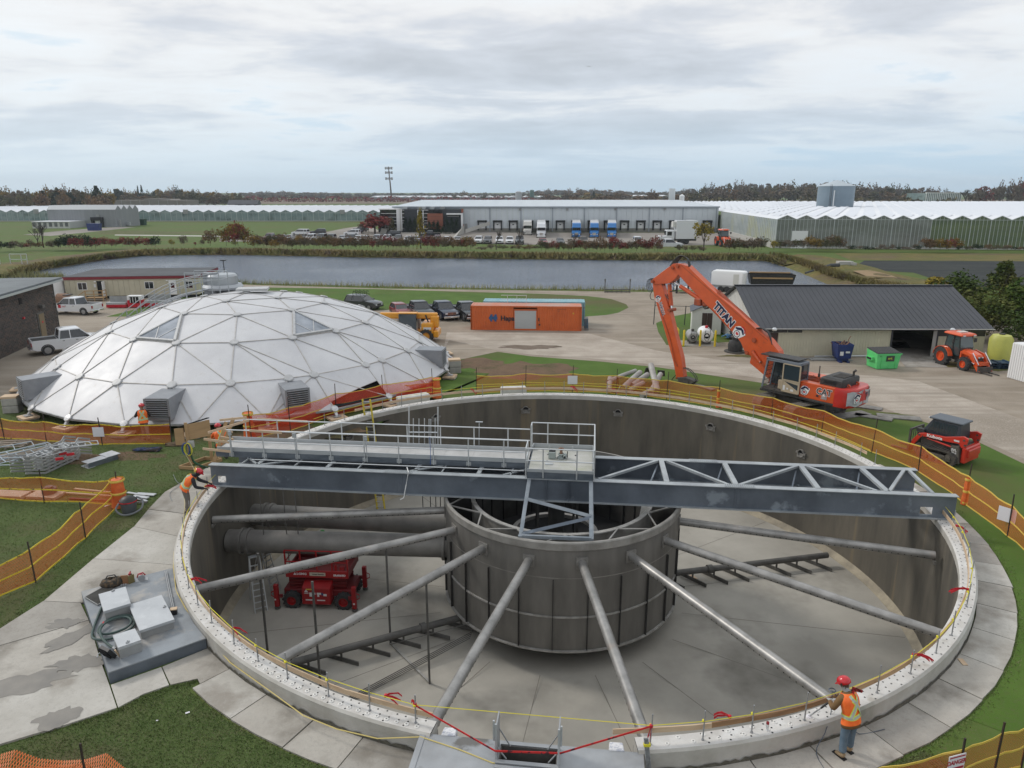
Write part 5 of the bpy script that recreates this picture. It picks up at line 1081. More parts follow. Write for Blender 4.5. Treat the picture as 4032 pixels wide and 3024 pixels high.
for x,s_ in((-1.72,-1),(1.62,1)):
 for y in(.02,1.75):
  BX((x-.09,y-.08,.14),(x+.09,y+.08,1.15),'outrigger',cf,bC,bv0=.01)
  MB().cyl((x,y,.07),.13,.04,14).cyl((x,y,.13),.04,.12,8).mk('outrigger_foot',bE,bC)
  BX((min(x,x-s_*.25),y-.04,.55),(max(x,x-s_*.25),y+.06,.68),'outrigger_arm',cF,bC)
  MB().tu([(x+s_*.09,y,.55),(x+s_*.22,y,.62),(x+s_*.22,y,.78),(x+s_*.09,y,.85)],.022,6).mk('tie_ring',cf,bC)
fr_=b5((1,0,0),(0,0,1));LR=WM[bC.name].to_3x3()
def ltxt(s,size,p,mat,sx=1.,bu=.003,nm='lettering'):return txt(s,size,WM[bC.name]@V0(p),LR@fr_,mat,nm,bC,bu=bu,sx=sx)
ltxt('LGMG',.13,(-.62,.176,1.6),bV,1.2,.005);ltxt('SR4069D',.12,(1.,.176,1.57),bV,1.15,.006)
MB().add([(-.98,.172,1.55),(-.84,.172,1.55),(-.91,.172,1.67)],[(0,1,2)]).add([(-.5,-.024,.86),(-.33,-.024,.86),(-.41,-.024,1.)],[(0,1,2)]).mk('triangle_emblem',bV,bC,fx=0)
BX((-.28,.17,1.53),(.4,.177,1.68),'label_plate',M('label_cream',(.5,.47,.38),ba=.5),bC);ltxt('United Rentals',.085,(.08,.168,1.605),bD,1.,.002)
MB().b2((-.28,-.026,.66),(-.1,-.022,.85)).b2((-.12,-.026,.76),(-.02,-.022,.85)).b2((.04,-.026,.76),(.22,-.022,.85)).b2((.06,-.026,.66),(.14,-.022,.76)).b2((.32,-.026,.7),(.46,-.022,.8)).b2((-.46,-.026,.47),(-.06,-.022,.53)).b2((.03,-.026,.47),(.38,-.022,.52)).b2((-1.8,-.064,.45),(-1.73,-.06,.52)).b2((1.58,-.064,.35),(1.66,-.06,.43)).mk('decal',bV,bC,bj='stuff')
BX((-.42,-.026,.97),(-.15,-.022,1.02),'yellow_decal',eg,bC);BX((.23,-.026,.73),(.31,-.022,.85),'blue_decal',M('label_blue',(.03,.05,.15),ba=.5),bC)
ltxt('LGMG',.07,(-.41,-.024,.81),bV,1.,.002)
MB().b2((-.75,.25,1.76),(-.68,.31,1.98)).b2((.78,.25,1.76),(.88,.34,2.)).b2((1.,.26,1.77),(1.2,.4,1.92)).mk('control_panel',cf,bC)
MB().la([(.0001,-.1),(.09,-.06),(.1,0),(.09,.06),(.0001,.1)],(-.2,1.9,2.7),12).mk('green_ball',M('green_paint',(.02,.2,.02),ba=.5),bC)
for(x,y,rz,be)in((-10.9,27.6,.5,'grey folding platform ladder in the dark left of the scissor lift'),(-11.,28.9,1.1,'second grey folding ladder deeper in the dark left of the lift')):
 sl_=bd('step_ladder',be,'step ladder',(x,y,FZ),rz)
 for s_ in(-.25,.25):
  MB().be((s_,-.6,0),(s_*.8,-.05,2.3),.05,.03).mk('side_rail',bF,sl_);MB().be((s_,.6,0),(s_*.8,.05,2.3),.04,.03).mk('rear_leg',bF,sl_)
 for k in RG(8):mb=MB();t=(k+.7)/9;mb.be((-.24,-.6+.55*t,2.3*t),(.24,-.6+.55*t,2.3*t),.07,.025);mb.mk('step',bF,sl_)
 BX((-.22,-.1,2.3),(.22,.1,2.34),'top_cap',bP,sl_)
def dL(name,V_,E_,Rd,mat,parent,cR=1):
 me=bpy.data.meshes.new(name);me.from_pydata([tuple(v)for v in V_],E_,[]);o=ON(name,me);LK(o)
 o.modifiers.new('s','SKIN');sv=me.skin_vertices[0].data
 for i,r_ in EN(Rd):sv[i].radius=(r_,r_)if isinstance(r_,(int,float))else r_
 sv[0].use_root=True
 m_=o.modifiers.new('ss','SUBSURF');m_.levels=cR;m_.render_levels=cR
 dg=bpy.context.evaluated_depsgraph_get();me2=bpy.data.meshes.new_from_object(o.evaluated_get(dg));bpy.data.objects.remove(o);me2.materials.clear();me2.materials.append(mat)
 me2.polygons.foreach_set('use_smooth',[True]*len(me2.polygons));q=ON(name,me2);LK(q);q.parent=parent;WM[q.name]=WM[parent.name];return q
dq=M('skin',(.3,.17,.11),ba=.6);eY=M('skin_dark',(.1,.055,.035),ba=.6)
eh=M('vest_orange',(.85,.13,.02),(.95,.2,.03),bc=7,ba=.6,bs=.4,bO=9,bdist=.02);eZ=M('reflective_grey',(.42,.46,.42),ba=.4);e2=M('lime_trim',(.62,.75,.12),ba=.5)
ei=M('helmet_red',(.52,.012,.02),ba=.25,coat=.5);e3=M('jeans_blue',(.085,.14,.2),(.14,.2,.26),bc=5,ba=.9,bs=.5,bO=9);e4=M('jacket_brown',(.2,.115,.045),(.15,.085,.035),bc=5,ba=.9,bs=.5,bO=8)
cM=M('black_cloth',(.015,.015,.018),(.03,.03,.035),bc=6,ba=.9,bs=.4);ej=M('grey_trousers',(.12,.11,.1),(.17,.155,.14),bc=5,ba=.9,bs=.4);du=M('tan_boot',(.3,.22,.13),ba=.8);e5=M('grey_glove',(.35,.36,.36),ba=.8)
def dK(label,loc,rz,s,pose,jacket,trous,boots,hands,head_turn=.0,muffs=False,facem=None,skirt=True,long_sleeve=True):
 0
 p=bd('person',label,'person',loc,rz,None);S=lambda v:V0(v)*s
 pe,ch,nk,hd=[S(pose[k])for k in('pelvis','chest','neck','head')];fm=facem or dq
 V_=[pe,le(pe,ch,.5),ch,nk,hd+S((0,0,-.06)),hd+S((0,0,.06))];E_=[(0,1),(1,2),(2,3),(3,4),(4,5)];Rd=[.1*s,.1*s,.12*s,.055*s,.085*s,.085*s]
 up=(nk-pe).normalized();rt=V0((1,0,0))
 hand_axes=[]
 for sd,k in((-1,'L'),(1,'R')):
  sh=nk-up*.07*s+rt*(sd*.17*s);el=S(pose['elbow'+k]);ha=S(pose['hand'+k]);i=len(V_)
  V_+=[sh,el,le(el,ha,.85),ha];E_+=[(2,i),(i,i+1),(i+1,i+2),(i+2,i+3)];Rd+=[.05*s,.038*s,.028*s,(.04*s,.025*s)];pi=i+3
  d=(ha-el).normalized();sdv=d.cross(V0((0,0,1)));sdv=sdv.normalized()if sdv.length>.1 else rt;dn=d.cross(sdv).normalized()
  if dn.z>0:dn=-dn
  for f in RG(4):
   b0=ha+sdv*((f-1.5)*.022*s)+d*.03*s;L_=(.075,.085,.08,.065)[f]*s;i=len(V_);V_+=[b0,b0+d*L_*.5+dn*.012*s,b0+d*L_*.72+dn*.045*s];E_+=[(pi,i),(i,i+1),(i+1,i+2)];Rd+=[.0105*s,.01*s,.009*s]
  i=len(V_);th_=ha-sdv*sd*(.035*s);V_+=[th_,th_-sdv*sd*.02*s+d*.04*s+dn*.02*s];E_+=[(pi,i),(i,i+1)];Rd+=[.012*s,.01*s]
 for sd,k in((-1,'L'),(1,'R')):
  hip=pe+rt*(sd*.09*s)-V0((0,0,.05*s));kn=S(pose['knee'+k]);an=S(pose['ankle'+k]);i=len(V_);V_+=[hip,kn,an];E_+=[(0,i),(i,i+1),(i+1,i+2)];Rd+=[.075*s,.05*s,.04*s]
 dL('body',V_,E_,Rd,hands if hands else dq,p,1)
 V_=[pe+V0((0,0,.06*s)),pe];E_=[(0,1)];Rd=[(.155*s,.115*s),(.16*s,.125*s)]
 for sd,k in((-1,'L'),(1,'R')):
  hip=pe+rt*(sd*.095*s)-V0((0,0,.1*s));kn=S(pose['knee'+k]);an=S(pose['ankle'+k]);i=len(V_);V_+=[hip,le(hip,kn,.5),kn,le(kn,an,.5),an+S((0,0,.03))];E_+=[(1,i),(i,i+1),(i+1,i+2),(i+2,i+3),(i+3,i+4)];Rd+=[.105*s,.095*s,.082*s,.078*s,.082*s]
 dL('trousers',V_,E_,Rd,trous,p,2)
 for sd,k in((-1,'L'),(1,'R')):
  an=S(pose['ankle'+k]);V_=[an+S((0,-.03,.05)),an+S((0,-.03,-.035)),an+S((0,.08,-.055)),an+S((0,.17,-.06))];dL('boot',V_,[(0,1),(1,2),(2,3)],[.055*s,.052*s,(.05*s,.035*s),(.045*s,.028*s)],boots,p,1)
  MB().box(an+S((0,.06,-.088)),(.1*s,.3*s,.02*s)).mk('boot_sole',bD,p)
 for sd,k in((-1,'L'),(1,'R')):
  sh=nk-up*.08*s+rt*(sd*.175*s);el=S(pose['elbow'+k]);ha=S(pose['hand'+k]);en=le(el,ha,.88 if long_sleeve else .25)
  dL('sleeve',[nk-up*.1*s+rt*sd*.08*s,sh,le(sh,el,.5),el,en],[(0,1),(1,2),(2,3),(3,4)],[.08*s,.082*s,.07*s,.062*s,.05*s],jacket,p,2)
 fw=rt.cross(up)*-1
 fw=up.cross(rt)*1.
 if fw.y<0:fw=-fw
 def ring(c,w_,d_,n=20):return[c+rt*(w_*cos(2*PI*i/n))+fw*(d_*sin(2*PI*i/n))for i in RG(n)]
 LT_=(nk-pe).length
 def bK(t,ex=.0):
  pr=[(-.34,.215,.175),(-.15,.205,.16),(0,.19,.145),(.25,.175,.13),(.5,.195,.14),(.72,.21,.145),(.86,.19,.125),(.95,.13,.1),(1.,.075,.075)]
  for a,b in zip(pr[:-1],pr[1:]):
   if a[0]<=t<=b[0]:
    u=(t-a[0])/(b[0]-a[0]);return((a[1]+(b[1]-a[1])*u+ex)*s,(a[2]+(b[2]-a[2])*u+ex)*s)
  return((pr[-1][1]+ex)*s,(pr[-1][2]+ex)*s)
 bend=pose.get('bend',0)
 def ctr(t):
  c=pe+up*(LT_*t);
  if t<0:c=V0((c.x,pe.y+(c.y-pe.y)*.3,c.z))
  return c-fw*(bend*s*sin(max(0,min(1,t))*PI))
 t0=-.34 if skirt else-.12
 mb=MB();ts=[t0+(1-t0)*i/10 for i in RG(11)];mb.loft([ring(ctr(t),*bK(t))for t in ts]);mb.mk('jacket',jacket,p,sm='full')
 mb=MB();ts=[-.2+1.17*i/11 for i in RG(12)];mb.loft([ring(ctr(t),*bK(t,.016))for t in ts],cap=False);v_=mb.mk('vest',eh,p,sm='full')
 def surf(t,ang,ex=.022):
  w_,d_=bK(t,ex);return ctr(t)+rt*(w_*cos(ang))+fw*(d_*sin(ang))
 def band(path,wd,mat,ex,nm):
  mb=MB();rg=[]
  for i,(t,a)in EN(path):
   t2,a2=path[min(i+1,len(path)-1)];t1,a1=path[max(i-1,0)];tg=(surf(t2,a2,ex)-surf(t1,a1,ex)).normalized();c=surf(t,a,ex);n=(c-ctr(t)).normalized();sdv=tg.cross(n).normalized()*wd*s/2
   rg.append([c-sdv,c+sdv,c+sdv+n*.004*s,c-sdv+n*.004*s])
  mb.loft(rg);mb.mk(nm,mat,v_)
 wl=[(.12+.03*sin(i*.7),2*PI*i/24)for i in RG(25)];bk1=[(.12+.8*i/8,-PI/2-.75+1.25*i/8)for i in RG(9)];bk2=[(.12+.8*i/8,-PI/2+.75-1.25*i/8)for i in RG(9)];f1=[(.12+.8*i/8,PI/2-.6)for i in RG(9)];f2=[(.12+.8*i/8,PI/2+.6)for i in RG(9)]
 for path in(wl,bk1,bk2,f1,f2):band(path,.088,e2,.02,'lime_trim');band(path,.05,eZ,.026,'reflective_stripe')
 hm=MT_(hd)@MR_(head_turn,4,'Z')@MR_(pose.get('nod',0),4,'X')
 mb=MB();mb.X=hm
 mb.la([(.0001,-.125*s),(.045*s,-.115*s),(.068*s,-.07*s),(.078*s,0),(.078*s,.05*s),(.05*s,.1*s),(.0001,.115*s)],n=16);mb.v=[tuple(hm@V0((q.x,q.y*1.18+(.01*s if q.z<0 else 0),q.z)))for q in[hm.inverted()@V0(v)for v in mb.v]];mb.mk('head',fm,p,sm='full')
 mb=MB();mb.X=hm;mb.add([S(q)for q in((-.014,.088,-.03),(.014,.088,-.03),(0,.115,-.035),(0,.092,.02))],[(0,2,3),(2,1,3),(0,1,2)]);mb.mk('nose',fm,p)
 for sx_ in(-1,1):
  mb=MB();mb.X=hm;mb.box(S((sx_*.03,.087,.015)),(.022*s,.01*s,.01*s));mb.mk('eye',bD,p);mb=MB();mb.X=hm;mb.box(S((sx_*.082,0,-.01)),(.014*s,.035*s,.055*s));mb.mk('ear',fm,p)
 mb=MB();mb.X=hm;mb.box(S((0,.083,-.065)),(.045*s,.012*s,.008*s));mb.mk('mouth',cF,p)
 mb=MB();mb.X=hm;hz_=.015*s;mb.la([(.135*s*.92,hz_),(.128*s,.05*s),(.118*s,.095*s),(.085*s,.135*s),(.04*s,.155*s),(.0001,.16*s)],n=22);mb.v=[tuple(hm@V0((q.x,q.y*1.14,q.z)))for q in[hm.inverted()@V0(v)for v in mb.v]]
 he=mb.mk('helmet',ei,p,sm='full');mb=MB();mb.X=hm;mb.add([S(q)for q in((-.09,.1,.02),(.09,.1,.02),(.06,.18,.005),(-.06,.18,.005),(-.09,.1,.035),(.09,.1,.035),(.06,.18,.015),(-.06,.18,.015))],[(0,1,2,3),(7,6,5,4),(2,6,7,3),(1,5,6,2),(0,3,7,4)]);mb.mk('peak',ei,he)
 for sx_ in(-1,1):
  mb=MB();mb.X=hm;mb.cyl(S((sx_*.126,.0,.04)),.022*s,.02*s,10,'X');mb.mk('visor_pivot',b8,he)
  if muffs:mb=MB();mb.X=hm;mb.cyl(S((sx_*.1,-.135,.05)),.045*s,.05*s,14,'Y');mb.mk('ear_muff',M('muff_yellow',(.75,.45,.06),ba=.5),he)
 mb=MB();mb.X=hm;mb.tu([S((-.1,-.05,.0)),S((-.06,-.02,-.1)),S((0,.02,-.13)),S((.06,-.02,-.1)),S((.1,-.05,0))],.007*s,5);mb.mk('chin_strap',b8,he)
 return p
stand=dict(pelvis=(0,0,.95),chest=(0,.08,1.25),neck=(0,.17,1.47),head=(0,.25,1.6),nod=-.45,elbowL=(-.3,.22,1.12),handL=(-.12,.46,1.1),elbowR=(.27,.2,1.1),handR=(.06,.48,1.02),kneeL=(-.1,.03,.51),kneeR=(.12,.02,.51),ankleL=(-.12,.0,.1),ankleR=(.16,.05,.1),bend=.03)
pn=dK('worker in red helmet, orange vest, brown jacket and jeans grouting on the front right rim',(7.62,13.75,.05),math.atan2(.75,-.66)-PI/2-.25,1.09,stand,e4,e3,du,e5,head_turn=.3,facem=eY)
pm=WM[pn.name];hR=pm@V0((.06*1.09,.5*1.09,1.02*1.09));tl_=bd('chipping_tool','thin grey hand tool held by the near worker and resting on the rim','hand tool',TP(14.5,-70.3,bL))
MB().tu([TP(14.5,-70.2,bL+.02),le(TP(14.5,-70.2,bL),hR,.55)],.016,8).mk('shaft',b7,tl_,wo=1);MB().tu([le(TP(14.5,-70.2,bL),hR,.5),hR],.024,8).mk('grip',b8,tl_,wo=1);MB().la([(.07,0),(.06,.03),(.02,.035)],TP(14.5,-70.2,bL),10).mk('foot_pad',do,tl_,wo=1)
mb=MB();hq=pm@V0((-.02*1.09,.21*1.09,1.62*1.09));mb.extr([hq+V0((.1,-.12,.02)),hq+V0((.3,-.2,-.02)),hq+V0((.3,-.18,-.1)),hq+V0((.1,-.1,-.1))],(0,.01,0));mb.extr([hq+V0((.1,-.12,-.08)),hq+V0((.15,-.14,-.08)),hq+V0((.14,-.14,-.26)),hq+V0((.1,-.12,-.24))],(0,.01,0));mb.mk('bandana_tail',M('bandana_red',(.35,.02,.03),(.05,.01,.01),bc=20,ba=.8,lo=.5,hi=.55),pn,wo=1)
bend=dict(pelvis=(0,0,.97),chest=(0,.16,1.22),neck=(0,.34,1.36),head=(0,.48,1.44),nod=-.6,elbowL=(-.28,.48,1.05),handL=(-.16,.78,.95),elbowR=(.26,.36,1.02),handR=(.1,.66,.86),kneeL=(-.1,.05,.52),kneeR=(.1,.05,.52),ankleL=(-.11,-.02,.1),ankleR=(.12,.02,.1),bend=.02)
dK('worker with red helmet and yellow ear muffs bending over the left rim',(-12.98,26.62,.05),-PI/2+.35,1.16,bend,cM,ej,du,cM,muffs=True,facem=cM,skirt=False)
walk=dict(pelvis=(0,0,.95),chest=(0,.02,1.25),neck=(0,.03,1.47),head=(0,.05,1.6),nod=-.15,elbowL=(-.32,.05,1.14),handL=(-.22,.3,1.12),elbowR=(.3,.05,1.14),handR=(.22,.28,1.1),kneeL=(-.08,.15,.53),kneeR=(.12,-.16,.5),ankleL=(-.06,.05,.1),ankleR=(.2,-.42,.22),bend=.0)
dK('worker in red helmet and orange vest with crossed stripes walking in front of the dome',(-19.1,35.65,0),.35,1.12,walk,cM,ej,du,dq,skirt=False,long_sleeve=False)
crou=dict(pelvis=(0,0,.62),chest=(0,.14,.88),neck=(0,.24,1.08),head=(0,.34,1.2),nod=-.3,elbowL=(-.28,.4,.8),handL=(-.16,.62,.7),elbowR=(.28,.4,.8),handR=(.16,.62,.7),kneeL=(-.14,.3,.52),kneeR=(.14,.28,.5),ankleL=(-.12,.0,.1),ankleR=(.12,.0,.1),bend=.02)
dK('worker in red helmet and orange vest crouching behind the timber rails at the walkway end',(-14.,32.9,0),.6,1.25,crou,eh,cM,du,dq,skirt=False)
cg=M('plywood',(.44,.29,.15),(.36,.235,.12),bc=1.6,ba=.8,bH=(.4,.4,3))
el=bd('power_stand','plywood board stand holding power boxes and coiled blue and yellow cords','power stand',(-14.9,32.1,0))
for(x,y,zt)in((-15.05,31.75,2.2),(-14.35,32.45,2.1)):MB().be((x,y,0),(x-.03,y,zt),.14,.05).mk('post',cg,el,wo=1)
for a,b in(((-15.5,31.5,.1),(-14.7,31.35,.1)),((-14.7,31.35,.1),(-13.9,32.5,.1)),((-15.5,31.5,.1),(-14.8,32.7,.1)),((-14.8,32.7,.1),(-13.9,32.5,.1))):MB().be(a,b,.05,.16).mk('base_board',cg,el,wo=1)
for a,b,zl,zh in(((-15.65,31.75),(-15.22,31.72),1.1,1.95),((-15.13,31.7),(-14.25,32.35),1.35,2.15)):
 MB().extr([(a[0],a[1],zl),(b[0],b[1],zl+.02),(b[0],b[1],zh),(a[0],a[1],zh-.05)],(.02,.03,0)).mk('plywood_panel',cg,el,wo=1)
MB().extr([(-15.4,31.65,2.),(-14.3,32.3,2.25),(-14.25,32.45,2.2),(-15.35,31.85,1.95)],(0,0,.03)).mk('black_sheet',cM,el,wo=1)
BX((-15.,31.55,1.05),(-14.75,31.7,1.35),'power_box',bP,el,wo=1)
for k,(mt,dx)in EN(((M('cord_blue',(.03,.12,.35),ba=.5),-.08),(M('cord_yellow',(.65,.6,.05),ba=.5),.02),(M('cord_blue2',(.02,.06,.22),ba=.5),-.02),(MATS['cord_yellow'],.08))):
 MB().tu([(-15.02+dx+.17*cos(t*PI/7),31.5-.02*k,1.+.3*sin(t*PI/7))for t in RG(14)],.018,5,cT=True).mk('cord_coil',mt,el,wo=1)
MB().tu(spt([V0(q)for q in((-14.9,31.5,.9),(-14.8,31.5,.4),(-14.5,31.55,.15),(-14.2,31.6,.05))]),.05,6).mk('green_strap',M('green_strap',(.01,.12,.05),(.01,.02,.01),bc=8,ba=.6),el,wo=1)
fC=MATS['cord_yellow']
mb=MB().tu(spt([V0((-15.2,31.5,.9)),G(Ze(1700,1040),.02),G(Ze(1650,1110),.07),G(Ze(1600,1200),.07),G(Ze(1610,1300),.07),G(Ze(1600,1420),.07),G(Ze(1580,1650),.07)]),.014,5);so(mb,'power_cable',M('cord_cream',(.55,.48,.28),ba=.6),'cream extension cord trailing from the power stand down the left pavement','cord',G(Ze(1650,1110)),wo=1)
mb=MB().tu(spt([G(Ze(1510,1060),.03),G(Ze(1550,1130),.07),G(Ze(1640,1150),.07),G(Ze(1660,1110),.07),G(Ze(1560,1160),.07),G(Ze(1480,1220),.07),G(Ze(1500,1290),.07)]),.01,5);so(mb,'power_cable',M('cord_pale_grey',(.25,.27,.28),ba=.6),'thin grey cord curled on the pavement by the power stand','cord',G(Ze(1550,1130)),wo=1)
tl2=bd('timber_barrier','rough timber lattice of leaning boards closing the left end of the walkway','barrier',(-13.2,31.3,0))
Zs=zf(700,1620,5.53)
for(a,ya,b,yb)in(((1055,230),31.,(790,1100),30.6),((1215,140),31.6,(960,820),31.2),):
 MB().be(VY(Zs(*a),ya),VY(Zs(*b),yb),.15,.05,up=(0,-1,.3)).mk('leaning_board',cg,tl2,wo=1)
for(a,b)in(((985,400),(1190,440)),((930,560),(1210,615))):
 MB().be(VY(Zs(*a),30.4),VY(Zs(*b),30.3),.04,.13,up=(0,-.3,1)).mk('cross_board',bJ,tl2,wo=1)
dV=M('galv_stair',(.46,.47,.47),(.36,.37,.38),bc=2,ba=.45,bq=.4)
sk=bd('stair_frame_stack','pile of nested galvanised stair stringers lying on the left lawn','stair frames',(-21.6,31.9,0))
a0=V0((-21.35,30.9,0));ax=(G(Ze(760,905))-G(Ze(370,1065)));ax.z=0;Ls=ax.length;ax.normalize();lf=V0((-ax.y,ax.x,0))
for k in RG(6):
 for s_ in(0,.85):
  z0=.06+.15*k;o_=a0+lf*(s_)+ax*(.0*k)
  pts=[o_-ax*.95+V0((0,0,z0+.35)),o_+V0((0,0,z0)),o_+ax*(Ls*.72)+V0((0,0,z0+.1)),o_+ax*(Ls*.8)+V0((0,0,z0+.28)),o_+ax*(Ls*1.05)+V0((0,0,z0+.02))]
  mb=MB()
  for u,v in zip(pts[:-1],pts[1:]):mb.be(u,v,.03,.085)
  mb.mk('stringer',dV,sk,wo=1)
 for j in RG(5):
  o_=a0+ax*(Ls*(.12+.15*j));MB().be(o_+V0((0,0,z0+.02)),o_+lf*.85+V0((0,0,z0+.02)),.1,.03).mk('tread',dV,sk,wo=1)
def ew(c,rz,L_,W_,n,z,parent,m=dV,tilt=0):
 Mx=MT_(c)@MR_(rz,4,'Z')@MR_(tilt,4,'Y')
 mb=MB();mb.X=Mx
 for y in(-W_/2,W_/2):mb.tu([(-L_/2,y,z),(L_/2,y,z)],.028,6)
 for k in RG(n):x=-L_/2+L_*k/(n-1);mb.tu([(x,-W_/2,z),(x,W_/2,z)],.024,6)
 return mb.mk('rail_frame',m,parent,wo=1)
for(px,py,rz,z,t)in((880,540,.9,.95,-.1),(1200,470,.75,1.,.1),(760,620,.9,.85,0),(1330,440,.6,.92,.1)):
 q=G((px/4.424,1650+py/4.424),z);ew(V0((q.x,q.y,0)),rz,1.6,.62,4,z,sk,tilt=t)
for x,y in((1100,600),(1230,610),(1040,690)):
 q=G((x/4.424,1650+y/4.424),.72);MB().box(q+V0((0,-.02,0)),(.32,.05,.12),rz=.5).mk('red_label',bU,sk,wo=1)
pl_=bd('guard_rail_pile','pile of bluish tubular guard rail frames lying left of the stair frames','guard rails',(-23.8,31.8,0))
for(px,py,rz,z,L_,W_,n)in((230,640,.75,.1,3.,1.2,4),(330,700,.85,.18,2.6,1.1,5),(90,600,.7,.22,2.4,1.,4),(300,780,.1,.14,2.4,1.,3),(520,600,.9,.28,1.8,.5,2)):
 q=G((px/4.424,1650+py/4.424),0);ew(V0((q.x,q.y,0)),rz,L_,W_,n,z,pl_,m=M('blue_galv',(.4,.46,.5),ba=.4,bq=.4))
q=G((260/4.424,1650+850/4.424));mb=MB()
for a,b in(((-.55,-.2,.12),(.45,-.2,.12)),((.45,-.2,.12),(.6,.25,.12)),((.6,.25,.12),(-.35,.25,.12)),((-.35,.25,.12),(-.55,-.2,.12)),((-.5,-.15,.3),(.5,-.15,.3)),((.5,-.15,.3),(.6,.2,.3)),((.6,.2,.3),(-.3,.2,.3)),((-.3,.2,.3),(-.5,-.15,.3))):mb.tu([a,b],.03,6)
pal=bd('timber_pallet','weathered timber crate top on the lawn at the left edge','pallet',G((130/4.424,1650+480/4.424)),.15)
for k in RG(4):BX((-1.3,-.5+.33*k,.1),(.9,-.38+.33*k,.14),'deck_board',M('grey_wood',(.32,.28,.23),(.24,.2,.16),bc=3,ba=.85),pal)
for k in RG(4):BX((-1.3+.7*k,-.5,0),(-1.2+.7*k,.62,.1),'bearer',MATS['grey_wood'],pal)
ctw=bd('timber_stack','flat bundle of old boards under the guard rails','boards',G((500/4.424,1650+600/4.424)),.75)
for k in RG(6):BX((-1.8,-.6+.2*k,.02),(1.2,-.42+.2*k,.07),'board',MATS['grey_wood'],ctw)
q1,q2=G(Ze(790,1000)),G(Ze(1030,925));ax=(q2-q1);LL=ax.length;tr2=bd('sheet_metal_tray','long folded aluminium tray lying on the lawn right of the stair frames','metal tray',q1,math.atan2(ax.y,ax.x))
BX((-.1,0,.22),(LL,.55,.24),'tray_top',cZ,tr2);BX((-.1,-.012,.0),(LL,0,.24),'tray_side',cW,tr2);MB().b2((LL-.5,.0,.242),(LL+.15,.75,.262)).b2((-.15,-.05,.0),(.2,.6,.02)).mk('tray_flange',cZ,tr2)
fb=bd('formwork_panels','pinkish formwork panels and a steel pot lying behind the left fence','formwork',G((300/4.424,1650+1320/4.424)),-.12)
for k,(a,b)in EN((((-2.2,-.5,.0),(.6,.1,.16)),((.7,-.35,.0),(2.,.35,.12)))):BX(a,b,'panel',M('formply',(.58,.42,.3),(.5,.36,.26),bc=6,ba=.7),fb)
MB().cyl((1.45,.1,.24),.28,.2,18).cyl((1.45,.1,.37),.16,.1,14).mk('steel_pot',M('pot_brown',(.12,.08,.07),ba=.6),fb)
for k,(a,b,mt,be)in EN((((370,1230),(2040,1350),bJ,'long pale board lying through the left fence'),((1300,1215),(2120,1300),bJ,'pale board pointing at the orange cone bundle'),((1220,1385),(2080,1430),cF,'dark steel bar in the grass behind the left fence'))):
 mb=MB().be(G((a[0]/4.424,1650+a[1]/4.424),.05),G((b[0]/4.424,1650+b[1]/4.424),.05),.1,.06);so(mb,'loose_board',mt,be,'board',G((a[0]/4.424,1650+a[1]/4.424)),wo=1)
for k,(a,b,w_)in EN(((Ze(1110,1215),Ze(1270,1240),.12),(Ze(1190,1225),Ze(1350,1235),.22),(Ze(1130,1250),Ze(1280,1290),.1),(Ze(1160,1245),Ze(1290,1262),.18),(Ze(1160,1300),Ze(1280,1300),.1))):
 mb=MB().be(G(a,.05+.01*k),G(b,.05+.01*k),w_,.04);so(mb,'metal_strip',cZ if k!=4 else bE,'loose metal strips scattered behind the shop vacuum','metal strip',G(a),wo=1,bA='metal strips by the pavement')
q=G(Ze(1130,1392));vc=bd('shop_vacuum','grey and black shop vacuum with looped hose on the lawn','vacuum cleaner',q,.3)
MB().la([(.0001,.06),(.26,.06),(.31,.45),(.32,.5),(.0001,.5)],n=20).mk('drum',M('vac_grey',(.09,.1,.11),ba=.5),vc,sm=1)
MB().la([(.33,.5),(.33,.56),(.24,.66),(.12,.72),(.0001,.73)],n=20).mk('motor_head',b8,vc,sm=1);MB().la([(.335,.51),(.34,.53),(.335,.55)],n=20).mk('red_band',bU,vc)
MB().tu(spt([V0(v)for v in((-.3,-.1,.5),(-.42,-.25,.3),(-.2,-.4,.12),(.15,-.38,.1),(.5,-.25,.25),(.52,0,.5),(.3,.1,.62))]),.04,8).mk('hose',M('hose_grey',(.16,.17,.18),ba=.6),vc,sm=1)
for k in RG(4):MB().cyl((.26*cos(PI/4+k*PI/2),.26*sin(PI/4+k*PI/2),.035),.035,.05,8,'X').mk('caster',b8,vc)
for(c,be,mt,sd)in((Ze(1290,855),'blue climbing harness and ropes heaped on the lawn','harness_blue',3),(Ze(1560,805),'bundle of straps at the right end of the dome fence','harness_tan',4)):
 rr=random.Random(sd);mb=MB();q=G(c)
 for k in RG(9):
  t=[V0((ru(rr,-.7,.7),ru(rr,-.2,.2),ru(rr,.03,.16)))for _ in RG(5)];mb.tu(spt(t),.04,5)
 so(mb,'harness_pile',M(mt,(.02,.05,.14)if sd==3 else(.22,.16,.1),(.05,.03,.02),bc=3,ba=.8),be,'harness',q)
for k,(c,w_)in EN(((Zi(1160,1308),.025),(Zi(1385,1250),.05),(Ze(930,1330),.1),(Zl(1760,875),.14),(Zk(1555,248),.2))):
 z=FZ if k==4 else(.06 if k==3 else .02);q=G(c,z);mb=MB().b2((-w_,-w_*.5,0),(w_,w_*.5,.012));so(mb,'litter',bJ if k>=3 else do,('scrap of white paper on the front lawn','white plastic scrap on the front lawn','white scrap under the fence corner','small wood chip on the ring path','crumpled scrap on the pale tank floor')[k],'litter',q,.5*k)
def fA(root,off):
 Mx=WM[root.name]
 def f(n):
  a=Mx@V0((0,off,0));b=Mx@V0((1,off,0));q=Mx.inverted()@PV(n,(a.x,a.y),(b.x,b.y));return(q.x,q.z)
 return f
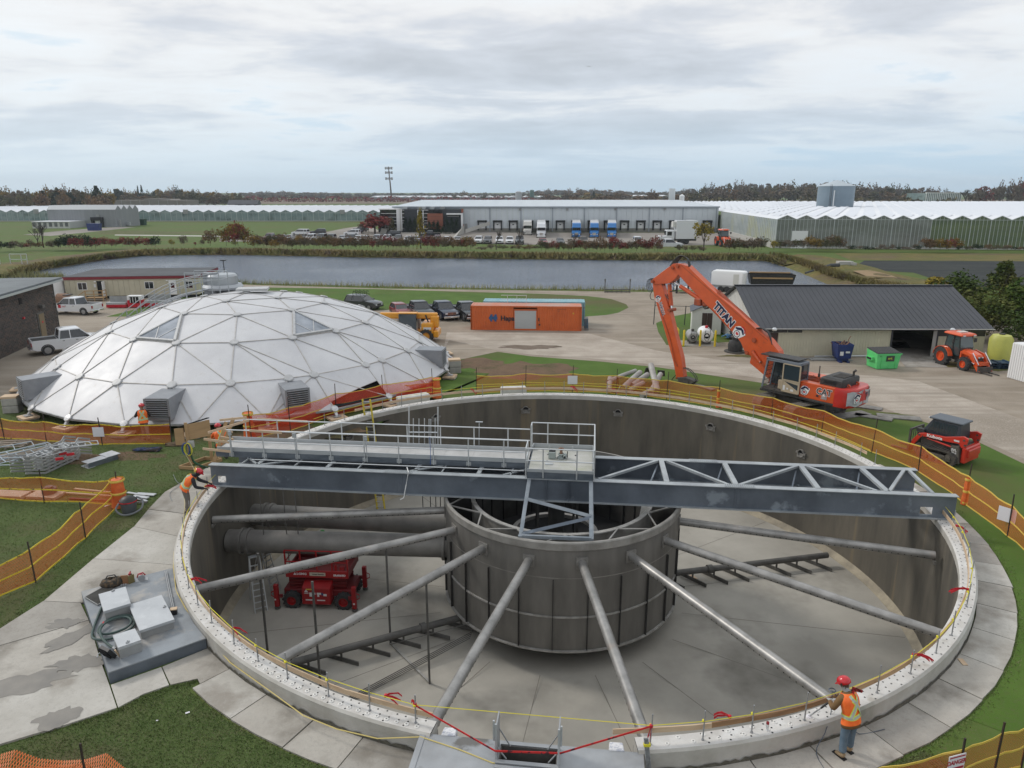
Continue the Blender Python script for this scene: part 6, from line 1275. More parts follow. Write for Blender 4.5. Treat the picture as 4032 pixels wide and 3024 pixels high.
HD=R(128.5);ex=bd('excavator','orange crawler excavator with long boom and TITAN lettering beside the tank','excavator',(16.87,40.67,0),HD)
ci=M('excavator_orange',(.66,.105,.022),(.54,.08,.018),bc=1.2,ba=.42,coat=.2,c3=(.3,.06,.03),by=2.5,lo3=.62,hi3=.75,bG=.5);bW=M('excavator_orange_dirty',(.42,.075,.02),(.25,.06,.03),bc=3,ba=.6)
bi=M('machine_black',(.022,.022,.024),(.045,.043,.04),bc=5,ba=.6);b9=M('chrome_rod',(.75,.75,.77),ba=.15,bq=.9);dW=M('door_beige',(.42,.34,.24),ba=.5);cG=M('machine_glass',(.03,.045,.055),ba=.06,spec=1.);ek=M('track_steel',(.22,.2,.175),(.13,.115,.1),bc=4,ba=.8);bB=M('dark_iron',(.05,.047,.045),(.09,.08,.07),bc=4,ba=.7)
f0=fA(ex,.27)
def da(pts,y0,y1,mat,name,par=ex,f=f0,bv0=.02):
 P=[f(Zn(*q))for q in pts];mb=MB().extr([(x,y0,z)for x,z in P],(0,y1-y0,0));return mb.mk(name,mat,par,bv0=bv0)
boom=da([(392,195),(455,215),(640,395),(760,500),(900,620),(1060,770),(1170,860),(1250,960),(1275,1110),(1110,1095),(1000,995),(965,985),(920,880),(860,800),(640,575),(480,405),(375,290),(348,245),(352,205)],-.27,.27,ci,'boom')
da([(330,195),(400,195),(378,290),(345,330),(300,368),(160,378),(140,345),(165,318)],-.24,.24,ci,'boom_link')
stick=da([(145,345),(225,368),(290,590),(340,800),(395,1010),(418,1185),(352,1190),(330,1060),(300,950),(235,720),(160,480)],-.2,.2,ci,'stick')
def pt(n,y=.0,f=f0):x,z=f(Zn(*n));return V0((x,y,z))
def rib(pa,pb,w_,h_,par,mat=bW,y=.275):MB().be(pt(pa,y),pt(pb,y),h_,w_,up=(0,0,1)).mk('edge_rib',mat,par)
for a,b in(((400,205),(760,520)),((760,520),(1160,865)),((640,565),(900,845))):rib(a,b,.035,.02,boom)
for c,r_ in(((372,215),.13),((155,350),.12),((1040,860),.15),((975,970),.12),((300,600),.11),((330,230),.1),((1035,965),.12)):
 p=pt(c);MB().la([(.0001,-.34),(r_,-.34),(r_,.34),(.0001,.34)],(p.x,0,p.z),16,'Y').mk('pivot_pin',bW,ex)
def cyl(a,b,t,r1,r2,y=.0,nm='hydraulic_cylinder'):
 A=pt(a,y);B=pt(b,y);mb=MB().tu([le(A,B,t),B],r1,12);o=mb.mk(nm,ci,ex,sm=1);MB().tu([A,le(A,B,t+.05)],r2,10).mk('rod',b9,o);return o
cyl((318,358),(600,545),.2,.14,.07,.0);cyl((296,590),(278,375),.12,.14,.07,.0);cyl((1098,1052),(1030,960),.01,.1,.095,.36);cyl((1098,1052),(1030,960),.01,.1,.095,-.36);cyl((346,1168),(305,945),.38,.1,.055,.0)
mb=MB();p=pt((540,525));mb.box((p.x,0,p.z-.05),(.55,.5,.45));mb.mk('cylinder_bracket',bW,ex,bv0=.05)
mb=MB();p=pt((600,545));mb.box((p.x,0,p.z),(.35,.45,.35));mb.mk('cylinder_bracket',bW,ex,bv0=.05)
def hose(pts,r_=.028,y=(0,),mat=bi,nm='hydraulic_hose'):
 for yy in y:MB().tu(spt([pt(q,yy+.02*i%3)for i,q in EN(pts)],3),r_,5).mk(nm,mat,ex,sm=1)
for k in RG(6):hose([(318-3*k,215),(345+3*k,165-5*k),(385+5*k,135-2*k),(430+5*k,160-2*k),(452+4*k,222)],.03,(-.22+.09*k,))
for k in RG(4):hose([(165,322),(125-5*k,335),(105-3*k,370+10*k),(118,410+10*k),(150,400+12*k)],.025,(-.15+.1*k,))
hose([(140,430),(120,470),(130,505),(160,512)],.025,(.1,));hose([(300,370),(330,380),(325,430),(300,440)],.028,(.15,-.15));hose([(265,300),(235,345),(232,420),(262,480),(285,500)],.028,(.1,-.1));hose([(575,548),(590,585),(610,590),(632,572)],.028,(.12,0,-.12))
for k in RG(6):hose([(1040-4*k,775),(1080,768-3*k),(1130+3*k,800-3*k),(1150+6*k,850),(1155+8*k,900)],.032,(-.25+.09*k,))
for k in RG(4):hose([(700+2*k,430+6*k),(820,545+6*k),(950,660+6*k),(1040,760+6*k)],.022,(-.16+.1*k,),bW,'steel_line')
for k in RG(4):hose([(425+2*k,215+6*k),(520,285+6*k),(620,385+6*k),(700,440+6*k)],.022,(-.16+.1*k,),bW,'steel_line')
for k in RG(5):hose([(1110+8*k,860),(1160+8*k,900),(1210+5*k,950),(1235,985)],.028,(-.25+.1*k,),bW,'steel_line')
hose([(200,560),(260,720),(310,880),(345,1040),(370,1090)],.022,(.12,.2),bW,'steel_line')
hose([(400,1105),(450,1120),(500,1165),(518,1200),(510,1225)],.03,(.1,-.08))
hose([(345,1165),(315,1200),(305,1225)],.028,(.1,))
tool=da([(362,1185),(430,1185),(470,1200),(520,1222),(480,1250),(400,1245),(375,1230)],-.22,.22,bB,'crusher_body')
da([(385,1140),(415,1150),(380,1200),(335,1205),(345,1180)],-.12,.12,bW,'crusher_link')
A=pt((440,1228));MB().box((A.x-.9,0,.07),(2.6,.42,.06),ry=.02,rz=-.12).mk('crusher_jaw',ek,ex);MB().cyl((A.x,0,max(.22,A.z-.0)),.22,.5,14,'Y').mk('crusher_pivot',bB,ex)
S_=.86
def HB(name,a,b,mat,bv=.03,par=ex):mb=MB().b2(a,b);return mb.mk(name,mat,par,bv0=bv)
HB('lower_frame',(-2.7,-1.25,1.12),(1.9,1.25,1.28),bi)
HB('side_body',(-2.65,.78,1.28),(-.58,1.24,2.18),ci,.03);HB('side_body',(-2.65,-1.24,1.28),(.9,-.5,2.18),ci,.03);HB('engine_deck',(-2.65,-.5,1.28),(-.6,.78,2.1),ci,.02);HB('deck_floor',(-.6,-.5,1.28),(1.7,.42,1.4),bB)
for y in(-.34,.34):MB().extr([(-.4,y,1.4),(1.9,y,1.4),(1.9,y,1.75),(1.4,y,2.25),(.2,y,1.9)],(0,.05,0)).mk('boom_bracket',bW,ex)
p=pt((1275,1110));
MB().extr([(1.,-.25,1.5),(1.75,-.25,1.5),(3.35,-.25,2.35),(3.2,-.25,3.4),(1.7,-.25,3.2)],(0,.5,0)).mk('boom_foot',ci,boom)
cw=[];n=14
for i in RG(n+1):
 t=-PI/2+PI*i/n;cw.append((-2.66-.95*max(0,cos(t))**.55,-1.28*math.copysign(abs(sin(t))**.75,sin(t))))
mb=MB();rg=[]
for z,k in((1.16,.92),(1.24,1.),(1.5,1.01),(1.56,.99),(1.8,1.01),(2.05,.99),(2.18,.93)):
 rg.append([((x+2.66)*k-2.66,y*(.985 if k<.97 else 1),z)for x,y in cw]+[(-2.64,1.26,z),(-2.64,-1.26,z)][::-1])
mb.loft(rg);cwo=mb.mk('counterweight',M('counterweight_red',(.58,.035,.022),(.5,.025,.02),bc=2,ba=.4,coat=.3),ex,sm=1)
def cK(u,z,out=.012):
 t=-PI/2+PI*u;t=-t;x=-2.66-.96*max(.0001,cos(t))**.55;y=1.28*math.copysign(abs(sin(t))**.75,sin(t))*1.
 k=1.015+out;return V0(((x+2.66)*k-2.66,y*(1+out),z))
def cwpatch(us,zs,mat,name,out=.012):
 mb=MB();n=len(us);vs=[cK(u,z0,out)for u,(z0,z1)in zip(us,zs)]+[cK(u,z1,out)for u,(z0,z1)in zip(us,zs)]
 mb.add(vs,[(i,i+1,n+i+1,n+i)for i in RG(n-1)]);return mb.mk(name,mat,cwo,fx=0)
U=[.16+.045*i for i in RG(18)];cwpatch(U,[(1.28+.05*sin(i),2.08-.03*cos(i*1.3))for i in RG(18)],M('flag_grey',(.5,.51,.54),(.34,.35,.38),bc=3,ba=.4,coat=.3),'flag_print',.006)
leaf=[(0,-.5),(.03,-.2),(.35,-.26),(.28,-.12),(.5,.12),(.4,.16),(.44,.34),(.26,.28),(.2,.36),(.06,.18),(.12,.44),(.05,.4),(0,.55)]
leaf=leaf+[(-x,y)for x,y in leaf[-2:0:-1]]
def leafon(fn,s,mat,name,par):
 mb=MB();c=fn(0,0);vs=[c]+[fn(x*s,y*s)for x,y in leaf];n=len(leaf);mb.add(vs,[(0,1+i,1+(i+1)%n)for i in RG(n)]);return mb.mk(name,mat,par,fx=0)
dX=M('leaf_red',(.55,.02,.02),ba=.4);c0=M('letter_navy',(.012,.015,.06),ba=.4);bp=M('letter_white',(.78,.78,.78),ba=.4)
leafon(lambda a,b:cK(.5+a*.22,1.68+b,.018),.85,dX,'maple_leaf_print',cwo)
def dN(P,X,Y,s,par):
 Nn=X.cross(Y).normalized()
 def pl(pts,mat,nm,o):MB().poly([P+X*(x*s)+Y*(y*s)+Nn*o for x,y in pts]).mk(nm,mat,par,fx=0)
 circ=lambda cx,cy,r_,n=18:[(cx+r_*cos(2*PI*i/n),cy+r_*sin(2*PI*i/n))for i in RG(n)]
 pl([(-.5,-.62),(.1,-.72),(.42,-.5),(.62,-.05),(.75,.3),(.45,.62),(.0,.72),(-.4,.45),(-.62,.1)],bp,'emblem_ground',.004)
 pl([(-.55,-.0),(-.25,.05),(.1,.32),(.5,.1),(.62,.2),(.3,.5),(-.05,.55),(-.3,.35),(-.55,.15)],c0,'emblem_shape',.008);pl([(-.2,.55),(.1,.62),(.4,.52),(.55,.3),(.62,.42),(.4,.68),(.0,.78)],dX,'emblem_crest',.009)
 pl(circ(-.02,-.28,.36),c0,'emblem_ring',.008);pl(circ(-.02,-.28,.29),bp,'emblem_disc',.012)
 mb=MB();vs=[P+X*(-.02*s)+Y*(-.28*s)+Nn*.016]+[P+X*((x*.42-.02)*s)+Y*((y*.42-.28)*s)+Nn*.016 for x,y in leaf];n=len(leaf);mb.add(vs,[(0,1+i,1+(i+1)%n)for i in RG(n)]);mb.mk('emblem_leaf',dX,par,fx=0)
MX=WM[ex.name].to_3x3()
def cC(s,size,pl_,xd,yd,mat,nm,par,bu=.0,sx=1.,shear=0):
 return txt(s,size,WM[ex.name]@V0(pl_),MX@b5(xd,yd),mat,nm,par,bu=bu,sx=sx,shear=shear,ext=.001)
cC('CAT',.5,(-2.05,1.252,1.82),(-1,0,0),(0,0,1),bp,'lettering',ex,bu=.035,sx=.9);cC('CAT',.5,(-2.05,1.258,1.82),(-1,0,0),(0,0,1),bi,'lettering',ex,bu=.012,sx=.9);cC('330',.22,(-2.08,1.254,1.5),(-1,0,0),(0,0,1),bp,'lettering',ex,bu=.016);cC('330',.22,(-2.08,1.26,1.5),(-1,0,0),(0,0,1),bi,'lettering',ex,bu=.002)
MB().poly([(-1.98,1.264,1.6),(-2.16,1.264,1.6),(-2.07,1.264,1.74)]).mk('triangle_mark',bp,ex,fx=0)
dN(V0((-.92,1.25,1.72)),V0((-1,0,0)),V0((0,0,1)),.42,ex)
def bl(a,b):A=pt(a,.275);B=pt(b,.275);return A,(B-A)
A,Dv=bl((688,575),(872,790));xd=Dv.normalized();yd=V0((0,1,0)).cross(xd)
if yd.z<0:yd=-yd
xs_=b5(xd,yd).col[2]
mid=(A+pt((872,790),.275))/2+yd*.0;mid=pt((775,640),.275)
sz=(pt((880,750),.275)-pt((668,545),.275)).length
def btext(dy,mat,bu):o=cC('TITAN',sz*.3,(mid.x,.275+dy,mid.z),tuple(xd),tuple(yd),mat,'lettering',boom,bu=bu,sx=.92);return o
f1_=b5(xd,yd)
if f1_.col[2].y<0:xd=-xd
btext(.004,bp,.075);btext(.01,c0,.035)
dN(pt((905,790),.28),xd if xd.x<0 else-xd,yd,.62,boom)
A=pt((212,520),.21);B=pt((248,650),.21);xd2=(B-A).normalized();yd2=V0((0,1,0)).cross(xd2)
if b5(xd2,yd2).col[2].y<0:yd2=-yd2
c2=pt((232,590),.21);cC('TITAN',.34,(c2.x,.205,c2.z),tuple(-xd2),tuple(-yd2),bp,'lettering',stick,bu=.03,sx=.95);cC('TITAN',.34,(c2.x,.212,c2.z),tuple(-xd2),tuple(-yd2),c0,'lettering',stick,bu=.006,sx=.95)
dN(pt((196,500),.205),V0((-1,0,0)),V0((0,0,1)),.36,stick)
for i,chh in EN('TITAN'):
 u=.545+.068*i+(.0 if i<2 else .0);c=cK(u,1.72,.03);c2_=cK(u+.01,1.72,.03);xd_=(c2_-c).normalized()
 cC(chh,.46,tuple(c),tuple(xd_),(0,0,1),c0,'lettering',cwo,bu=.02,sx=.8)
e0=cK(.37,1.72,.03);e1=cK(.38,1.72,.03);dN(e0,(e1-e0).normalized(),V0((0,0,1)),.42,cwo)
for y in(-.5,.5):
 MB().la([(.05,-.04),(.11,-.04),(.11,.04),(.05,.04),(.05,-.04)],(-3.,y,2.24),12,'Y').mk('lifting_eye',ci,cwo)
mb=MB();rg=[]
for x,k,h_ in((-2.95,.8,.35),(-2.85,1,.5),(-1.75,1,.52),(-1.6,.96,.44)):rg.append([(x,-.95*k,2.12),(x,-.98*k,2.12+h_*.8),(x,-.85*k,2.12+h_),(x,.85*k,2.12+h_),(x,.98*k,2.12+h_*.8),(x,.98*k,2.12)])
mb.loft(rg);hood=mb.mk('engine_hood',bi,ex,sm=1)
for k in RG(10):HB('hood_slot',(-2.55+.075*k,.975,2.28),(-2.51+.075*k,.99,2.46),bD,0,hood)
for k in RG(6):HB('hood_slat',(-2.7+.12*k,-.5,2.64),(-2.64+.12*k,.5,2.665),bB,0,hood)
MB().tu([(-2.7,-.55,2.6),(-2.7,-.55,2.85),(-2.82,-.52,2.95)],.07,8).mk('exhaust',bB,hood);MB().tu([(-.9,-.2,2.1),(-.9,-.2,2.9)],.035,6).tu([(-.9,-.2,2.2),(-.9,-.2,2.45)],.07,8).mk('air_intake',bB,ex)
mb=MB();rr=random.Random(5)
for k in RG(9):mb.tu(spt([V0((-.9+ru(rr,-.3,.5),ru(rr,-.3,.35),2.05+ru(rr,.02,.22)))for _ in RG(4)]),.03,5)
mb.mk('hose_bundle',bW,ex)
HB('latch',(-1.75,1.24,1.5),(-1.62,1.262,1.6),bi,0)
CY0,CY1=.44,1.27;CX0,CX1=-.55,1.62
HB('cab_floor',(CX0,CY0,1.28),(CX1+.15,CY1,1.38),bB,0)
def bar(a,b,w_,mat,nm='cab_frame'):MB().be(a,b,w_,w_).mk(nm,mat,ex)
c5=M('cab_grey',(.16,.18,.21),ba=.5)
for y in(CY0,CY1):
 for a,b in(((CX0,y,1.38),(CX0,y,3.1)),((CX1+.12,y,1.38),(CX1-.1,y,3.05)),((CX0,y,3.1),(CX1-.1,y,3.05)),((CX0+.95,y,1.38),(CX0+.95,y,3.08))):bar(a,b,.09,c5)
bar((CX1-.1,CY0,3.05),(CX1-.1,CY1,3.05),.09,c5);bar((CX0,CY0,3.1),(CX0,CY1,3.1),.09,c5)
HB('cab_roof',(CX0-.05,CY0-.03,3.1),(CX1,CY1+.03,3.2),c5,.03);HB('roof_guard',(CX0+.1,CY0-.05,3.28),(CX1+.35,CY1+.05,3.34),bi,0)
HB('cab_rear',(CX0-.03,CY0,1.38),(CX0+.01,CY1,2.2),c5,0);HB('rear_window',(CX0-.02,CY0+.05,2.22),(CX0+.0,CY1-.05,3.05),cG,0);HB('side_window',(CX0+.08,CY1-.02,2.2),(CX0+.9,CY1,3.02),cG,0);HB('right_window',(CX0+.08,CY0,1.5),(CX1,CY0+.02,3.02),cG,0)
for k in RG(7):bar((CX1+.16,CY0+.02+.13*k,1.4),(CX1-.02,CY0+.02+.13*k,3.1),.022,bi,'window_guard')
for k in RG(6):z=1.5+.28*k;x=CX1+.16-(z-1.4)*.18/1.7;bar((x,CY0,z),(x,CY1,z),.022,bi,'window_guard')
HB('seat',(.0,.62,1.4),(.5,1.08,1.85),bi,.05);HB('seat_back',(-.1,.62,1.85),(.08,1.08,2.5),bi,.05);HB('control_console',(.55,.95,1.4),(.85,1.1,1.95),dW,.03);bar((1.15,.7,1.4),(1.,.72,2.1),.04,bi,'control_lever');bar((1.1,1.,1.4),(.95,1.,2.1),.04,bi,'control_lever')
dd=WM[ex.name]
mb=MB();y=1.36
for a,b in(((.42,y,1.42),(.42,y,3.02)),((-.62,y,1.42),(-.62,y,3.02)),((.42,y,3.02),(-.62,y,3.02)),((.42,y,1.42),(-.62,y,1.42)),((.42,y,2.1),(-.62,y,2.1))):mb.be(a,b,.07,.05)
dr_=mb.mk('door',dW,ex);BX((-.6,y-.015,1.44),(.4,y+.01,2.08),'door_panel',dW,dr_);BX((-.58,y-.008,2.13),(.38,y+.0,3.),'door_glass',cG,dr_);MB().poly([(.3,y+.014,2.02),(-.55,y+.014,1.92),(-.55,y+.014,1.6)]).mk('door_lower_glass',cG,dr_,fx=0)
MB().b2((.22,y+.012,1.5),(.36,y+.016,1.78)).b2((.02,y+.012,1.56),(.12,y+.016,1.66)).b2((-.3,y+.012,1.5),(-.12,y+.016,1.62)).mk('door_decal',bV,dr_,bj='stuff')
th_=R(205);uc=MT_(V0((16.87,40.67,0)))@MR_(th_,4,'Z')
def ucb(name,a,b,mat,bv=.02):mb=MB().b2(a,b);mb.X=None;mb.v=[tuple(uc@V0(q))for q in mb.v];return mb.mk(name,mat,ex,wo=1,bv0=bv)
ucb('car_body',(-.9,-1.,.5),(.9,1.,1.),bB);ucb('track_frame',(-1.6,-1.36,.28),(1.6,-1.04,.66),bB);ucb('track_frame',(-1.6,1.04,.28),(1.6,1.36,.66),bB)
mb=MB();mb.X=uc;mb.cyl((0,0,1.06),.75,.16,28);mb.mk('slew_ring',bB,ex,wo=1)
shoe=None
for s_ in(-1.2,1.2):
 L_=1.72;r_=.42;per=2*(2*L_)+2*PI*r_;N_=46
 for k in RG(N_):
  d=per*k/N_
  if d<2*L_:x,z,a=-L_+d,2*r_,0
  elif d<2*L_+PI*r_:t=(d-2*L_)/r_;x,z,a=L_+r_*sin(t),r_+r_*cos(t),t
  elif d<4*L_+PI*r_:x,z,a=L_-(d-2*L_-PI*r_),0,PI
  else:t=(d-4*L_-PI*r_)/r_;x,z,a=-L_-r_*sin(t),r_-r_*cos(t),PI+t
  if shoe is None:
   mb=MB().box((0,0,0),(.205,.68,.03)).box((-.06,0,.035),(.02,.68,.05)).box((.05,0,.035),(.02,.68,.05));shoe=mb.mk('track_shoe',ek,ex);o=shoe
  else:o=shoe.copy();LK(o);o.parent=ex
  o.matrix_local=WM[ex.name].inverted()@uc@MT_(V0((x,s_,z+.04)))@MR_(a,4,'Y')
 for x in(-L_,L_):mb=MB();mb.X=uc;mb.la([(.0001,-.14),(.36,-.14),(.36,.14),(.0001,.14)],(x,s_,.46),20,'Y');mb.mk('sprocket'if x>0 else 'idler',bB,ex,wo=1)
 for k in RG(6):mb=MB();mb.X=uc;mb.cyl((-1.2+.48*k,s_,.17),.13,.3,12,'Y');mb.mk('track_roller',bB,ex,wo=1)
e6=M('old_pipe',(.42,.41,.39),(.3,.29,.27),bc=1.5,ba=.6,bq=.2)
for i,(a,za,b,zb,r_)in EN((((400,300),.25,(520,150),.35,.17),((870,250),.35,(1110,155),.35,.15),((1000,310),.3,(1150,170),.6,.19),((1085,285),.28,(1215,190),.5,.19),((1165,370),.2,(1290,310),.2,.17),((1245,105),1.3,(1300,330),.3,.2),((1330,185),.5,(1240,350),.25,.17),((880,330),.2,(890,215),.3,.17),((1050,330),.2,(1180,260),.35,.15))):
 if i==0:continue
 A=G(Zg(*a),za);B=G(Zg(*b),zb);mb=MB().tu([A,le(A,B,.5)+V0((0,0,.03)),B],r_,14,cap=False).tu([A+(B-A).normalized()*.01,B-(B-A).normalized()*.01],r_*.9,12)
 so(mb,'scrap_pipe',e6,('','long scrap pipe lying across the left of the pile','scrap pipe slanting up left of the pile centre','open ended scrap pipe in the middle of the pile','short scrap pipe at the front of the pile','tall scrap pipe sticking up from the pile','scrap pipe at the right of the pile with a flange','short bent scrap pipe at the left end of the pile','crumpled scrap pipe low in the pile')[i],'pipe',(A.x,A.y,0),wo=1,sm=1,bA='scrap pipes behind the tank')
for c,z,ro in((Zg(1222,150),.6,.3),(Zg(1335,175),.5,-.4)):
 q=G(c,z);mb=MB().box((0,0,0),(.5,.04,.5),rx=.5,rz=ro);so(mb,'flange_plate',bB,'dark square flange plate on the scrap pipes','plate',q,bA='flange plates on the scrap pipes')
mb=MB();q=G(Zg(945,280),.6);mb.extr([(0,0,.55),(.12,0,.5),(.18,0,-.1),(.1,0,-.4),(.02,0,-.1)],(0,.02,0));so(mb,'green_cloth',M('cloth_green',(.02,.13,.04),ba=.8),'green cloth strip hanging on the far fence','cloth',(q.x,q.y,q.z))
mb=MB();a=TP(15.2,73.5,0);mb.tu([a,a+V0((.05,0,.7)),a+V0((.25,.1,1.))],.02,6);so(mb,'hooked_rod',b7,'bent rod with white top before the pile of pipes','rod',a,wo=1)
TL=R(125);tl=bd('track_loader','red compact track loader with dark cab and forks parked on the right lawn','track loader',(20.96,32.96,0),TL)
dw=M('loader_red',(.6,.035,.018),(.5,.03,.016),bc=3,ba=.4,coat=.25,c3=(.25,.16,.12),by=2.5,lo3=.58,hi3=.75,bG=.5);dA=M('muddy_grey',(.14,.125,.105),(.08,.072,.062),bc=3,ba=.9)
e7=M('cab_slate',(.035,.042,.052),ba=.4)
def TB(name,a,b,mat,bv=.02):mb=MB().b2(a,b);return mb.mk(name,mat,tl,bv0=bv)
TB('chassis',(-1.,-.45,.25),(.9,.45,.95),dA);
MB().extr([(-1.,-.8,.18),(-.62,-.8,.16),(-.55,-.8,.95),(-.9,-.8,1.)],(0,1.6,0)).mk('rear_frame',dA,tl)
TB('rear_door',(-1.22,-.72,.22),(-1.,.72,1.),dw,.05);TB('rear_bumper',(-1.3,-.6,.5),(-1.18,.6,.88),dw,.03)
for s_ in(-1,1):
 y0=s_*.78
 out=[(-.85,.12),(-.7,.0),(.55,.0),(.85,.16),(1.05,.45),(.98,.62),(-.1,.7),(-.62,.68),(-.92,.45)]
 mb=MB();rg=[];N=len(out)
 for k,o_ in((0,1.),):pass
 P=[(x,z)for x,z in out];c=(sum(p[0]for p in P)/N,sum(p[1]for p in P)/N)
 inn=[((x-c[0])*.86+c[0],(z-c[1])*.78+c[1])for x,z in P]
 vs=[(x,y0-.19,z)for x,z in P]+[(x,y0+.19,z)for x,z in P]+[(x,y0-.19,z)for x,z in inn]+[(x,y0+.19,z)for x,z in inn];fs=[]
 for i in RG(N):
  j=(i+1)%N;fs+=[(i,j,N+j,N+i),(2*N+j,2*N+i,3*N+i,3*N+j),(i,2*N+i,2*N+j,j),(N+j,3*N+j,3*N+i,N+i)]
 mb.add(vs,fs);tk=mb.mk('rubber_track',bB,tl)
 for i in RG(N):
  j=(i+1)%N;a=V0((P[i][0],0,P[i][1]));b=V0((P[j][0],0,P[j][1]));m_=max(1,int((b-a).length/.13))
  for k in RG(m_):
   q=le(a,b,(k+.5)/m_);ang=math.atan2(b.z-a.z,b.x-a.x);n_=V0((sin(ang),0,-cos(ang)))
   if(q-V0((c[0],0,c[1]))).dot(n_)<0:n_=-n_
   MB().box((q.x+n_.x*.015,y0,max(.0,q.z+n_.z*.015)),(.06,.36,.05),ry=-ang).mk('track_lug',bB,tk)
 for x,z,r_ in((-.62,.38,.2),(.75,.32,.2),(-.4,.17,.1),(-.1,.17,.1),(.2,.17,.1),(.48,.17,.1)):MB().cyl((x,y0,z),r_,.3,14,'Y').cyl((x,y0+s_*.02,z),r_*.4,.36,10,'Y').mk('track_wheel',dA,tl)
 TB('track_frame',(-.4,y0-.12,.22),(.6,y0+.12,.42),dA)
 ya=s_*.66;arm=[(-1.15,1.02),(-1.22,1.45),(-1.,1.52),(-.2,1.28),(.75,1.22),(.98,1.15),(1.25,.75),(1.32,.42),(1.18,.4),(1.08,.65),(.88,.98),(.7,1.05),(-.3,1.08),(-.85,1.12),(-.98,.95)]
 mb=MB().extr([(x,ya-.06,z)for x,z in arm],(0,.12,0));a_=mb.mk('lift_arm',dw,tl,bv0=.01)
 for x,z in((-1.05,1.35),(-1.12,1.12),(1.2,.5),(.95,1.08)):MB().cyl((x,ya,z),.05,.16,10,'Y').mk('arm_pin',bB,tl)
 MB().tu([(.2,ya-.0,.95),(-.6,ya,.86)],.045,8).tu([(.2,ya,.95),(.6,ya,.98)],.025,8).mk('lift_cylinder',dw,tl)
mb=MB();rg=[]
for z,x0,x1,w_ in((.95,-.72,.8,.5),(1.35,-.78,.92,.52),(1.88,-.72,.6,.46),(1.95,-.7,.55,.44)):rg.append([(x0,-w_,z),(x1,-w_*.92,z),(x1,w_*.92,z),(x0,w_,z)])
mb.loft(rg);mb.mk('cab',e7,tl,bv0=.03)
TB('cab_roof',(-.82,-.52,1.95),(.72,.52,2.04),M('roof_slate',(.09,.105,.125),ba=.5),.03)
for y0,s_ in((.505,1),(-.505,-1)):MB().poly([(-.62,y0+s_*.012,1.3),(.72,y0+s_*.0,1.35),(.5,y0-s_*.035,1.84),(-.6,y0-s_*.035,1.86)]).mk('side_window',cG,tl,fx=0)
for k in RG(9):MB().be((-.55+.13*k,.515,1.32),(-.55+.13*k-.02,.475,1.84),.012,.012).mk('window_mesh_bar',bi,tl)
MB().b2((.95,-.55,.85),(1.12,.55,1.15)).b2((.8,.4,1.2),(1.15,.62,1.36)).mk('front_light_box',bi,tl)
for y in(-.45,.45):MB().box((.72,y,1.98),(.04,.12,.06)).mk('cab_light',bp,tl)
BX((1.36,-.62,.1),(1.44,.62,.62),'fork_carriage',bB,tl)
mb=MB()
for a,b in(((1.42,-.62,.1),(1.42,-.62,1.22)),((1.42,.62,.1),(1.42,.62,1.22)),((1.42,-.62,1.22),(1.42,.62,1.22))):mb.be(a,b,.09,.07)
for k in RG(6):mb.be((1.42,-.5+.2*k,.6),(1.42,-.5+.2*k,1.2),.03,.03)
mb.mk('fork_backrest',bB,tl)
for y in(-.4,.4):TB('fork_tine',(1.42,y-.05,.04),(2.35,y+.05,.09),bB,0)
MT=WM[tl.name]
def ttext(s,size,p,mat,par=tl,bu=.004,sx=1.):return txt(s,size,MT@V0(p),MT.to_3x3()@b5((-1,0,0),(0,0,1)),mat,'lettering',par,bu=bu,sx=sx,ext=.001)
ttext('Kubota',.21,(.25,.726,1.155),bp,bu=.008,sx=1.15);ttext('SVL',.15,(-.72,.812,.8),bp,bu=.006);ttext('95-2',.12,(-.74,.812,.67),bp,bu=.004)
BX((-.86,.722,1.2),(-.62,.727,1.28),'arm_decal',bV,tl)
e8=co;e9=M('alloy_rim',(.35,.35,.36),ba=.3,bq=.6);cH=M('car_glass',(.015,.018,.022),ba=.05,spec=1.);dB=M('head_lamp',(.6,.62,.65),ba=.1,spec=1.);fa=M('tail_lamp',(.3,.01,.015),ba=.2)
def paint(n,c):return M('paint_'+n,c,ba=.28,coat=.6,bq=.1)
PW=paint('white',(.72,.73,.75));PK=paint('black',(.012,.014,.018));PB=paint('navy',(.01,.016,.04));PR=paint('dark_red',(.22,.012,.016));PG=paint('silver',(.38,.39,.41));PD=paint('charcoal',(.05,.052,.056));PM=paint('maroon',(.085,.012,.02));PBR=paint('brown',(.09,.06,.03))
def prof_body(mb,bK,W,z_t=None,d4=.06):
 0
 n=len(bK);rg=[]
 for y,k in((-W/2,.93),(-W/2+d4,1.),(W/2-d4,1.),(W/2,.93)):
  cz=.55*max(p[1]for p in bK);rg.append([(x*(.985 if k<1 else 1),y,cz+(z-cz)*k)for x,z in bK])
 mb.loft(rg)
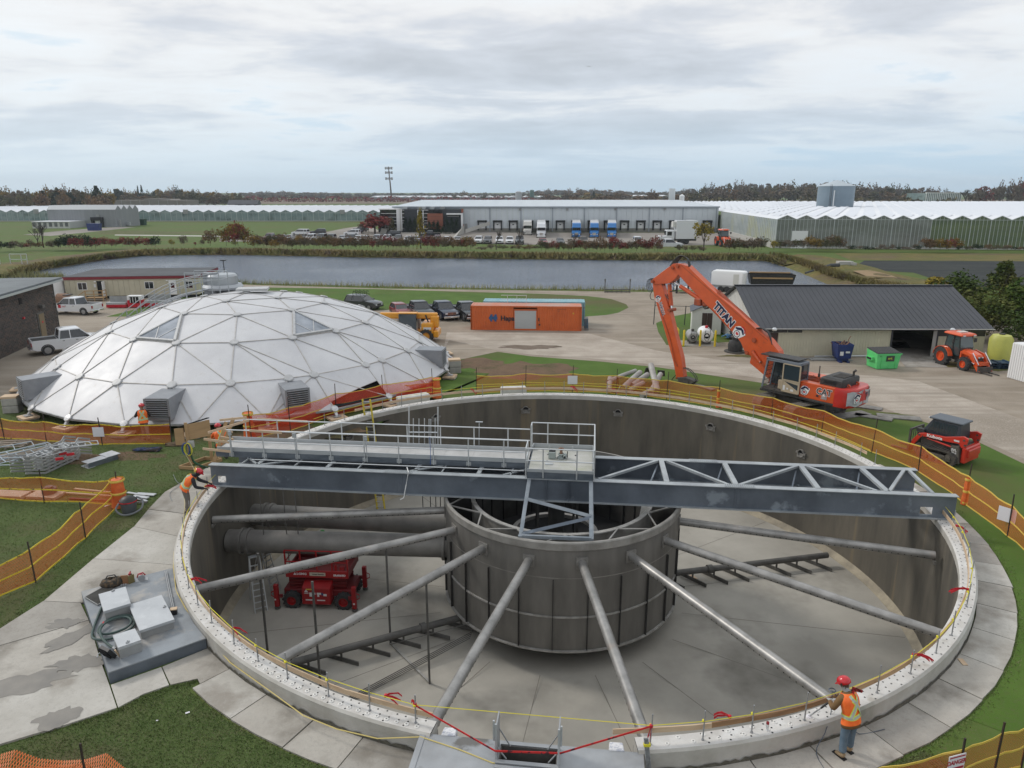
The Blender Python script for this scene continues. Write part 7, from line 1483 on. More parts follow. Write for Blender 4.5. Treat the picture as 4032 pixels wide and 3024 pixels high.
def veh(bj,name,label,cat,loc,rz,s,pm,bA=None,cj=2,plate=False,grille=None):
 t=bd(name,label,cat,loc,rz,bA);d=cj
 K=dict(pickup=dict(L=5.8,W=2.,wr=.42,wb=(-1.85,1.85),body=[(-2.9,.55),(-2.9,1.18),(-.95,1.2),(-.95,1.22),(1.25,1.22),(2.6,1.1),(2.88,.95),(2.9,.45),(2.4,.38),(-2.6,.42)],cab=[(-1.,1.2),(-.85,1.86),(-.3,1.94),(.55,1.92),(1.35,1.22)],bed=(-2.82,-1.05)),suv=dict(L=4.7,W=1.88,wr=.37,wb=(-1.4,1.45),body=[(-2.35,.45),(-2.35,1.1),(1.,1.1),(2.1,.98),(2.33,.8),(2.35,.4),(1.9,.33),(-2.1,.33)],cab=[(-2.3,1.08),(-2.05,1.64),(-1.5,1.72),(.1,1.7),(1.05,1.1)]),hatch=dict(L=4.3,W=1.78,wr=.33,wb=(-1.3,1.3),body=[(-2.15,.4),(-2.15,1.),(.9,1.),(1.95,.86),(2.13,.7),(2.15,.35),(-2.,.3)],cab=[(-2.1,.98),(-1.75,1.45),(-1.2,1.53),(.0,1.5),(.95,1.)]),sedan=dict(L=4.6,W=1.8,wr=.33,wb=(-1.4,1.4),body=[(-2.3,.42),(-2.3,.95),(-1.7,1.),(.9,.98),(2.1,.82),(2.28,.65),(2.3,.33),(-2.1,.3)],cab=[(-1.75,.98),(-1.,1.4),(-.4,1.46),(.15,1.43),(.98,.97)]),van=dict(L=5.1,W=1.98,wr=.36,wb=(-1.5,1.6),body=[(-2.55,.4),(-2.55,1.1),(1.4,1.1),(2.3,.95),(2.53,.75),(2.55,.35),(-2.3,.3)],cab=[(-2.5,1.08),(-2.4,1.7),(-1.8,1.78),(.4,1.74),(1.5,1.1)]))[bj]
 Q=lambda p:(p[0]*s,p[1]*s);W=K['W']*s
 mb=MB();prof_body(mb,[Q(p)for p in K['body']],W,d4=.1*s);bo=mb.mk('body',pm,t,bv0=.02*s if d>1 else 0,sm=1)
 cab=[Q(p)for p in K['cab']];xb0,zb=cab[0];xb1=cab[-1][0];x0,x1=cab[1][0],cab[-2][0];zr=cab[2][1]
 def ringc(xa,xb,w_,z):return[(xa,-w_,z),(xb,-w_,z),(xb,w_,z),(xa,w_,z)]
 wl,wu=W/2-.07*s,W/2-.24*s
 MB().loft([ringc(xb0,xb1,wl,zb-.03*s),ringc(x0+(xb0-x0)*.1,x1+(xb1-x1)*.08,wu+.02*s,zr-.09*s)]).mk('cabin_glass',cH,t)
 MB().loft([ringc(x0,x1+.1*s,wu+.02*s,zr-.1*s),ringc(x0+.02*s,x1+.05*s,wu,zr-.02*s),ringc(x0+.15*s,x1-.1*s,wu-.1*s,zr+.03*s)]).mk('roof',pm,t,sm=1)
 def pil(xa,xb,w_=.06):
  for sy in(-1,1):
   MB().be((xa,sy*(wl+.004*s),zb-.02*s),(xb,sy*(wu+.022*s),zr-.08*s),w_*s,w_*s*.6).mk('pillar',pm,t)
 pil(xb0+.02*s,x0+.02*s,.1);pil(xb1-.03*s,x1+.03*s,.07)
 mid=(x0+x1)/2
 if d>1:pil(mid+.0*s,mid+.0*s,.06)
 if bj in('suv','van'):pil(xb0+1.*s,x0+.95*s,.07)
 if 'bed'in K:
  a,b=K['bed'];BX((a*s,-W/2+.12*s,1.185*s),(b*s,W/2-.12*s,1.205*s),'bed_cover',bi,t)
  for yy in(-W/2+.06*s,W/2-.06*s):BX((a*s,yy-.05*s,1.17*s),(b*s,yy+.05*s,1.27*s),'bed_rail',pm,t)
  BX((a*s-.06*s,-W/2+.1*s,.75*s),(a*s+.03*s,W/2-.1*s,1.25*s),'tailgate',pm,t)
 for x in K['wb']:
  for sy in(-1,1):
   y=sy*(W/2-.1*s);r_=K['wr']*s
   mb=MB().la([(r_*.6,-.12*s),(r_,-.1*s),(r_,.1*s),(r_*.6,.12*s)],(x*s,y,r_),16,'Y');wv=mb.mk('wheel',e8,t)
   MB().la([(.0001,-.125*s),(r_*.62,-.11*s),(r_*.62,.11*s),(.0001,.125*s)],(x*s,y,r_),12,'Y').mk('rim',e9,wv)
   if d>1:
    MB().la([(r_*1.,-.01),(r_*1.16,-.01),(r_*1.16,.015),(r_*1.,.015)],(x*s,sy*(W/2+.0),r_*1.02),14,'Y',0,PI).mk('wheel_arch',bi,t)
 xf=max(p[0]for p in K['body'])*s;xr=min(p[0]for p in K['body'])*s;zl=(.88 if bj=='pickup'else .68)*s
 for sy in(-1,1):
  BX((xf-.22*s,sy*(W/2-.38*s)-.16*s,zl-.09*s),(xf+.005*s,sy*(W/2-.38*s)+.2*s*sy*0+.16*s,zl+.09*s),'headlight',dB,t)
  BX((xr-.03*s,sy*(W/2-.14*s)-.09*s,zl-.08*s),(xr+.1*s,sy*(W/2-.14*s)+.09*s,zl+.22*s),'tail_light',fa,t)
  if d>1:BX((xb1-.35*s,sy*(W/2+.02*s),zb),(xb1-.2*s,sy*(W/2+.24*s),zb+.16*s),'wing_mirror',pm if bj!='pickup'else bi,t)
 gm=bi if grille!='chrome'else b9
 BX((xf-.1*s,-W/2+.52*s,zl-.14*s),(xf+.02*s,W/2-.52*s,zl+.12*s),'grille',bi,t)
 if grille=='chrome':
  for z in(zl-.13*s,zl-.01*s,zl+.11*s):BX((xf+.015*s,-W/2+.5*s,z-.02*s),(xf+.035*s,W/2-.5*s,z+.02*s),'grille_bar',b9,t)
  BX((xf+.015*s,-.03*s,zl-.13*s),(xf+.036*s,.03*s,zl+.11*s),'grille_bar',b9,t)
 if d>1:
  BX((xf-.15*s,-W/2+.06*s,.36*s),(xf+.06*s,W/2-.06*s,.58*s),'front_bumper',b9 if bj=='pickup'else bi,t,bv0=.02)
  BX((xr-.12*s,-W/2+.08*s,.44*s),(xr+.1*s,W/2-.08*s,.6*s),'rear_bumper',b9 if bj=='pickup'else bi,t,bv0=.02)
  if plate:
   MB().b2((xf+.06*s,-.16*s,.42*s),(xf+.07*s,.16*s,.54*s)).b2((xr-.13*s,-.16*s,.46*s),(xr-.12*s,.16*s,.58*s)).mk('number_plate',bV,t)
  for x in(mid+.45*s,mid-.5*s):
   for sy in(-1,1):BX((x-.1*s,sy*(W/2)-.01,zb-.16*s),(x+.06*s,sy*(W/2)+.015,zb-.12*s),'door_handle',bi,t)
 return t
SV=.88
rzp=R(-62)
veh('hatch','parked_car','small dark red hatchback parked at the left end of the row by the dome','car',(-11.6,74.6,0),R(-66),SV*.95,PR,cj=2)
veh('pickup','pickup_truck','black pickup with cross-bar chrome grille parked next to the red hatchback','pickup',(-9.55,73.7,0),R(-65),SV,PK,'pickup trucks parked left of the container',2,True,'chrome')
veh('pickup','pickup_truck','dark blue pickup with chrome grille in the middle of the parked row','pickup',(-7.1,73.6,0),R(-64),SV,PB,'pickup trucks parked left of the container',2,True,'chrome')
veh('pickup','pickup_truck','black pickup with black grille parked tight beside the orange container','pickup',(-4.65,73.2,0),R(-68),SV,PK,'pickup trucks parked left of the container',2,True,None)
sv=veh('suv','parked_car','dark grey car with bicycles on its roof, half hidden behind the dome','car',(-16.4,79.4,0),R(-25),SV*1.,PD,cj=2)
mb=MB()
for k in RG(4):
 x=-1.2+.5*k
 for a,b in(((x,-.3,1.5),(x+.1,-.25,1.95)),((x+.1,-.25,1.95),(x+.35,.3,1.6)),((x-.1,.3,1.5),(x,.3,2.)),((x,.3,2.),(x+.3,.3,1.9))):mb.tu([a,b],.03,5)
mb.mk('roof_bikes',bi,sv)
v1=veh('pickup','pickup_truck','white pickup with red door emblem parked in front of the site office','pickup',(-46.3,75.9,0),R(172),SV*1.05,PW,None,2,True)
mb=MB();W=1.*SV*1.05;mb.la([(.0001,-W-.012),(.22,-W-.012)],(.95,0,.95),14,'Y')
MB().box((.95,1.*SV*1.05+.012,.92),(.32,.008,.34)).mk('door_emblem',bU,v1);txt('Allbrent'[:3]+'en',.2,WM[v1.name]@V0((.45,.95,.9)),WM[v1.name].to_3x3()@b5((-1,0,0),(0,0,1)),bU,'lettering',v1)
v2=veh('pickup','pickup_truck','white crew cab pickup with black bed cover parked beside the brick building','pickup',(-35.8,57.6,0),R(40),SV*1.12,PW,None,2,True)
MB().box((.55,0,1.98*SV*1.12+.06),(.5,.9,.08)).mk('beacon_bar',bi,v1)
v3=veh('hatch','parked_car','white car whose nose shows behind the crew cab pickup','car',(-31.3,62.5,0),R(30),SV,PW,cj=1)
em=M('container_orange',(.62,.135,.03),(.52,.11,.025),bc=.8,ba=.55,c3=(.22,.06,.025),by=2.2,lo3=.64,hi3=.76,bG=.7);eo=M('container_blue',(.17,.36,.42),(.28,.45,.5),bc=1,ba=.55,c3=(.25,.16,.1),by=2,lo3=.62,hi3=.75);fc=M('container_roof',(.55,.2,.12),(.45,.3,.25),bc=.6,ba=.7)
cA=V0((-3.85,66.65,0));cB=V0((6.42,66.,0));cu=(cB-cA).normalized();crz=math.atan2(cu.y,cu.x);CL=(cB-cA).length
def container(root,L_,Wd,Hh,mat,roofm,gap=None,pitch=.235,endm=None):
 for y0,y1,sg in((0,.0,-1),(Wd,Wd,1)):
  mb=MB();x=.12;pts=[]
  k=0
  while x<L_-.12:
   d=0 if k%2==0 else .035;pts.append((x,d));pts.append((min(x+pitch*.3,L_-.12),d));x+=pitch*.5;k+=1
  vs=[];segs=[]
  for(a,d)in pts:segs.append((a,y0+(d if sg<0 else-d)))
  cuts=[(0,len(segs))]
  def emit(S):
   n0=len(mb.v);mb.add([(a,y,.14)for a,y in S]+[(a,y,Hh-.12)for a,y in S],[(i,i+1,len(S)+i+1,len(S)+i)for i in RG(len(S)-1)])
  if gap and sg<0:
   emit([q for q in segs if q[0]<gap[0]]);emit([q for q in segs if q[0]>gap[1]])
  else:emit(segs)
  mb.mk('corrugated_side',mat,root,fx=0)
  for z0,z1 in((0,.14),(Hh-.12,Hh)):BX((0,y0-.02 if sg<0 else y0-.05,z0),(L_,y0+.05 if sg<0 else y0+.02,z1),'side_rail',mat,root)
 for x in(0,L_):mb=MB().b2((x-.02,-.02,0),(x+.1 if x==0 else x+.02,.12,Hh))if x==0 else mb.b2((x-.1,-.02,0),(x+.02,.12,Hh));mb.b2((x if x==0 else x-.1,Wd-.12,0),(x+.1 if x==0 else x,Wd+.02,Hh));mb.mk('corner_post',mat,root)
 mb=MB()
 for k in RG(int(L_/.3)):mb.b2((.05+k*.3,.02,Hh-.02),(.05+k*.3+.15,Wd-.02,Hh+.02))
 mb.b2((0,0,Hh-.03),(L_,Wd,Hh-.0));mb.mk('roof_panel',roofm,root)
 MB().b2((-.005,.05,.1),(.03,Wd-.05,Hh-.05)).b2((L_-.03,.05,.1),(L_+.005,Wd-.05,Hh-.05)).mk('end_wall',endm or mat,root)
ct=bd('shipping_container','orange shipping container with grey roller door and blue logo','container',cA,crz)
gx0,gx1=4.1,6.1
container(ct,CL,2.05,2.28,em,fc,gap=(gx0-.08,gx1+.08))
for a,b in(((gx0-.08,-.03,.1),(gx0,.03,2.)),((gx1,-.03,.1),(gx1+.08,.03,2.)),((gx0-.08,-.03,1.88),(gx1+.08,.03,2.)),((gx0-.08,-.03,.1),(gx1+.08,.03,.16))):BX(a,b,'door_frame',em,ct)
fd=M('shutter_grey',(.48,.5,.5),ba=.5)
for k in RG(17):BX((gx0,0,.17+k*.1),(gx1,.03,.255+k*.1),'shutter_slat',fd,ct)
BX((gx0,.03,.15),(gx1,.05,1.9),'shutter_back',bE,ct)
MCt=WM[ct.name]
def ctx(s,size,p,mat,bu=.01,sx=1.):return txt(s,size,MCt@V0(p),MCt.to_3x3()@b5((1,0,0),(0,0,1)),mat,'lettering',ct,bu=bu,sx=sx,align='LEFT',ext=.002)
ctx('Hapa',.62,(2.8,-.035,1.12),M('letter_black',(.02,.02,.03),ba=.5),.02)
mb=MB()
fe=M('logo_blue',(.03,.09,.22),ba=.5)
for x in(0,.38):mb.extr([(1.68+x,-.035,1.15),(1.88+x,-.035,1.5),(2.05+x,-.035,1.5),(2.05+x,-.035,1.28),(2.12+x,-.035,1.28),(2.12+x,-.035,1.02),(2.02+x,-.035,1.02),(2.02+x,-.035,.82),(1.88+x,-.035,.82)],(0,.004,0))
mb.mk('shipping_logo',fe,ct)
ctx('HLXU 332 4108 0',.11,(8.05,-.035,2.02),bi,.0);ctx('4510',.11,(8.05,-.035,1.86),bi,.0);MB().extr([(9.45,-.035,1.6),(9.62,-.035,1.6),(9.53,-.035,1.76)],(0,.004,0)).mk('warning_mark',eg,ct);MB().b2((6.3,-.03,.9),(6.4,.0,1.2)).b2((6.35,-.06,.5),(6.5,.0,.65)).mk('switch_box',bi,ct)
c2=bd('shipping_container','pale blue shipping container standing close behind the orange one','container',cA+V0((1.05,2.6,0)),crz);container(c2,CL-.5,2.05,2.3,eo,eo)
mb=MB();g0=V0((2.6,.7,2.3))
rl=bd('roof_guard_rail','white guard rail standing on the roof of the orange container','guard rail',MCt@V0((3.3,1.9,2.3)),crz)
for x in(0,.9,1.8):MB().be((x,0,0),(x,0,.75),.04,.04).mk('rail_post',bF,rl)
for z in(.72,.36):MB().tu([(-.6,0,z),(1.85,0,z)],.025,6).mk('rail',bF,rl)
jk=bd('jack_stands','stack of blue steel frames leaning on the right end of the containers','steel frames',cB+V0((.35,1.,0)),crz)
ff=M('blue_steel',(.03,.1,.17),(.05,.07,.08),bc=4,ba=.6)
for k in RG(4):
 MB().be((.06+.1*k,-.7,0),(.02+.1*k,-.7,1.1),.05,.05).be((.06+.1*k,.5,0),(.02+.1*k,.5,1.1),.05,.05).be((.02+.1*k,-.7,1.05),(.02+.1*k,.5,1.05),.05,.05).be((.05+.1*k,-.7,.4),(.05+.1*k,.5,.4),.05,.05).mk('frame',ff,jk)
te=bd('telehandler','orange yellow telehandler partly hidden behind the right shoulder of the dome','telehandler',(-8.6,61.6,0),R(178))
dY=M('machine_yellow',(.75,.33,.015),(.65,.27,.015),bc=3,ba=.4,coat=.3)
for a,b,nm in(((-1.9,-.95,.7),(-.9,.95,1.7),'rear_body'),((-2.35,-.98,.45),(-1.9,.98,1.05),'counterweight'),((-.9,-.55,.6),(2.2,.55,1.),'chassis'),((-2.2,-.3,1.95),(2.8,.22,2.45),'boom'),((-2.3,-.35,1.2),(-1.6,.35,2.2),'boom_pivot')):
 BX(a,b,nm,dY,te,bv0=.08)
BX((-.6,-.98,1.),(1.4,-.35,1.9),'engine_box',bP,te,bv0=.05);BX((-.5,.32,.9),(1.,.98,2.5),'cab',cG,te,bv0=.05);BX((-.55,.28,2.5),(1.05,1.,2.58),'cab_roof',dY,te)
for x in(-1.3,1.6):
 for y in(-.85,.85):wheel(te,(x,y,.58),.58,.36,dY,14)
BX((-1.75,.953,1.15),(-1.1,.96,1.35),'side_label',bV,te);MB().be((-1.5,.3,1.5),(-1.2,.3,2.3),.1,.1).mk('lift_cylinder',bi,te)
of=bd('site_office','long cream site office trailer with dark red roof trim and flat grey roof','portable office',(-53.5,86.4,0),math.atan2(2.,15.))
OL=15.25;OW=9.5;OH=2.35
ep=M('office_cream',(.52,.48,.36),(.47,.435,.33),bc=1,ba=.7);fh=M('trim_maroon',(.2,.02,.03),ba=.5);fi=M('roof_grey',(.085,.09,.1),(.06,.065,.07),bc=.4,ba=.9,c3=(.45,.44,.42),by=.5,lo3=.7,hi3=.72,cS=(.3,2,1))
def wpl(root,x0,x1,y,z0,z1,mat,pitch=.3,t=.05,nm='wall_panel',groove=.02):
 n=max(1,int(round((x1-x0)/pitch)));w_=(x1-x0)/n
 for k in RG(n):
  BX((x0+k*w_+groove/2,y,z0),(x0+(k+1)*w_-groove/2,y+t,z1),nm,mat,root)
BX((0,.04,.35),(OL,OW,OH),'office_box',ep,of)
wpl(of,0,OL,0,.35,OH,ep,.6,.04,groove=.03)
BX((-.1,-.12,OH-.02),(OL+.1,OW+.1,OH+.3),'roof_trim',fh,of)
BX((-.06,-.08,OH+.3),(OL+.06,OW+.06,OH+.34),'roof',fi,of)
BX((.1,.0,.0),(OL-.1,.02,.35),'skirt',bD,of)
def win(root,x,z,w_,h_,y=-.02,frame_m=bp,n=2):
 mb=MB().b2((x-w_/2,y,z-h_/2),(x+w_/2,y+.03,z+h_/2));wf=mb.mk('window',frame_m,root)
 pw=(w_-.06*(n+1))/n
 for k in RG(n):BX((x-w_/2+.06+k*(pw+.06),y-.012,z-h_/2+.06),(x-w_/2+.06+k*(pw+.06)+pw,y+.0,z+h_/2-.06),'pane',cH,wf)
for x in(2.,10.if False else 9.6,15.if False else 14.15):win(of,x,1.55,1.05,.9)
for x,op in((4.1,1),(12.3,0)):
 BX((x-.42,-.03,.4),(x+.42,.0,2.15),'doorway',bD if op else bp,of)
 mb=MB();
 if op:mb.b2((x+.4,-.75,.4),(x+.46,-.0,2.15))
 else:mb.b2((x-.2,-.045,1.2),(x+.2,-.03,1.75))
 mb.mk('door'if op else 'door_glass',bp if op else cH,of)
 MB().box((x-.6,-.06,2.1),(.22,.1,.12)).mk('wall_lamp',bp,of)
BX((3.32,-.05,1.4),(3.55,-.03,1.8),'notice',bV,of)
dk=bd('entry_steps','timber entry steps with railing at the office door','steps',(-50.5,85.7,0),math.atan2(2,15))
for a,b in(((.2,-1.1,.38),(2.2,0,.44)),((-.9,-1.,.0),(.1,0,.1))):BX(a,b,'deck',cg,dk)
for x,y in((.25,-1.1),(1.2,-1.1),(2.15,-1.1),(2.15,-.1)):MB().be((x,y,0),(x,y,1.3),.09,.09).mk('post',cg,dk)
for z in(1.25,.85):MB().be((.25,-1.1,z),(2.15,-1.1,z),.04,.09).be((2.15,-1.1,z),(2.15,0,z),.04,.09).mk('rail',cg,dk)
MB().be((.25,-1.1,1.25),(-.9,-1.1,.5),.04,.09).mk('rail',cg,dk)
for(x0,y0,w_,h_,be,bj)in((-45.,79.6,2.1,.62,'long red tool chest with its grey lid propped open','chest'),(-42.7,79.8,1.5,1.35,'white and red job box cabinet with open front','cabinet'),(-41.,80.2,2.6,.75,'red and white job boxes half hidden by the dome stair','chest')):
 g=bd('job_box',be,'tool box',(x0,y0,0),.05);BX((0,0,.08),(w_,.8,h_*.65),'base',bU,g);BX((0,0,h_*.65),(w_,.8,h_),'body',bP if bj=='chest'else bp,g)
 if bj=='chest':BX((.1,.75,h_),(w_-.1,.8,h_+.62),'open_lid',bQ,g)
 else:
  BX((.25,-.02,.55),(w_-.25,.0,1.25),'open_front',bD,g)
  for k in RG(3):BX((.3+.3*k,-.03,.6),(.36+.3*k,-.02,1.2),'divider',bp,g)
mb=MB().la([(.0001,0),(.3,0),(.34,.7),(.0001,.7)],n=14);so(mb,'waste_drum',M('drum_teal',(.05,.09,.1),ba=.6),'dark teal waste drum by the entry steps','drum',(-45.6,78.9,0))
wc=bd('white_container','white ribbed container standing end-on left of the site office','container',(-55.6,83.6,0),R(8))
for k in RG(9):BX((0+.0,0,.1+k*.25),(2.3,.06,.32+k*.25),'ribbed_panel',bp,wc)
BX((0,.05,0),(2.3,5,2.4),'box',bp,wc)
mb=MB().cyl((0,0,.75),.72,1.1,20,'X');so(mb,'rusty_reel',dR,'rusty reel between the white container and the white pickup','reel',(-50.5,81.,0),.1)
lp=bd('lamp_post','small dark lamp on a thin post beyond the office roof','lamp',(-38.6,97.5,0));MB().tu([(0,0,0),(0,0,3.6)],.06,6).mk('post',bi,lp);BX((-.35,-.2,3.6),(.35,.2,3.72),'lamp_head',bi,lp)
bk=bd('brick_building','grey brown brick building with flat pale roof at the left edge','building',(-41.66,65.66,0),math.atan2(54.12-65.66,-39.37+41.66))
dZ=[M('brick_%s'%n,c,(c[0]*.75,c[1]*.75,c[2]*.75),bc=2,ba=.9)for n,c in(('grey',(.105,.088,.078)),('brown',(.125,.095,.08)),('dark',(.08,.07,.065)))]
BL=26.
BX((0,-9,0),(BL,-.1,4.65),'wall_core',M('mortar_grey',(.17,.155,.14),ba=.9),bk)
bmesh_={}
bh,bw=.155,.46;rows_=29;rr=random.Random(12);protoB=[]
for m_ in dZ:mb=MB().box((0,0,0),(bw-.03,.05,bh-.025));o=mb.mk('brick',m_,bk);protoB.append(o)
allb=[]
for r_ in RG(rows_):
 x=(bw/2 if r_%2 else 0)+.02
 while x+bw/2<BL:
  cx=x+bw/2;zc=.08+r_*bh+bh/2
  if not(2.65<cx<4.25 and zc<2.4)and zc<4.62:allb.append((cx,zc))
  x+=bw
allb.sort(key=lambda q:abs(q[0]-10.)+abs(q[1]-2.2)*.2);single=allb[:290];rest=allb[290:]
for i,(cx,zc)in EN(single):
 if i<3:o=protoB[i]
 else:o=protoB[rr.randrange(3)].copy();LK(o);o.parent=bk
 o.location=(cx,-.078+ru(rr,-.006,.006),zc)
mbs=[MB()for _ in RG(3)]
for cx,zc in rest:mbs[rr.randrange(3)].box((cx,-.078+ru(rr,-.006,.006),zc),(bw-.03,.05,bh-.025))
for k in RG(3):mbs[k].mk('brickwork',dZ[k],bk,bj='stuff')
BX((-.7,-9.5,4.7),(BL,.55,4.95),'roof_slab',M('roof_pale',(.16,.18,.19),(.12,.135,.145),bc=.5,ba=.8),bk);BX((-.75,-9.6,4.62),(BL,.62,4.8),'roof_edge',bF,bk)
BX((2.75,-.06,0),(4.15,-.02,2.35),'door_frame',bE,bk);mb=MB().b2((2.95,-.02,0),(3.95,.02,2.25));dd_=mb.mk('door',M('door_tan',(.2,.15,.085),ba=.6),bk);BX((3.3,.02,1.45),(3.55,.03,1.6),'red_notice',bU,dd_)
BX((3.1,-.05,2.75),(3.6,.28,3.),'wall_lamp',bE,bk);BX((6.6,-.05,2.35),(6.85,.06,2.5),'fire_bell',bU,bk)
for(x,z)in((6.5,3.6),(10.5,3.2)):
 for k in RG(5):BX((x,-.05,z+.1*k),(x+.5,.02,z+.06+.1*k),'vent_slat',bD,bk)
MB().tu([(.3,.06,0),(.3,.06,4.6)],.05,6).mk('downpipe',bE,bk)
BX((-.02,-9,0),(0,-.1,4.6),'end_wall',dZ[0],bk)
for i,(pa,pb,be)in EN(((Za(115,1000),Za(262,1000),'white guard rail frame beyond the brick building roof'),(Za(-40,990),Za(20,985),'white guard rail at the very left edge above the brick roof'))):
 A=G(pa);B=G(pb);A=V0((A.x*1.12,A.y*1.12,0));B=V0((B.x*1.12,B.y*1.12,0));gr_=bd('guard_rail',be,'guard rail',A)
 for t in(0,.67,1):mb=MB();p=le(A,B,t);mb.be(p,p+V0((0,0,2.4)),.09,.09);mb.mk('post',bF,gr_,wo=1)
 for z in(2.4,1.5):MB().be(A+V0((0,0,z)),B+V0((0,0,z)),.09,.09).mk('rail',bF,gr_,wo=1)
bn=bd('barn','long cream metal-clad barn with dark grey roof and open doorway','barn',(19.2,55.4,0),-.012)
BW=17.6;BD=12.;BE=2.42;BR=4.75
dC=M('clad_cream',(.56,.53,.4),(.5,.475,.36),bc=1,ba=.55);cq=M('clad_white',(.62,.61,.58),ba=.6);dD=M('roof_charcoal',(.05,.052,.062),(.04,.042,.05),bc=.4,ba=.45,bq=.2);fj=M('smoked_panel',(.025,.026,.028),(.05,.05,.052),bc=2,ba=.3)
def clad(x0,x1,z0,z1):wpl(bn,x0,x1,0,z0,z1,dC,.22,.035,'cladding_sheet',.03)
MB().b2((0,.035,0),(10.4,.08,BE)).b2((13.85,.035,0),(BW,.08,BE)).b2((10.4,.035,2.22),(13.85,.08,BE)).mk('wall_frame',dC,bn)
clad(1.6,10.4,0,1.9);clad(3.4,10.4,1.9,BE);clad(13.95,BW,0,1.62);clad(.0,.7,0,1.9)
for a,b in(((0,-.0,1.9),(3.4,.03,BE-.02)),((13.95,-.0,1.64),(BW,.03,BE-.02))):
 n=3
 for k in RG(n):mb=MB();x0=a[0]+(b[0]-a[0])*k/n;x1=a[0]+(b[0]-a[0])*(k+1)/n;mb.b2((x0+.02,a[1],a[2]),(x1-.02,b[1],b[2]));mb.mk('smoked_panel',fj,bn)
BX((.72,.0,0),(1.55,.03,1.88),'brown_door',M('door_brown',(.045,.025,.02),ba=.6),bn)
MB().b2((10.3,-.06,0),(10.42,.05,2.22)).b2((13.83,-.06,0),(13.95,.05,2.22)).b2((10.3,-.06,2.2),(13.95,.05,2.28)).mk('door_frame',dD,bn);BX((13.55,-.04,0),(13.83,.02,2.2),'sliding_door_edge',M('slide_white',(.4,.4,.38),ba=.5),bn)
MB().b2((.05,BD-.05,0),(BW,BD,BE)).b2((BW-.05,.05,0),(BW,BD,BE)).b2((10.2,.1,.0),(10.25,BD,BE)).mk('rear_wall',dC,bn);BX((.1,.1,.031),(BW-.1,BD-.1,.034),'floor',cE[2],bn)
MB().extr([(0,0,0),(0,BD,0),(0,BD,BE),(0,BD/2,BR),(0,0,BE)],(.04,0,0)).mk('gable_wall',cq,bn);MB().extr([(BW-.04,0,0),(BW-.04,BD,0),(BW-.04,BD,BE),(BW-.04,BD/2,BR),(BW-.04,0,BE)],(.04,0,0)).mk('gable_wall',dC,bn)
for k in RG(30):mb=MB();y=.2+k*.4;h_=BE+(BR-BE)*(1-abs(y-BD/2)/(BD/2));mb.b2((-.03,y,0),(.0,y+.04,h_-.05));mb.mk('gable_batten',cq,bn)
npan=44
for k in RG(npan):
 x0=-.35+(BW+.7)*k/npan;x1=-.35+(BW+.7)*(k+1)/npan
 for sg in(0,1):
  ya,yb=(-.45,BD/2)if sg==0 else(BD+.45,BD/2);za=BE-.02-.45*(BR-BE)/(BD/2)+.05;zb=BR+.1
  mb=MB().add([(x0,ya,za),(x1-.008,ya,za),(x1-.008,yb,zb),(x0,yb,zb),(x0,ya,za-.04),(x1-.02,ya,za-.04),(x1-.02,yb,zb-.04),(x0,yb,zb-.04)],[(0,1,2,3),(7,6,5,4),(0,4,5,1),(1,5,6,2),(3,2,6,7),(0,3,7,4)]).be((x0+.01,ya,za+.005),(x0+.01,yb,zb+.005),.03,.018)
  mb.mk('roof_sheet',dD,bn)
MB().be((-.37,BD/2,BR+.12),(BW+.37,BD/2,BR+.12),.3,.05).mk('ridge_cap',dD,bn)
MB().be((-.35,-.47,BE-.18),(BW+.35,-.47,BE-.18),.05,.1).mk('eave_trim',dD,bn);MB().be((0,-.5,BE-.14),(BW+.35,-.5,BE-.14),.04,.04).mk('gutter_line',cq,bn)
for x in(1.,14.6):MB().la([(.0001,-.15),(.16,-.12),(.2,0),(.1,.1),(.0001,.12)],(x,-.65,BE-.12),12).mk('flood_lamp',bF,bn)
rr=random.Random(3);hp_=bd('material_heap','heap of pallets and sacks in the gloom of the barn doorway','heap',(32.,59.,.04))
for k in RG(9):mb=MB();z=.13*(k//2);mb.b2((-.9+.1*(k%2),-.6,z),(.9-.12*k*.5,.6,z+.1));mb.mk('pallet',M('dim_wood',(.1,.095,.08),ba=.9),hp_)
mb=MB().b2((0,-.5,.05),(3.1,.2,.1)).b2((.2,-.5,.1),(3.,.15,.14));so(mb,'steel_sheets',bQ,'flat steel sheets lying on the gravel along the barn wall','steel sheets',(22.9,54.3,0),-.05)
mb=MB().tu([(0,0,.1),(5.2,.25,.1)],.07,8);so(mb,'white_pipe',bF,'long pale pipe lying at the foot of the barn wall','pipe',(23.6,54.95,0))
db=bd('blue_dumpster','dark blue tipping dumpster full of scrap against the barn wall','dumpster',(24.55,53.3,0),-.05)
dE=M('dumpster_blue',(.012,.035,.17),(.015,.025,.1),bc=3,ba=.5)
mb=MB();P=[(-.15,.25),(.15,1.5),(.0,1.5),(0,.25)];vs=[(.1,0,.3),(1.05,0,.3),(1.05,1.1,.3),(.1,1.1,.3),(-.05,-.15,1.4),(1.15,-.15,1.4),(1.15,1.2,1.4),(-.05,1.2,1.4)]
vi=[(x*.93+.04,y*.93+.03,z+(.06 if z<1 else 0))for x,y,z in vs]
mb.add(vs+vi,[(0,1,5,4),(1,2,6,5),(2,3,7,6),(3,0,4,7),(0,3,2,1),(8,12,13,9),(9,13,14,10),(10,14,15,11),(11,15,12,8),(8,9,10,11),(4,5,13,12),(5,6,14,13),(6,7,15,14),(7,4,12,15)]);mb.mk('hopper',dE,db,fx=0)
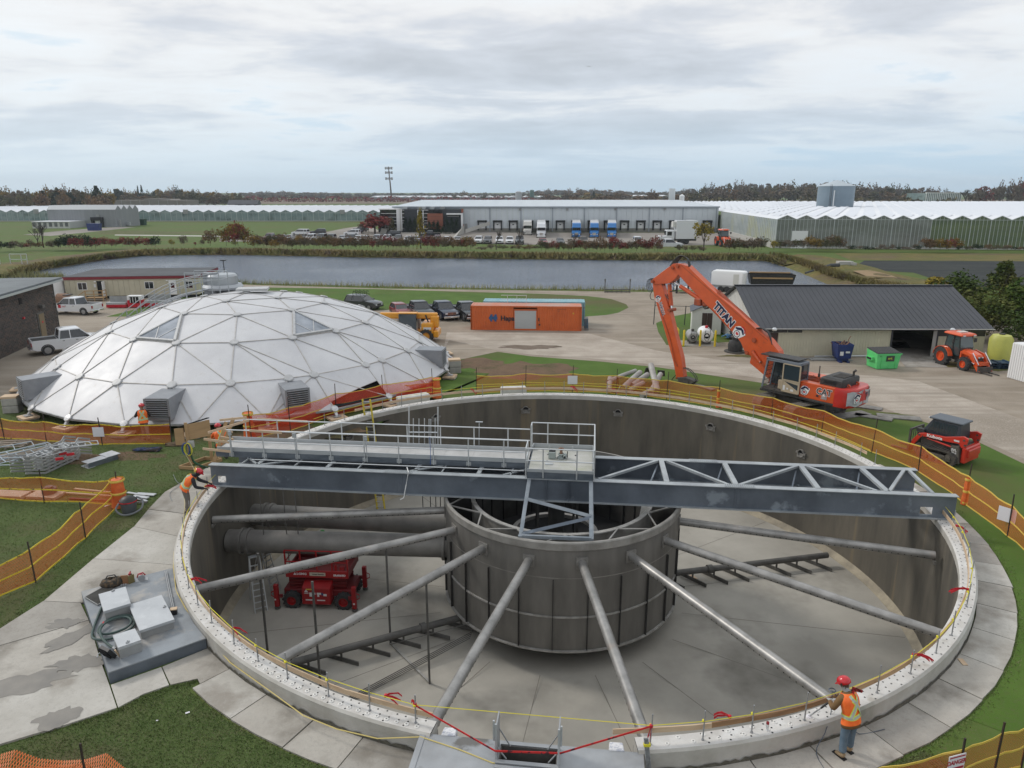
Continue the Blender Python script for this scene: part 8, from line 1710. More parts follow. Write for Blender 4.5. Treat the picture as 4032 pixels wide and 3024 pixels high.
MB().b2((.2,-.2,0),(.4,1.1,.12)).b2((.75,-.2,0),(.95,1.1,.12)).b2((.2,.1,.12),(.95,.9,.3)).mk('fork_base',dE,db);MB().b2((.2,-.1,.55),(.45,-.075,.85)).b2((.6,-.13,.75),(.9,-.1,.88)).mk('label',bV,db,bj='stuff')
mb=MB();
for k in RG(10):a=V0((ru(rr,.1,.95),ru(rr,.1,1),ru(rr,1.1,1.35)));mb.be(a,a+V0((ru(rr,-.4,.4),ru(rr,-.3,.3),ru(rr,.05,.25))),.06,.06)
mb.tu([(.9,.5,1.3),(.95,.5,1.7),(1.1,.5,1.95)],.03,6);mb.mk('scrap',dR,db,bj='stuff')
gd=bd('green_dumpster','bright green dumpster with black lid and square black sign','dumpster',(26.48,50.95,0),.12)
dF=M('dumpster_green',(.13,.62,.2),(.1,.52,.17),bc=2,ba=.5)
vs=[(0,0,.05),(1.62,0,.05),(1.62,1.25,.05),(0,1.25,.05),(-.1,-.06,1.15),(1.75,-.06,1.15),(1.75,1.3,1.32),(-.1,1.3,1.32)]
MB().add(vs,[(0,1,5,4),(1,2,6,5),(2,3,7,6),(3,0,4,7),(0,3,2,1),(4,5,6,7)]).mk('bin_body',dF,gd,bv0=.02)
BX((-.14,-.1,1.1),(1.79,-.04,1.19),'rim_bar',dF,gd)
for x in(.25,1.35):BX((x,-.07,.15),(x+.05,-.0,1.1),'stiffener',dF,gd)
for k in RG(9):mb=MB();x=-.1+k*.205;mb.add([(x,-.1,1.2),(x+.17,-.1,1.2),(x+.17,1.32,1.38),(x,1.32,1.38),(x,-.1,1.24),(x+.17,-.1,1.24),(x+.17,1.32,1.42),(x,1.32,1.42)],[(0,3,2,1),(4,5,6,7),(0,1,5,4),(1,2,6,5),(2,3,7,6),(3,0,4,7)]);mb.mk('lid_rib',bi,gd)
BX((-.24,.35,.62),(-.0,1.05,.86),'fork_pocket',dF,gd);BX((-.245,.42,.66),(-.2,.98,.8),'pocket_hole',bD,gd)
BX((.62,-.072,.62),(1.25,-.052,1.02),'sign_plate',bi,gd);txt('ert',.28,WM[gd.name]@V0((.9,-.074,.84)),WM[gd.name].to_3x3()@b5((1,0,0),(0,0,1)),M('sign_lime',(.5,.6,.05),ba=.5),'lettering',gd,bu=.003)
txt('2934',.12,WM[gd.name]@V0((.2,-.056,1.)),WM[gd.name].to_3x3()@b5((1,0,0),(0,0,1)),bi,'lettering',gd)
sh=bd('garden_shed','small white clapboard shed with dark double doors and grey roof','shed',(16.33,64.7,0),R(-12))
SW=2.55;SD=3.;SE=2.15
c6=M('shed_white',(.62,.62,.58),ba=.6)
for k in RG(15):
 z=.05+k*.14
 for a,b in(((0,-.0,z),(.85,.03,z+.125)),((1.75,0,z),(SW,.03,z+.125))):BX(a,b,'clapboard',c6,sh)
BX((.02,.03,0),(SW-.02,SD,SE),'shed_box',c6,sh);BX((-.03,.0,0),(0,SD,SE),'side_wall',c6,sh)
MB().extr([(0,0,SE),(SW,0,SE),(SW/2,0,SE+.55)],(0,.05,0)).mk('gable',c6,sh)
for a,b in(((.85,-.02),(1.29,.02)),((1.31,-.02),(1.75,.02))):BX((a[0],a[1],.05),(b[0],b[1],1.95),'door',MATS['door_brown'],sh)
for sg in(-1,1):
 x0=SW/2;x1=SW/2+sg*(SW/2+.2);MB().add([(x0,-.2,SE+.62),(x1,-.2,SE-.05),(x1,SD+.2,SE-.05),(x0,SD+.2,SE+.62),(x0,-.2,SE+.56),(x1,-.2,SE-.11),(x1,SD+.2,SE-.11),(x0,SD+.2,SE+.56)],[(0,1,2,3),(7,6,5,4),(0,4,5,1),(1,5,6,2),(2,6,7,3),(3,7,4,0)]).mk('roof_slope',M('shingle_grey',(.1,.11,.13),(.07,.075,.09),bc=8,ba=.85),sh)
fk=M('bollard_yellow',(.7,.52,.01),(.6,.44,.02),bc=5,ba=.5)
B0=None
for i,(x,y,be)in EN(((14.04,60.89,'rearmost yellow bollard left of the fuel tanks'),(14.02,60.3,'yellow bollard second from the back left of the fuel tanks'),(13.95,59.68,'yellow bollard third from the back left of the fuel tanks'),(14.35,59.22,'yellow bollard just left of the grey fuel tank'),(15.72,59.22,'yellow bollard between the two fuel tanks'),(16.93,59.08,'yellow bollard right of the white fuel tank'))):
 if B0 is None:mb=MB().la([(.0001,0),(.085,0),(.085,1.32),(.06,1.38),(.0001,1.4)],n=14);B0=so(mb,'bollard',fk,be,'bollard',(x,y,0),0,'yellow bollards round the fuel tanks',sm=1)
 else:c=B0.copy();LK(c);c.location=(x,y,0);c['label']=be
bI('fuel_slab',[(14.3,59.4),(17.4,59.1),(17.6,61.3),(14.5,61.6)],cE[2],.032)
for(x,y,r_,mt,be)in((15.35,60.6,.42,bQ,'small dark grey cylindrical fuel tank'),(16.45,60.4,.58,bp,'larger white cylindrical fuel tank')):
 ft=bd('fuel_tank',be,'fuel tank',(x,y,0),R(-6),'fuel tanks before the shed');MB().la([(.0001,-.75),(r_*.8,-.72),(r_,-.62),(r_,.9),(.0001,1.)],(0,0,r_+.22),22,'Y').mk('tank_shell',mt,ft,sm=1)
 for yy in(-.4,.5):BX((-r_*.7,yy-.05,0),(r_*.7,yy+.05,.4),'saddle',bE,ft)
 BX((-.1,-.3,2*r_+.2),(.12,-.1,2*r_+.42),'pump',bU if r_>.5 else bB,ft);MB().tu(spt([V0(v)for v in((.05,-.3,2*r_+.3),(.3,-.75,r_+.6),(.1,-.85,.4),(-.2,-.85,.6),(-.1,-.7,r_+.7))]),.022,5).mk('fuel_hose',bi,ft)
 MB().la([(.12*r_*2,-.762),(.2*r_*2,-.755)],(0,0,r_+.22),14,'Y').mk('end_label',bD,ft)
 MB().box((0,-.76,r_+.12),(r_*.5,.01,.08)).mk('end_label',bD,ft)
sp2=bd('cable_spool','black cable spool on a dark base left of the barn','spool',(18.,57.,0));MB().cyl((0,0,.06),.85,.08,24).cyl((0,0,1.25),.4,.08,24).mk('flange',bB,sp2);MB().la([(.0001,.1),(.55,.1),(.6,.6),(.5,.9),(.3,1.),(.28,1.25)],n=24).mk('cable_drum',bi,sp2,sm=1)
ty=bd('tyre_stack','stack of black tyres with blue tarpaulin right of the shed','tyres',(19.6,62.2,0))
for k in RG(4):MB().la([(.3,-.12),(.52,-.12),(.58,0),(.52,.12),(.3,.12)],(0,0,.14+.26*k),20).mk('tyre',co,ty,sm=1)
mb=MB();rr=random.Random(6)
for k in RG(7):a=V0((-.9+ru(rr,-.5,.3),ru(rr,-.5,.4),.1+.05*k));mb.be(a,a+V0((ru(rr,.2,.7),ru(rr,-.3,.3),ru(rr,.0,.5))),.2,.05)
mb.mk('blue_tarp',M('tarp_blue',(.08,.2,.38),ba=.6),ty,bj='stuff')
wf=bd('wire_fence','thin dark post and wire fence behind the shed','fence',(14.2,69.5,0))
for k in RG(6):x=13.8+1.45*k;MB().be((x,69.5-.2*k,0),(x+.05,69.5-.2*k,2.3 if k%3==0 else 1.9),.07,.07).mk('post',bi,wf,wo=1)
MB().tu([(13.8,69.5,1.85),(21.1,68.5,1.85)],.025,4).mk('wire',bi,wf,wo=1)
wt=bd('cargo_trailer','white enclosed cargo trailer standing by the pond','trailer',(28.2,93.6,0),R(-30))
mb=MB();rg=[]
for z,a,b,w_ in((.75,-2.2,1.9,1.),(2.5,-2.2,2.,1.),(2.68,-2.05,1.85,.9)):rg.append([(a,-w_,z),(b-.25,-w_,z),(b,-w_*.6,z),(b,w_*.6,z),(b-.25,w_,z),(a,w_,z)])
mb.loft(rg);mb.mk('trailer_box',bp,wt,sm=1);BX((-2.2,-1.03,.6),(2.02,1.03,.9),'lower_trim',bQ,wt)
for x in(-.9,-.1):
 for y in(-1.02,1.02):MB().cyl((x,y,.38),.38,.22,16,'Y').mk('wheel',co,wt)
MB().be((1.9,0,.55),(3.2,0,.5),.1,.1).mk('tongue',bi,wt);BX((.6,-1.012,.95),(1.3,-1.,2.35),'side_door',c6,wt)
dt=bd('dump_trailer','black dump trailer with raised sides right of the white trailer','trailer',(34.,95.2,0),R(-8))
mb=MB();vs=[(-2.6,-.9,.8),(2.6,-.9,.8),(2.6,.9,.8),(-2.6,.9,.8),(-2.9,-1.1,2.1),(2.9,-1.1,2.1),(2.9,1.1,2.1),(-2.9,1.1,2.1)];mb.add(vs,[(0,1,5,4),(1,2,6,5),(2,3,7,6),(3,0,4,7),(0,3,2,1)]);mb.mk('dump_box',bi,dt,fx=0)
MB().b2((-2.5,-1.12,1.55),(2.5,-1.1,1.75)).b2((-2.6,.9,2.1),(2.6,1.15,2.25)).mk('side_rail',cg,dt)
for x in(-.6,.5):
 for y in(-1.,1.):MB().cyl((x,y,.4),.4,.25,16,'Y').mk('wheel',co,dt)
fl_=bd('flatbed_trailer','small pale flatbed trailer with dark uprights behind the boom','trailer',(22.2,92.6,0),0)
BX((-1.2,-.8,.45),(1.6,.8,.7),'bed',cq,fl_);
for x in(-1.25,.2):MB().b2((x-.12,-.85,0),(x+.12,-.7,1.)).b2((x-.05,-.85,1.),(x+.3,-.8,1.9)).mk('upright',bi,fl_)
bf=bd('steel_frame_heap','heap of blue steel frames beside the white trailer','steel frames',(25.,93.2,0))
rr=random.Random(9);fo=M('light_blue_steel',(.13,.33,.5),ba=.5)
for k in RG(12):a=V0((ru(rr,-1,.8),ru(rr,-.4,.6),.1));MB().be(a,a+V0((ru(rr,.3,1.),ru(rr,-.4,.4),ru(rr,.5,1.2))),.09,.09).mk('strut',fo,bf)
sr=bd('steel_rack','low grey steel rack with end posts standing at the pond edge','rack',(11.9,92.5,0))
for x in(0,3.2):MB().be((x,0,0),(x,0,1.5),.1,.1).b2((x-.08,-.08,1.45),(x+.08,.08,1.75)).be((x,-.4,0),(x,.6,.7),.05,.05).mk('end_post',bE,sr)
for z in(.15,.42):MB().be((0,-.2,z),(3.2,-.2,z),.12,.12).mk('rail',bE,sr)
for k in RG(5):MB().be((.6*k+.3,-.2,0),(.6*k+.3,-.2,.45),.05,.05).mk('baluster',bE,sr)
tr=bd('tractor','orange farm tractor with front loader and glazed cab beside the barn door','tractor',(33.2,51.9,0),R(-78))
cv=M('tractor_orange',(.72,.1,.02),(.62,.085,.02),bc=2,ba=.4,coat=.3)
def KB(name,a,b,mat,bv=.03):mb=MB().b2(a,b);return mb.mk(name,mat,tr,bv0=bv)
for y in(-.85,.85):wheel(tr,(-1.,y,.68),.68,.38,cv,16);wheel(tr,(1.,y*.92,.48),.48,.32,cv,14)
KB('chassis',(-1.2,-.25,.45),(1.3,.25,.8),bB)
mb=MB();rg=[]
for x,w_,z0,z1 in((.1,.36,.75,1.42),(.9,.34,.75,1.36),(1.45,.28,.72,1.22),(1.55,.22,.75,1.1)):rg.append([(x,-w_,z0),(x,-w_,z1-.1),(x,-w_*.6,z1),(x,w_*.6,z1),(x,w_,z1-.1),(x,w_,z0)])
mb.loft(rg);mb.mk('bonnet',cv,tr,sm=1);KB('grille',(1.545,-.2,.8),(1.575,.2,1.05),bi,0)
for y in(-.14,.14):KB('headlight',(1.57,y-.07,1.),(1.59,y+.07,1.08),dB,0)
mb=MB();rg=[]
for z,a,b,w_ in((.85,-1.1,.15,.55),(1.5,-1.2,.25,.62),(2.3,-1.1,.05,.55)):rg.append([(a,-w_,z),(b,-w_*.9,z),(b,w_*.9,z),(a,w_,z)])
mb.loft(rg);mb.mk('cab_glass',M('cab_glass',(.045,.07,.075),ba=.05,spec=1),tr)
for x,y,x2 in((.2,.56,.05),(.2,-.56,.05),(-1.15,.6,-1.08),(-1.15,-.6,-1.08),(-.4,.62,-.45),(-.4,-.62,-.45)):MB().be((x,y,.85),(x2,y*.93,2.32),.06,.06).mk('cab_post',bi,tr)
mb=MB();rg=[]
for z,k in((2.32,1.),(2.42,1.02),(2.52,.85)):rg.append([(-.5-.85*k,-.68*k,z),(-.5+.8*k,-.66*k,z),(-.5+.8*k,.66*k,z),(-.5-.85*k,.68*k,z)])
mb.loft(rg);mb.mk('cab_roof',cv,tr,bv0=.04)
for y in(-.45,.45):KB('roof_lamp',(.28,y-.1,2.34),(.34,y+.1,2.42),dB,0)
KB('roof_box',(-.6,-.3,2.52),(-.2,.3,2.6),cq,0)
for y in(-.85,.85):
 MB().la([(.72,-.19),(.76,-.19),(.76,.19),(.72,.19)],(-1.,y,.68),14,'Y',R(10),R(175)).mk('mudguard',cv,tr)
for y in(-.52,.52):
 MB().extr([(.3,y-.05,1.15),(.5,y-.05,1.4),(1.3,y-.05,1.25),(1.95,y-.05,.35),(2.15,y-.05,.15),(1.95,y-.05,.12),(1.1,y-.05,1.08)],(0,.1,0)).mk('loader_arm',cv,tr);MB().tu([(.9,y*1.15,.75),(1.7,y*1.15,.62)],.045,8).mk('loader_cylinder',b9,tr);MB().tu([(1.35,y,1.35),(2.,y,.62)],.035,8).mk('tilt_cylinder',b9,tr);BX((.3,y-.06,.55),(.42,y+.06,1.3),'loader_post',cv,tr)
MB().be((1.75,-.52,.62),(1.75,.52,.62),.2,.25).mk('cross_beam',cv,tr);KB('quick_hitch',(2.,-.6,.1),(2.12,.6,.45),bB,0)
for y in(-.3,.3):KB('tine',(2.1,y-.05,.05),(3.,y+.05,.1),bB,0)
for y in(-.95,.95):MB().b2((-.1,y-.1,1.8),(-.05,y+.12,2.1)).be((-.08,y*.6,2.1),(-.08,y,2.05),.03,.03).mk('mirror',bi,tr)
MB().be((-.3,.0,1.4),(-.1,0,1.75),.3,.04).b2((-.9,-.25,1.),(-.6,.25,1.7)).mk('seat',bi,tr)
yt=bd('poly_tank','tall yellow plastic tank beside the tractor','tank',(37.,53.6,0));MB().la([(.0001,0),(.78,0),(.8,1.75),(.62,2.05),(.25,2.1),(.0001,2.1)],n=24).mk('tank_shell',M('poly_yellow',(.5,.5,.1),(.42,.43,.1),bc=1,ba=.5),yt,sm=1);MB().cyl((0,0,2.14),.2,.08,14).mk('lid',bi,yt)
fp=M('pallet_blue',(.015,.055,.1),(.02,.04,.07),bc=4,ba=.6)
pp=bd('blue_pallets','short stack of dark blue pallets by the yellow tank','pallets',(35.5,51.6,0),-.05)
for k in RG(4):MB().b2((-.85,-.5,.14*k),(.85,.5,.14*k+.04)).b2((-.85,-.5,.14*k+.04),(-.7,.5,.14*k+.11)).b2((.7,-.5,.14*k+.04),(.85,.5,.14*k+.11)).b2((-.08,-.5,.14*k+.04),(.08,.5,.14*k+.11)).mk('pallet',fp,pp)
w2=bd('white_container','white ribbed storage container cut by the right edge of the picture','container',(34.45,48.7,0),R(-80))
for k in RG(26):BX((.18*k,-.0,.05),(.18*k+.13,.05,2.45),'ribbed_panel',bp,w2)
BX((0,.05,0),(4.7,2.3,2.5),'box',bp,w2)
for k in RG(10):BX((-.05,.1+.22*k,.05),(0,.1+.22*k+.16,2.45),'ribbed_panel',bp,w2)
import numpy as np
def b4(key,c1,c2,c3):
 m=bpy.data.materials.new(key);m.use_nodes=True;nt=m.node_tree;N=nt.nodes;L=nt.links;b=N['Principled BSDF'];b.inputs['Roughness'].default_value=.9;b.inputs['Specular IOR Level'].default_value=.1
 tc=N.new('ShaderNodeTexCoord');n=N.new('ShaderNodeTexNoise');n.inputs['Scale'].default_value=1.6;n.inputs['Detail'].default_value=4;L.new(tc.outputs['Object'],n.inputs[0])
 oi=N.new('ShaderNodeObjectInfo');r=N.new('ShaderNodeValToRGB');e=r.color_ramp.elements;e[0].position=.33;e[0].color=(*c1,1);e[1].position=.66;e[1].color=(*c3,1);q=e.new(.5);q.color=(*c2,1)
 ad=N.new('ShaderNodeMath');ad.operation='MULTIPLY_ADD';L.new(oi.outputs['Random'],ad.inputs[0]);ad.inputs[1].default_value=.24;ad.inputs[2].default_value=-.12
 a2=N.new('ShaderNodeMath');a2.operation='ADD';L.new(n.outputs[0],a2.inputs[0]);L.new(ad.outputs[0],a2.inputs[1]);L.new(a2.outputs[0],r.inputs[0]);L.new(r.outputs[0],b.inputs['Base Color']);MATS[key]=m;return m
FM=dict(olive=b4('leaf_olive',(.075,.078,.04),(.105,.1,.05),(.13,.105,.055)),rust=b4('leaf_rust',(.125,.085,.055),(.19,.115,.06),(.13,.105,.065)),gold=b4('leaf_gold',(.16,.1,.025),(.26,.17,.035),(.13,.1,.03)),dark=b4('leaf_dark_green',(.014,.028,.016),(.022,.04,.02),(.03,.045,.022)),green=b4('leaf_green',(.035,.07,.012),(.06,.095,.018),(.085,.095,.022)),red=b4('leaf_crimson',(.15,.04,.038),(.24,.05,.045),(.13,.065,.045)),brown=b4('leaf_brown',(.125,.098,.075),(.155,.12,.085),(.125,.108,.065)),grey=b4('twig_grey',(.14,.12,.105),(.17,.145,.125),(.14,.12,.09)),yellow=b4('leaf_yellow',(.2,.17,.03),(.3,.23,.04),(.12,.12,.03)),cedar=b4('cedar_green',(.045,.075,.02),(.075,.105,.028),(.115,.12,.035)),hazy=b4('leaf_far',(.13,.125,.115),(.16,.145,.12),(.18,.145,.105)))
d0=M('bark',(.07,.058,.048),(.045,.038,.032),bc=6,ba=.95)
def cI(name,n,seed,shape='round',size=.12,bY=26,mat=None,squash=1.):
 0
 rg=np.random.default_rng(seed)
 if shape=='cone':
  cz=rg.uniform(0,1,bY)**1.3;cr=(1-cz)*.85;ang=rg.uniform(0,2*np.pi,bY);rad=cr*np.sqrt(rg.uniform(.2,1,bY));C=np.stack([rad*np.cos(ang),rad*np.sin(ang),cz*2-1],1);cs=.16+.2*(1-cz)
 elif shape=='column':
  cz=rg.uniform(0,1,bY);ang=rg.uniform(0,2*np.pi,bY);rad=.6*np.sqrt(rg.uniform(0,1,bY))*np.clip(1.15-cz,.2,1);C=np.stack([rad*np.cos(ang),rad*np.sin(ang),cz*2-1],1);cs=np.full(bY,.34)*np.clip(1.3-cz,.4,1)
 else:
  v=rg.normal(size=(bY,3));v/=np.linalg.norm(v,axis=1)[:,None];r=rg.uniform(.35,.8,bY)[:,None];C=v*r;C[:,2]=np.where(C[:,2]<-.45,-C[:,2]*.5,C[:,2])*squash;cs=rg.uniform(.2,.38,bY)
 idx=rg.integers(0,bY,n);v=rg.normal(size=(n,3));v/=np.linalg.norm(v,axis=1)[:,None];P=C[idx]+v*(cs[idx]*rg.uniform(.55,1.05,n))[:,None]
 s=size*rg.uniform(.5,1.3,n);a=rg.normal(size=(n,3));a/=np.linalg.norm(a,axis=1)[:,None];b=np.cross(a,rg.normal(size=(n,3)));b/=np.linalg.norm(b,axis=1)[:,None]
 V=np.empty((n*3,3));V[0::3]=P+a*s[:,None];V[1::3]=P-a*s[:,None]*.6+b*s[:,None]*.8;V[2::3]=P-a*s[:,None]*.5-b*s[:,None]*.8
 me=bpy.data.meshes.new(name);me.vertices.add(n*3);me.vertices.foreach_set('co',V.ravel());me.loops.add(n*3);me.loops.foreach_set('vertex_index',np.arange(n*3,dtype=np.int32));me.polygons.add(n);me.polygons.foreach_set('loop_start',np.arange(0,n*3,3,dtype=np.int32));me.polygons.foreach_set('loop_total',np.full(n,3,dtype=np.int32));me.update(calc_edges=True)
 if mat:me.materials.append(mat)
 return me
def trunk_mesh(seed,n=7,h=1.):
 rr=random.Random(seed);mb=MB().tu([(0,0,-1.*h),(ru(rr,-.05,.05),ru(rr,-.05,.05),-.3*h),(0,0,.3*h)],.055,5,r2=.02)
 for k in RG(n):
  a=ru(rr,0,2*PI);z=ru(rr,-.45,.2);mb.tu([(0,0,z),(.35*cos(a),.35*sin(a),z+.35),(.6*cos(a),.6*sin(a),z+.6)],.022,4,r2=.006)
 me=bpy.data.meshes.new('trunk');me.from_pydata(mb.v,[],mb.f);me.materials.append(d0);return me
def dM(seed,depth=6,spread=.5,mat=None,h0=.34,kids=3,r0=.03):
 rr=random.Random(seed);mb=MB()
 def go(p,d,L_,r,k):
  q=p+d*L_;mb.tu([p,le(p,q,.5)+V0((ru(rr,-.04,.04),ru(rr,-.04,.04),0))*L_,q],r,4 if k>2 else 3,cap=False,r2=r*.65)
  if k==0:return
  for i in RG(kids if k>1 else 3):
   ax=V0((ru(rr,-1,1),ru(rr,-1,1),ru(rr,-.1,.5)));nd=(d+ax*spread).normalized();go(le(p,q,ru(rr,.7,1.)),nd,L_*ru(rr,.62,.82),r*.62,k-1)
 go(V0((0,0,0)),V0((0,0,1)),h0,r0,depth)
 me=bpy.data.meshes.new('branches');me.from_pydata(mb.v,[],mb.f);me.materials.append(mat or d0);return me
CM={};
for k,(nm,shape,n,size,cl)in EN((('roundA','round',520,.13,26),('roundB','round',520,.13,22),('roundC','round',460,.14,18),('cone','cone',480,.13,60),('column','column',420,.1,30))):
 CM[nm]=cI('crown_'+nm,n,10+k,shape,size,cl)
TRK=[trunk_mesh(3),trunk_mesh(4)]
def ck(name,me,parent=None,mat=None):
 o=ON(name,me);LK(o);o.parent=parent
 if mat is not None:
  if len(me.materials)==0:me.materials.append(mat)
  o.material_slots[0].link='OBJECT';o.material_slots[0].material=mat
 return o
TN=0
def tree(x,y,h,w_,bj,mat,label,bA=None,name='tree',cat='tree',z0=0,trunk=True,low=.12):
 0
 global TN;TN+=1
 t=ON(name,None);LK(t);t.location=(x,y,z0);tag(t,label,cat,bA)
 c=ck('crown',CM[bj],t,FM[mat]);hc=h*(1-low)/2;c.location=(0,0,h*low+hc);c.scale=(w_/2,w_/2,hc*1.);c.rotation_euler=(0,0,TN*1.7)
 if trunk:k=ck('trunk',TRK[TN%2],t);k.location=(0,0,h*low+hc);k.scale=(w_/2,w_/2,h*low+hc);k.rotation_euler=(0,0,TN*2.1)
 return t
rr=random.Random(21)
def dx(xd,D):return(xd/2.16-512)/722*D*(1/(1))*1.*(CP+(CAMH/D)*SP)
def ztop(yd,D):return VY((xd_:=0,yd*1.8228),D).z
bK=[(-60,404),(0,404),(40,402),(75,408),(120,396),(170,398),(205,405),(240,409),(258,402),(290,411),(330,408),(385,398),(410,404),(440,410),(520,413),(560,411),(650,412),(760,415),(900,415),(1000,414),(1120,416),(1150,407),(1250,405),(1350,408),(1400,412),(1460,411),(1510,398),(1600,387),(1660,392),(1700,388),(1790,388),(1860,392),(1900,394),(1960,398),(2010,402),(2050,408),(2085,406),(2110,400),(2150,392),(2190,384),(2212,378),(2300,374)]
def top(x):
 for(a,b),(c,d)in zip(bK[:-1],bK[1:]):
  if a<=x<=c:return b+(d-b)*(x-a)/(c-a)
 return 405
def b6(x0,x1,n,D,mats,labels,grp,wf=.85,jit=3,kinds=('roundA','roundB','roundC'),dj=.08,low=.08,cP=0):
 for i in RG(n):
  xd=x0+(x1-x0)*(i+.5)/n+ru(rr,-.35,.35)*(x1-x0)/n;d=D*(1+ru(rr,-dj,dj));h=max(4,ztop(top(xd)+cP+ru(rr,-jit,jit)*.6+1,d));w_=(x1-x0)/n/2.16/722*d*2.*ru(rr,.85,1.25)
  w_=max(w_,h*.5);mt=rr.choice(mats);tree(dx(xd,d),d,h,w_,rr.choice(kinds),mt,labels[mt],grp,low=low)
LL=lambda bT:{'olive':'olive green tree '+bT,'rust':'rust coloured autumn tree '+bT,'brown':'brown autumn tree '+bT,'gold':'golden autumn tree '+bT,'dark':'dark green tree '+bT,'grey':'nearly leafless grey tree '+bT,'green':'green tree '+bT,'hazy':'pale hazy tree '+bT,'red':'dark red tree '+bT}
b6(-60,245,20,500,('rust','brown','olive','gold','brown'),LL('in the wood behind the left greenhouse'),'trees behind the left greenhouse')
b6(-60,245,16,450,('olive','brown','rust'),LL('at the front of the wood behind the left greenhouse'),'trees behind the left greenhouse',cP=9)
b6(245,520,24,720,('rust','brown','olive','gold','dark'),LL('among the houses left of the tower'),'trees among the far houses')
b6(245,540,18,640,('brown','olive','rust'),LL('in front of the far houses left of the tower'),'trees among the far houses',cP=9)
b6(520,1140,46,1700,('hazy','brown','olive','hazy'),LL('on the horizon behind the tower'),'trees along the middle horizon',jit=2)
b6(540,860,20,1250,('brown','rust','olive','hazy'),LL('in the mid distance left of the tower'),'trees along the middle horizon',jit=1.5,cP=6)
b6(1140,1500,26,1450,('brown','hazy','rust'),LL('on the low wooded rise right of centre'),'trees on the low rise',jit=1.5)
b6(1180,1500,12,900,('gold','olive','brown','rust'),LL('in the hedge before the low rise'),'trees on the low rise',jit=2,cP=8)
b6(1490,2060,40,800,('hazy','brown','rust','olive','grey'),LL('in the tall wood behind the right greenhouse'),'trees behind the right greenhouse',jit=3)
b6(1500,2060,24,690,('brown','olive','rust'),LL('at the foot of the tall wood behind the right greenhouse'),'trees behind the right greenhouse',jit=3,cP=14)
b6(2090,2330,16,600,('brown','grey','red','brown'),LL('in the bare wood at the far right'),'trees at the far right',jit=3)
for xd,yt,D,w_,kd,mt,be in((130,416,440,20,'cone','dark','dark spruce left of the pair behind the left greenhouse'),(155,418,440,18,'cone','dark','dark spruce, second behind the left greenhouse'),(215,404,440,13,'cone','dark','tall pointed dark spruce right of the others behind the left greenhouse'),(100,414,435,12,'cone','dark','small dark spruce at the left of the spruces'),(258,402,650,9,'roundB','dark','dark round tree standing above the far houses'),(302,403,690,5,'cone','dark','narrow spruce above the far rooftops'),(310,402,690,6,'cone','dark','second narrow spruce above the far rooftops'),(1003,412,1500,22,'roundA','gold','bright golden tree on the horizon right of the tower'),(985,420,1000,14,'roundC','olive','dark olive tree in the hedge right of the tower'),(1045,420,1000,14,'roundA','olive','dark olive tree behind the dock building roof'),(1282,413,760,8,'column','dark','narrow dark tree left of the chimney stack'),(1330,411,760,9,'roundB','rust','dark red brown tree left of the chimney stack'),(1408,409,720,17,'roundA','rust','broad brown tree just left of the chimney stack'),(1450,409,700,9,'roundC','dark','small dark tree beside the chimney stack')):
 tree(dx(xd,D),D,ztop(yt,D),w_,kd,mt,be)
mb=MB()
for(x0,x1,yb,yt,D,mt,be)in((500,1230,432,424,950,'red','low reddish hedge running behind the bare field'),(1230,1500,434,424,700,'rust','low rusty hedge behind the dock building'),(1500,2060,434,428,560,'olive','low green hedge behind the right greenhouse')):
 o=ck('hedge',cI('hedge_mass',2600,int(x0),'round',.5,60),None,FM[mt]);me=o.data;a=np.empty(len(me.vertices)*3);me.vertices.foreach_get('co',a);a=a.reshape(-1,3);X0,X1=dx(x0,D),dx(x1,D);H_=max(2.5,ztop(yt,D))
 rg=np.random.default_rng(int(x0));n=len(a)//3;cx=np.repeat(rg.uniform(X0,X1,n),3);cy=np.repeat(rg.uniform(-6,6,n),3);cz=np.repeat(rg.uniform(.1,1,n)*(.6+.4*np.sin(cx[::3]*.09)**2),3)*H_
 loc=(a.reshape(-1,3,3)-a.reshape(-1,3,3).mean(1,keepdims=True)).reshape(-1,3)*3.
 b=loc+np.stack([cx,cy+D,cz],1);me.vertices.foreach_set('co',b.ravel());me.update();tag(o,be,'hedge',bj='stuff')
bt_=bd('bare_tree','tall leafless tree standing alone beside the small far glasshouse','tree',(dx(2083,560),560,0));o=ck('branches',dM(5,6,.55,None,.3,3,.035),bt_);o.scale=(19,19,17)
def bx(name,a,b,mat,par,wd=True,bv=0):mb=MB().b2(a,b);return mb.mk(name,mat,par,wo=wd,bv0=bv)
d1=M('greenhouse_glass',(.17,.24,.25),(.26,.32,.32),bc=.12,ba=.15,spec=.8,wo=1,bH=(.3,.3,2.2),c3=(.1,.14,.14),by=.25,lo3=.5,hi3=.65);dG=M('whitened_roof',(.72,.74,.77),(.64,.66,.7),bc=.05,ba=.6,wo=1,bH=(1,.15,1));fq=M('glasshouse_frame',(.48,.53,.53),ba=.5);bX=M('foundation',(.42,.41,.38),ba=.8)
gA=G(Za(0,512));gB=G(Zb(1110,517));GD=323.;XL=-330.;XR=gB.x+9
lg_=bd('greenhouse','very long low greenhouse with whitened saw-tooth roof behind the left fields','greenhouse',(XL,GD,0))
EV,RG_=3.85,4.85;sp=(92/2.212/3.9375)/722*GD*(1.01);nb=int((XR-XL)/sp)
bx('base_wall',(XL,GD-.1,0),(XL+nb*sp,GD+.1,.35),bX,lg_)
bay0=None
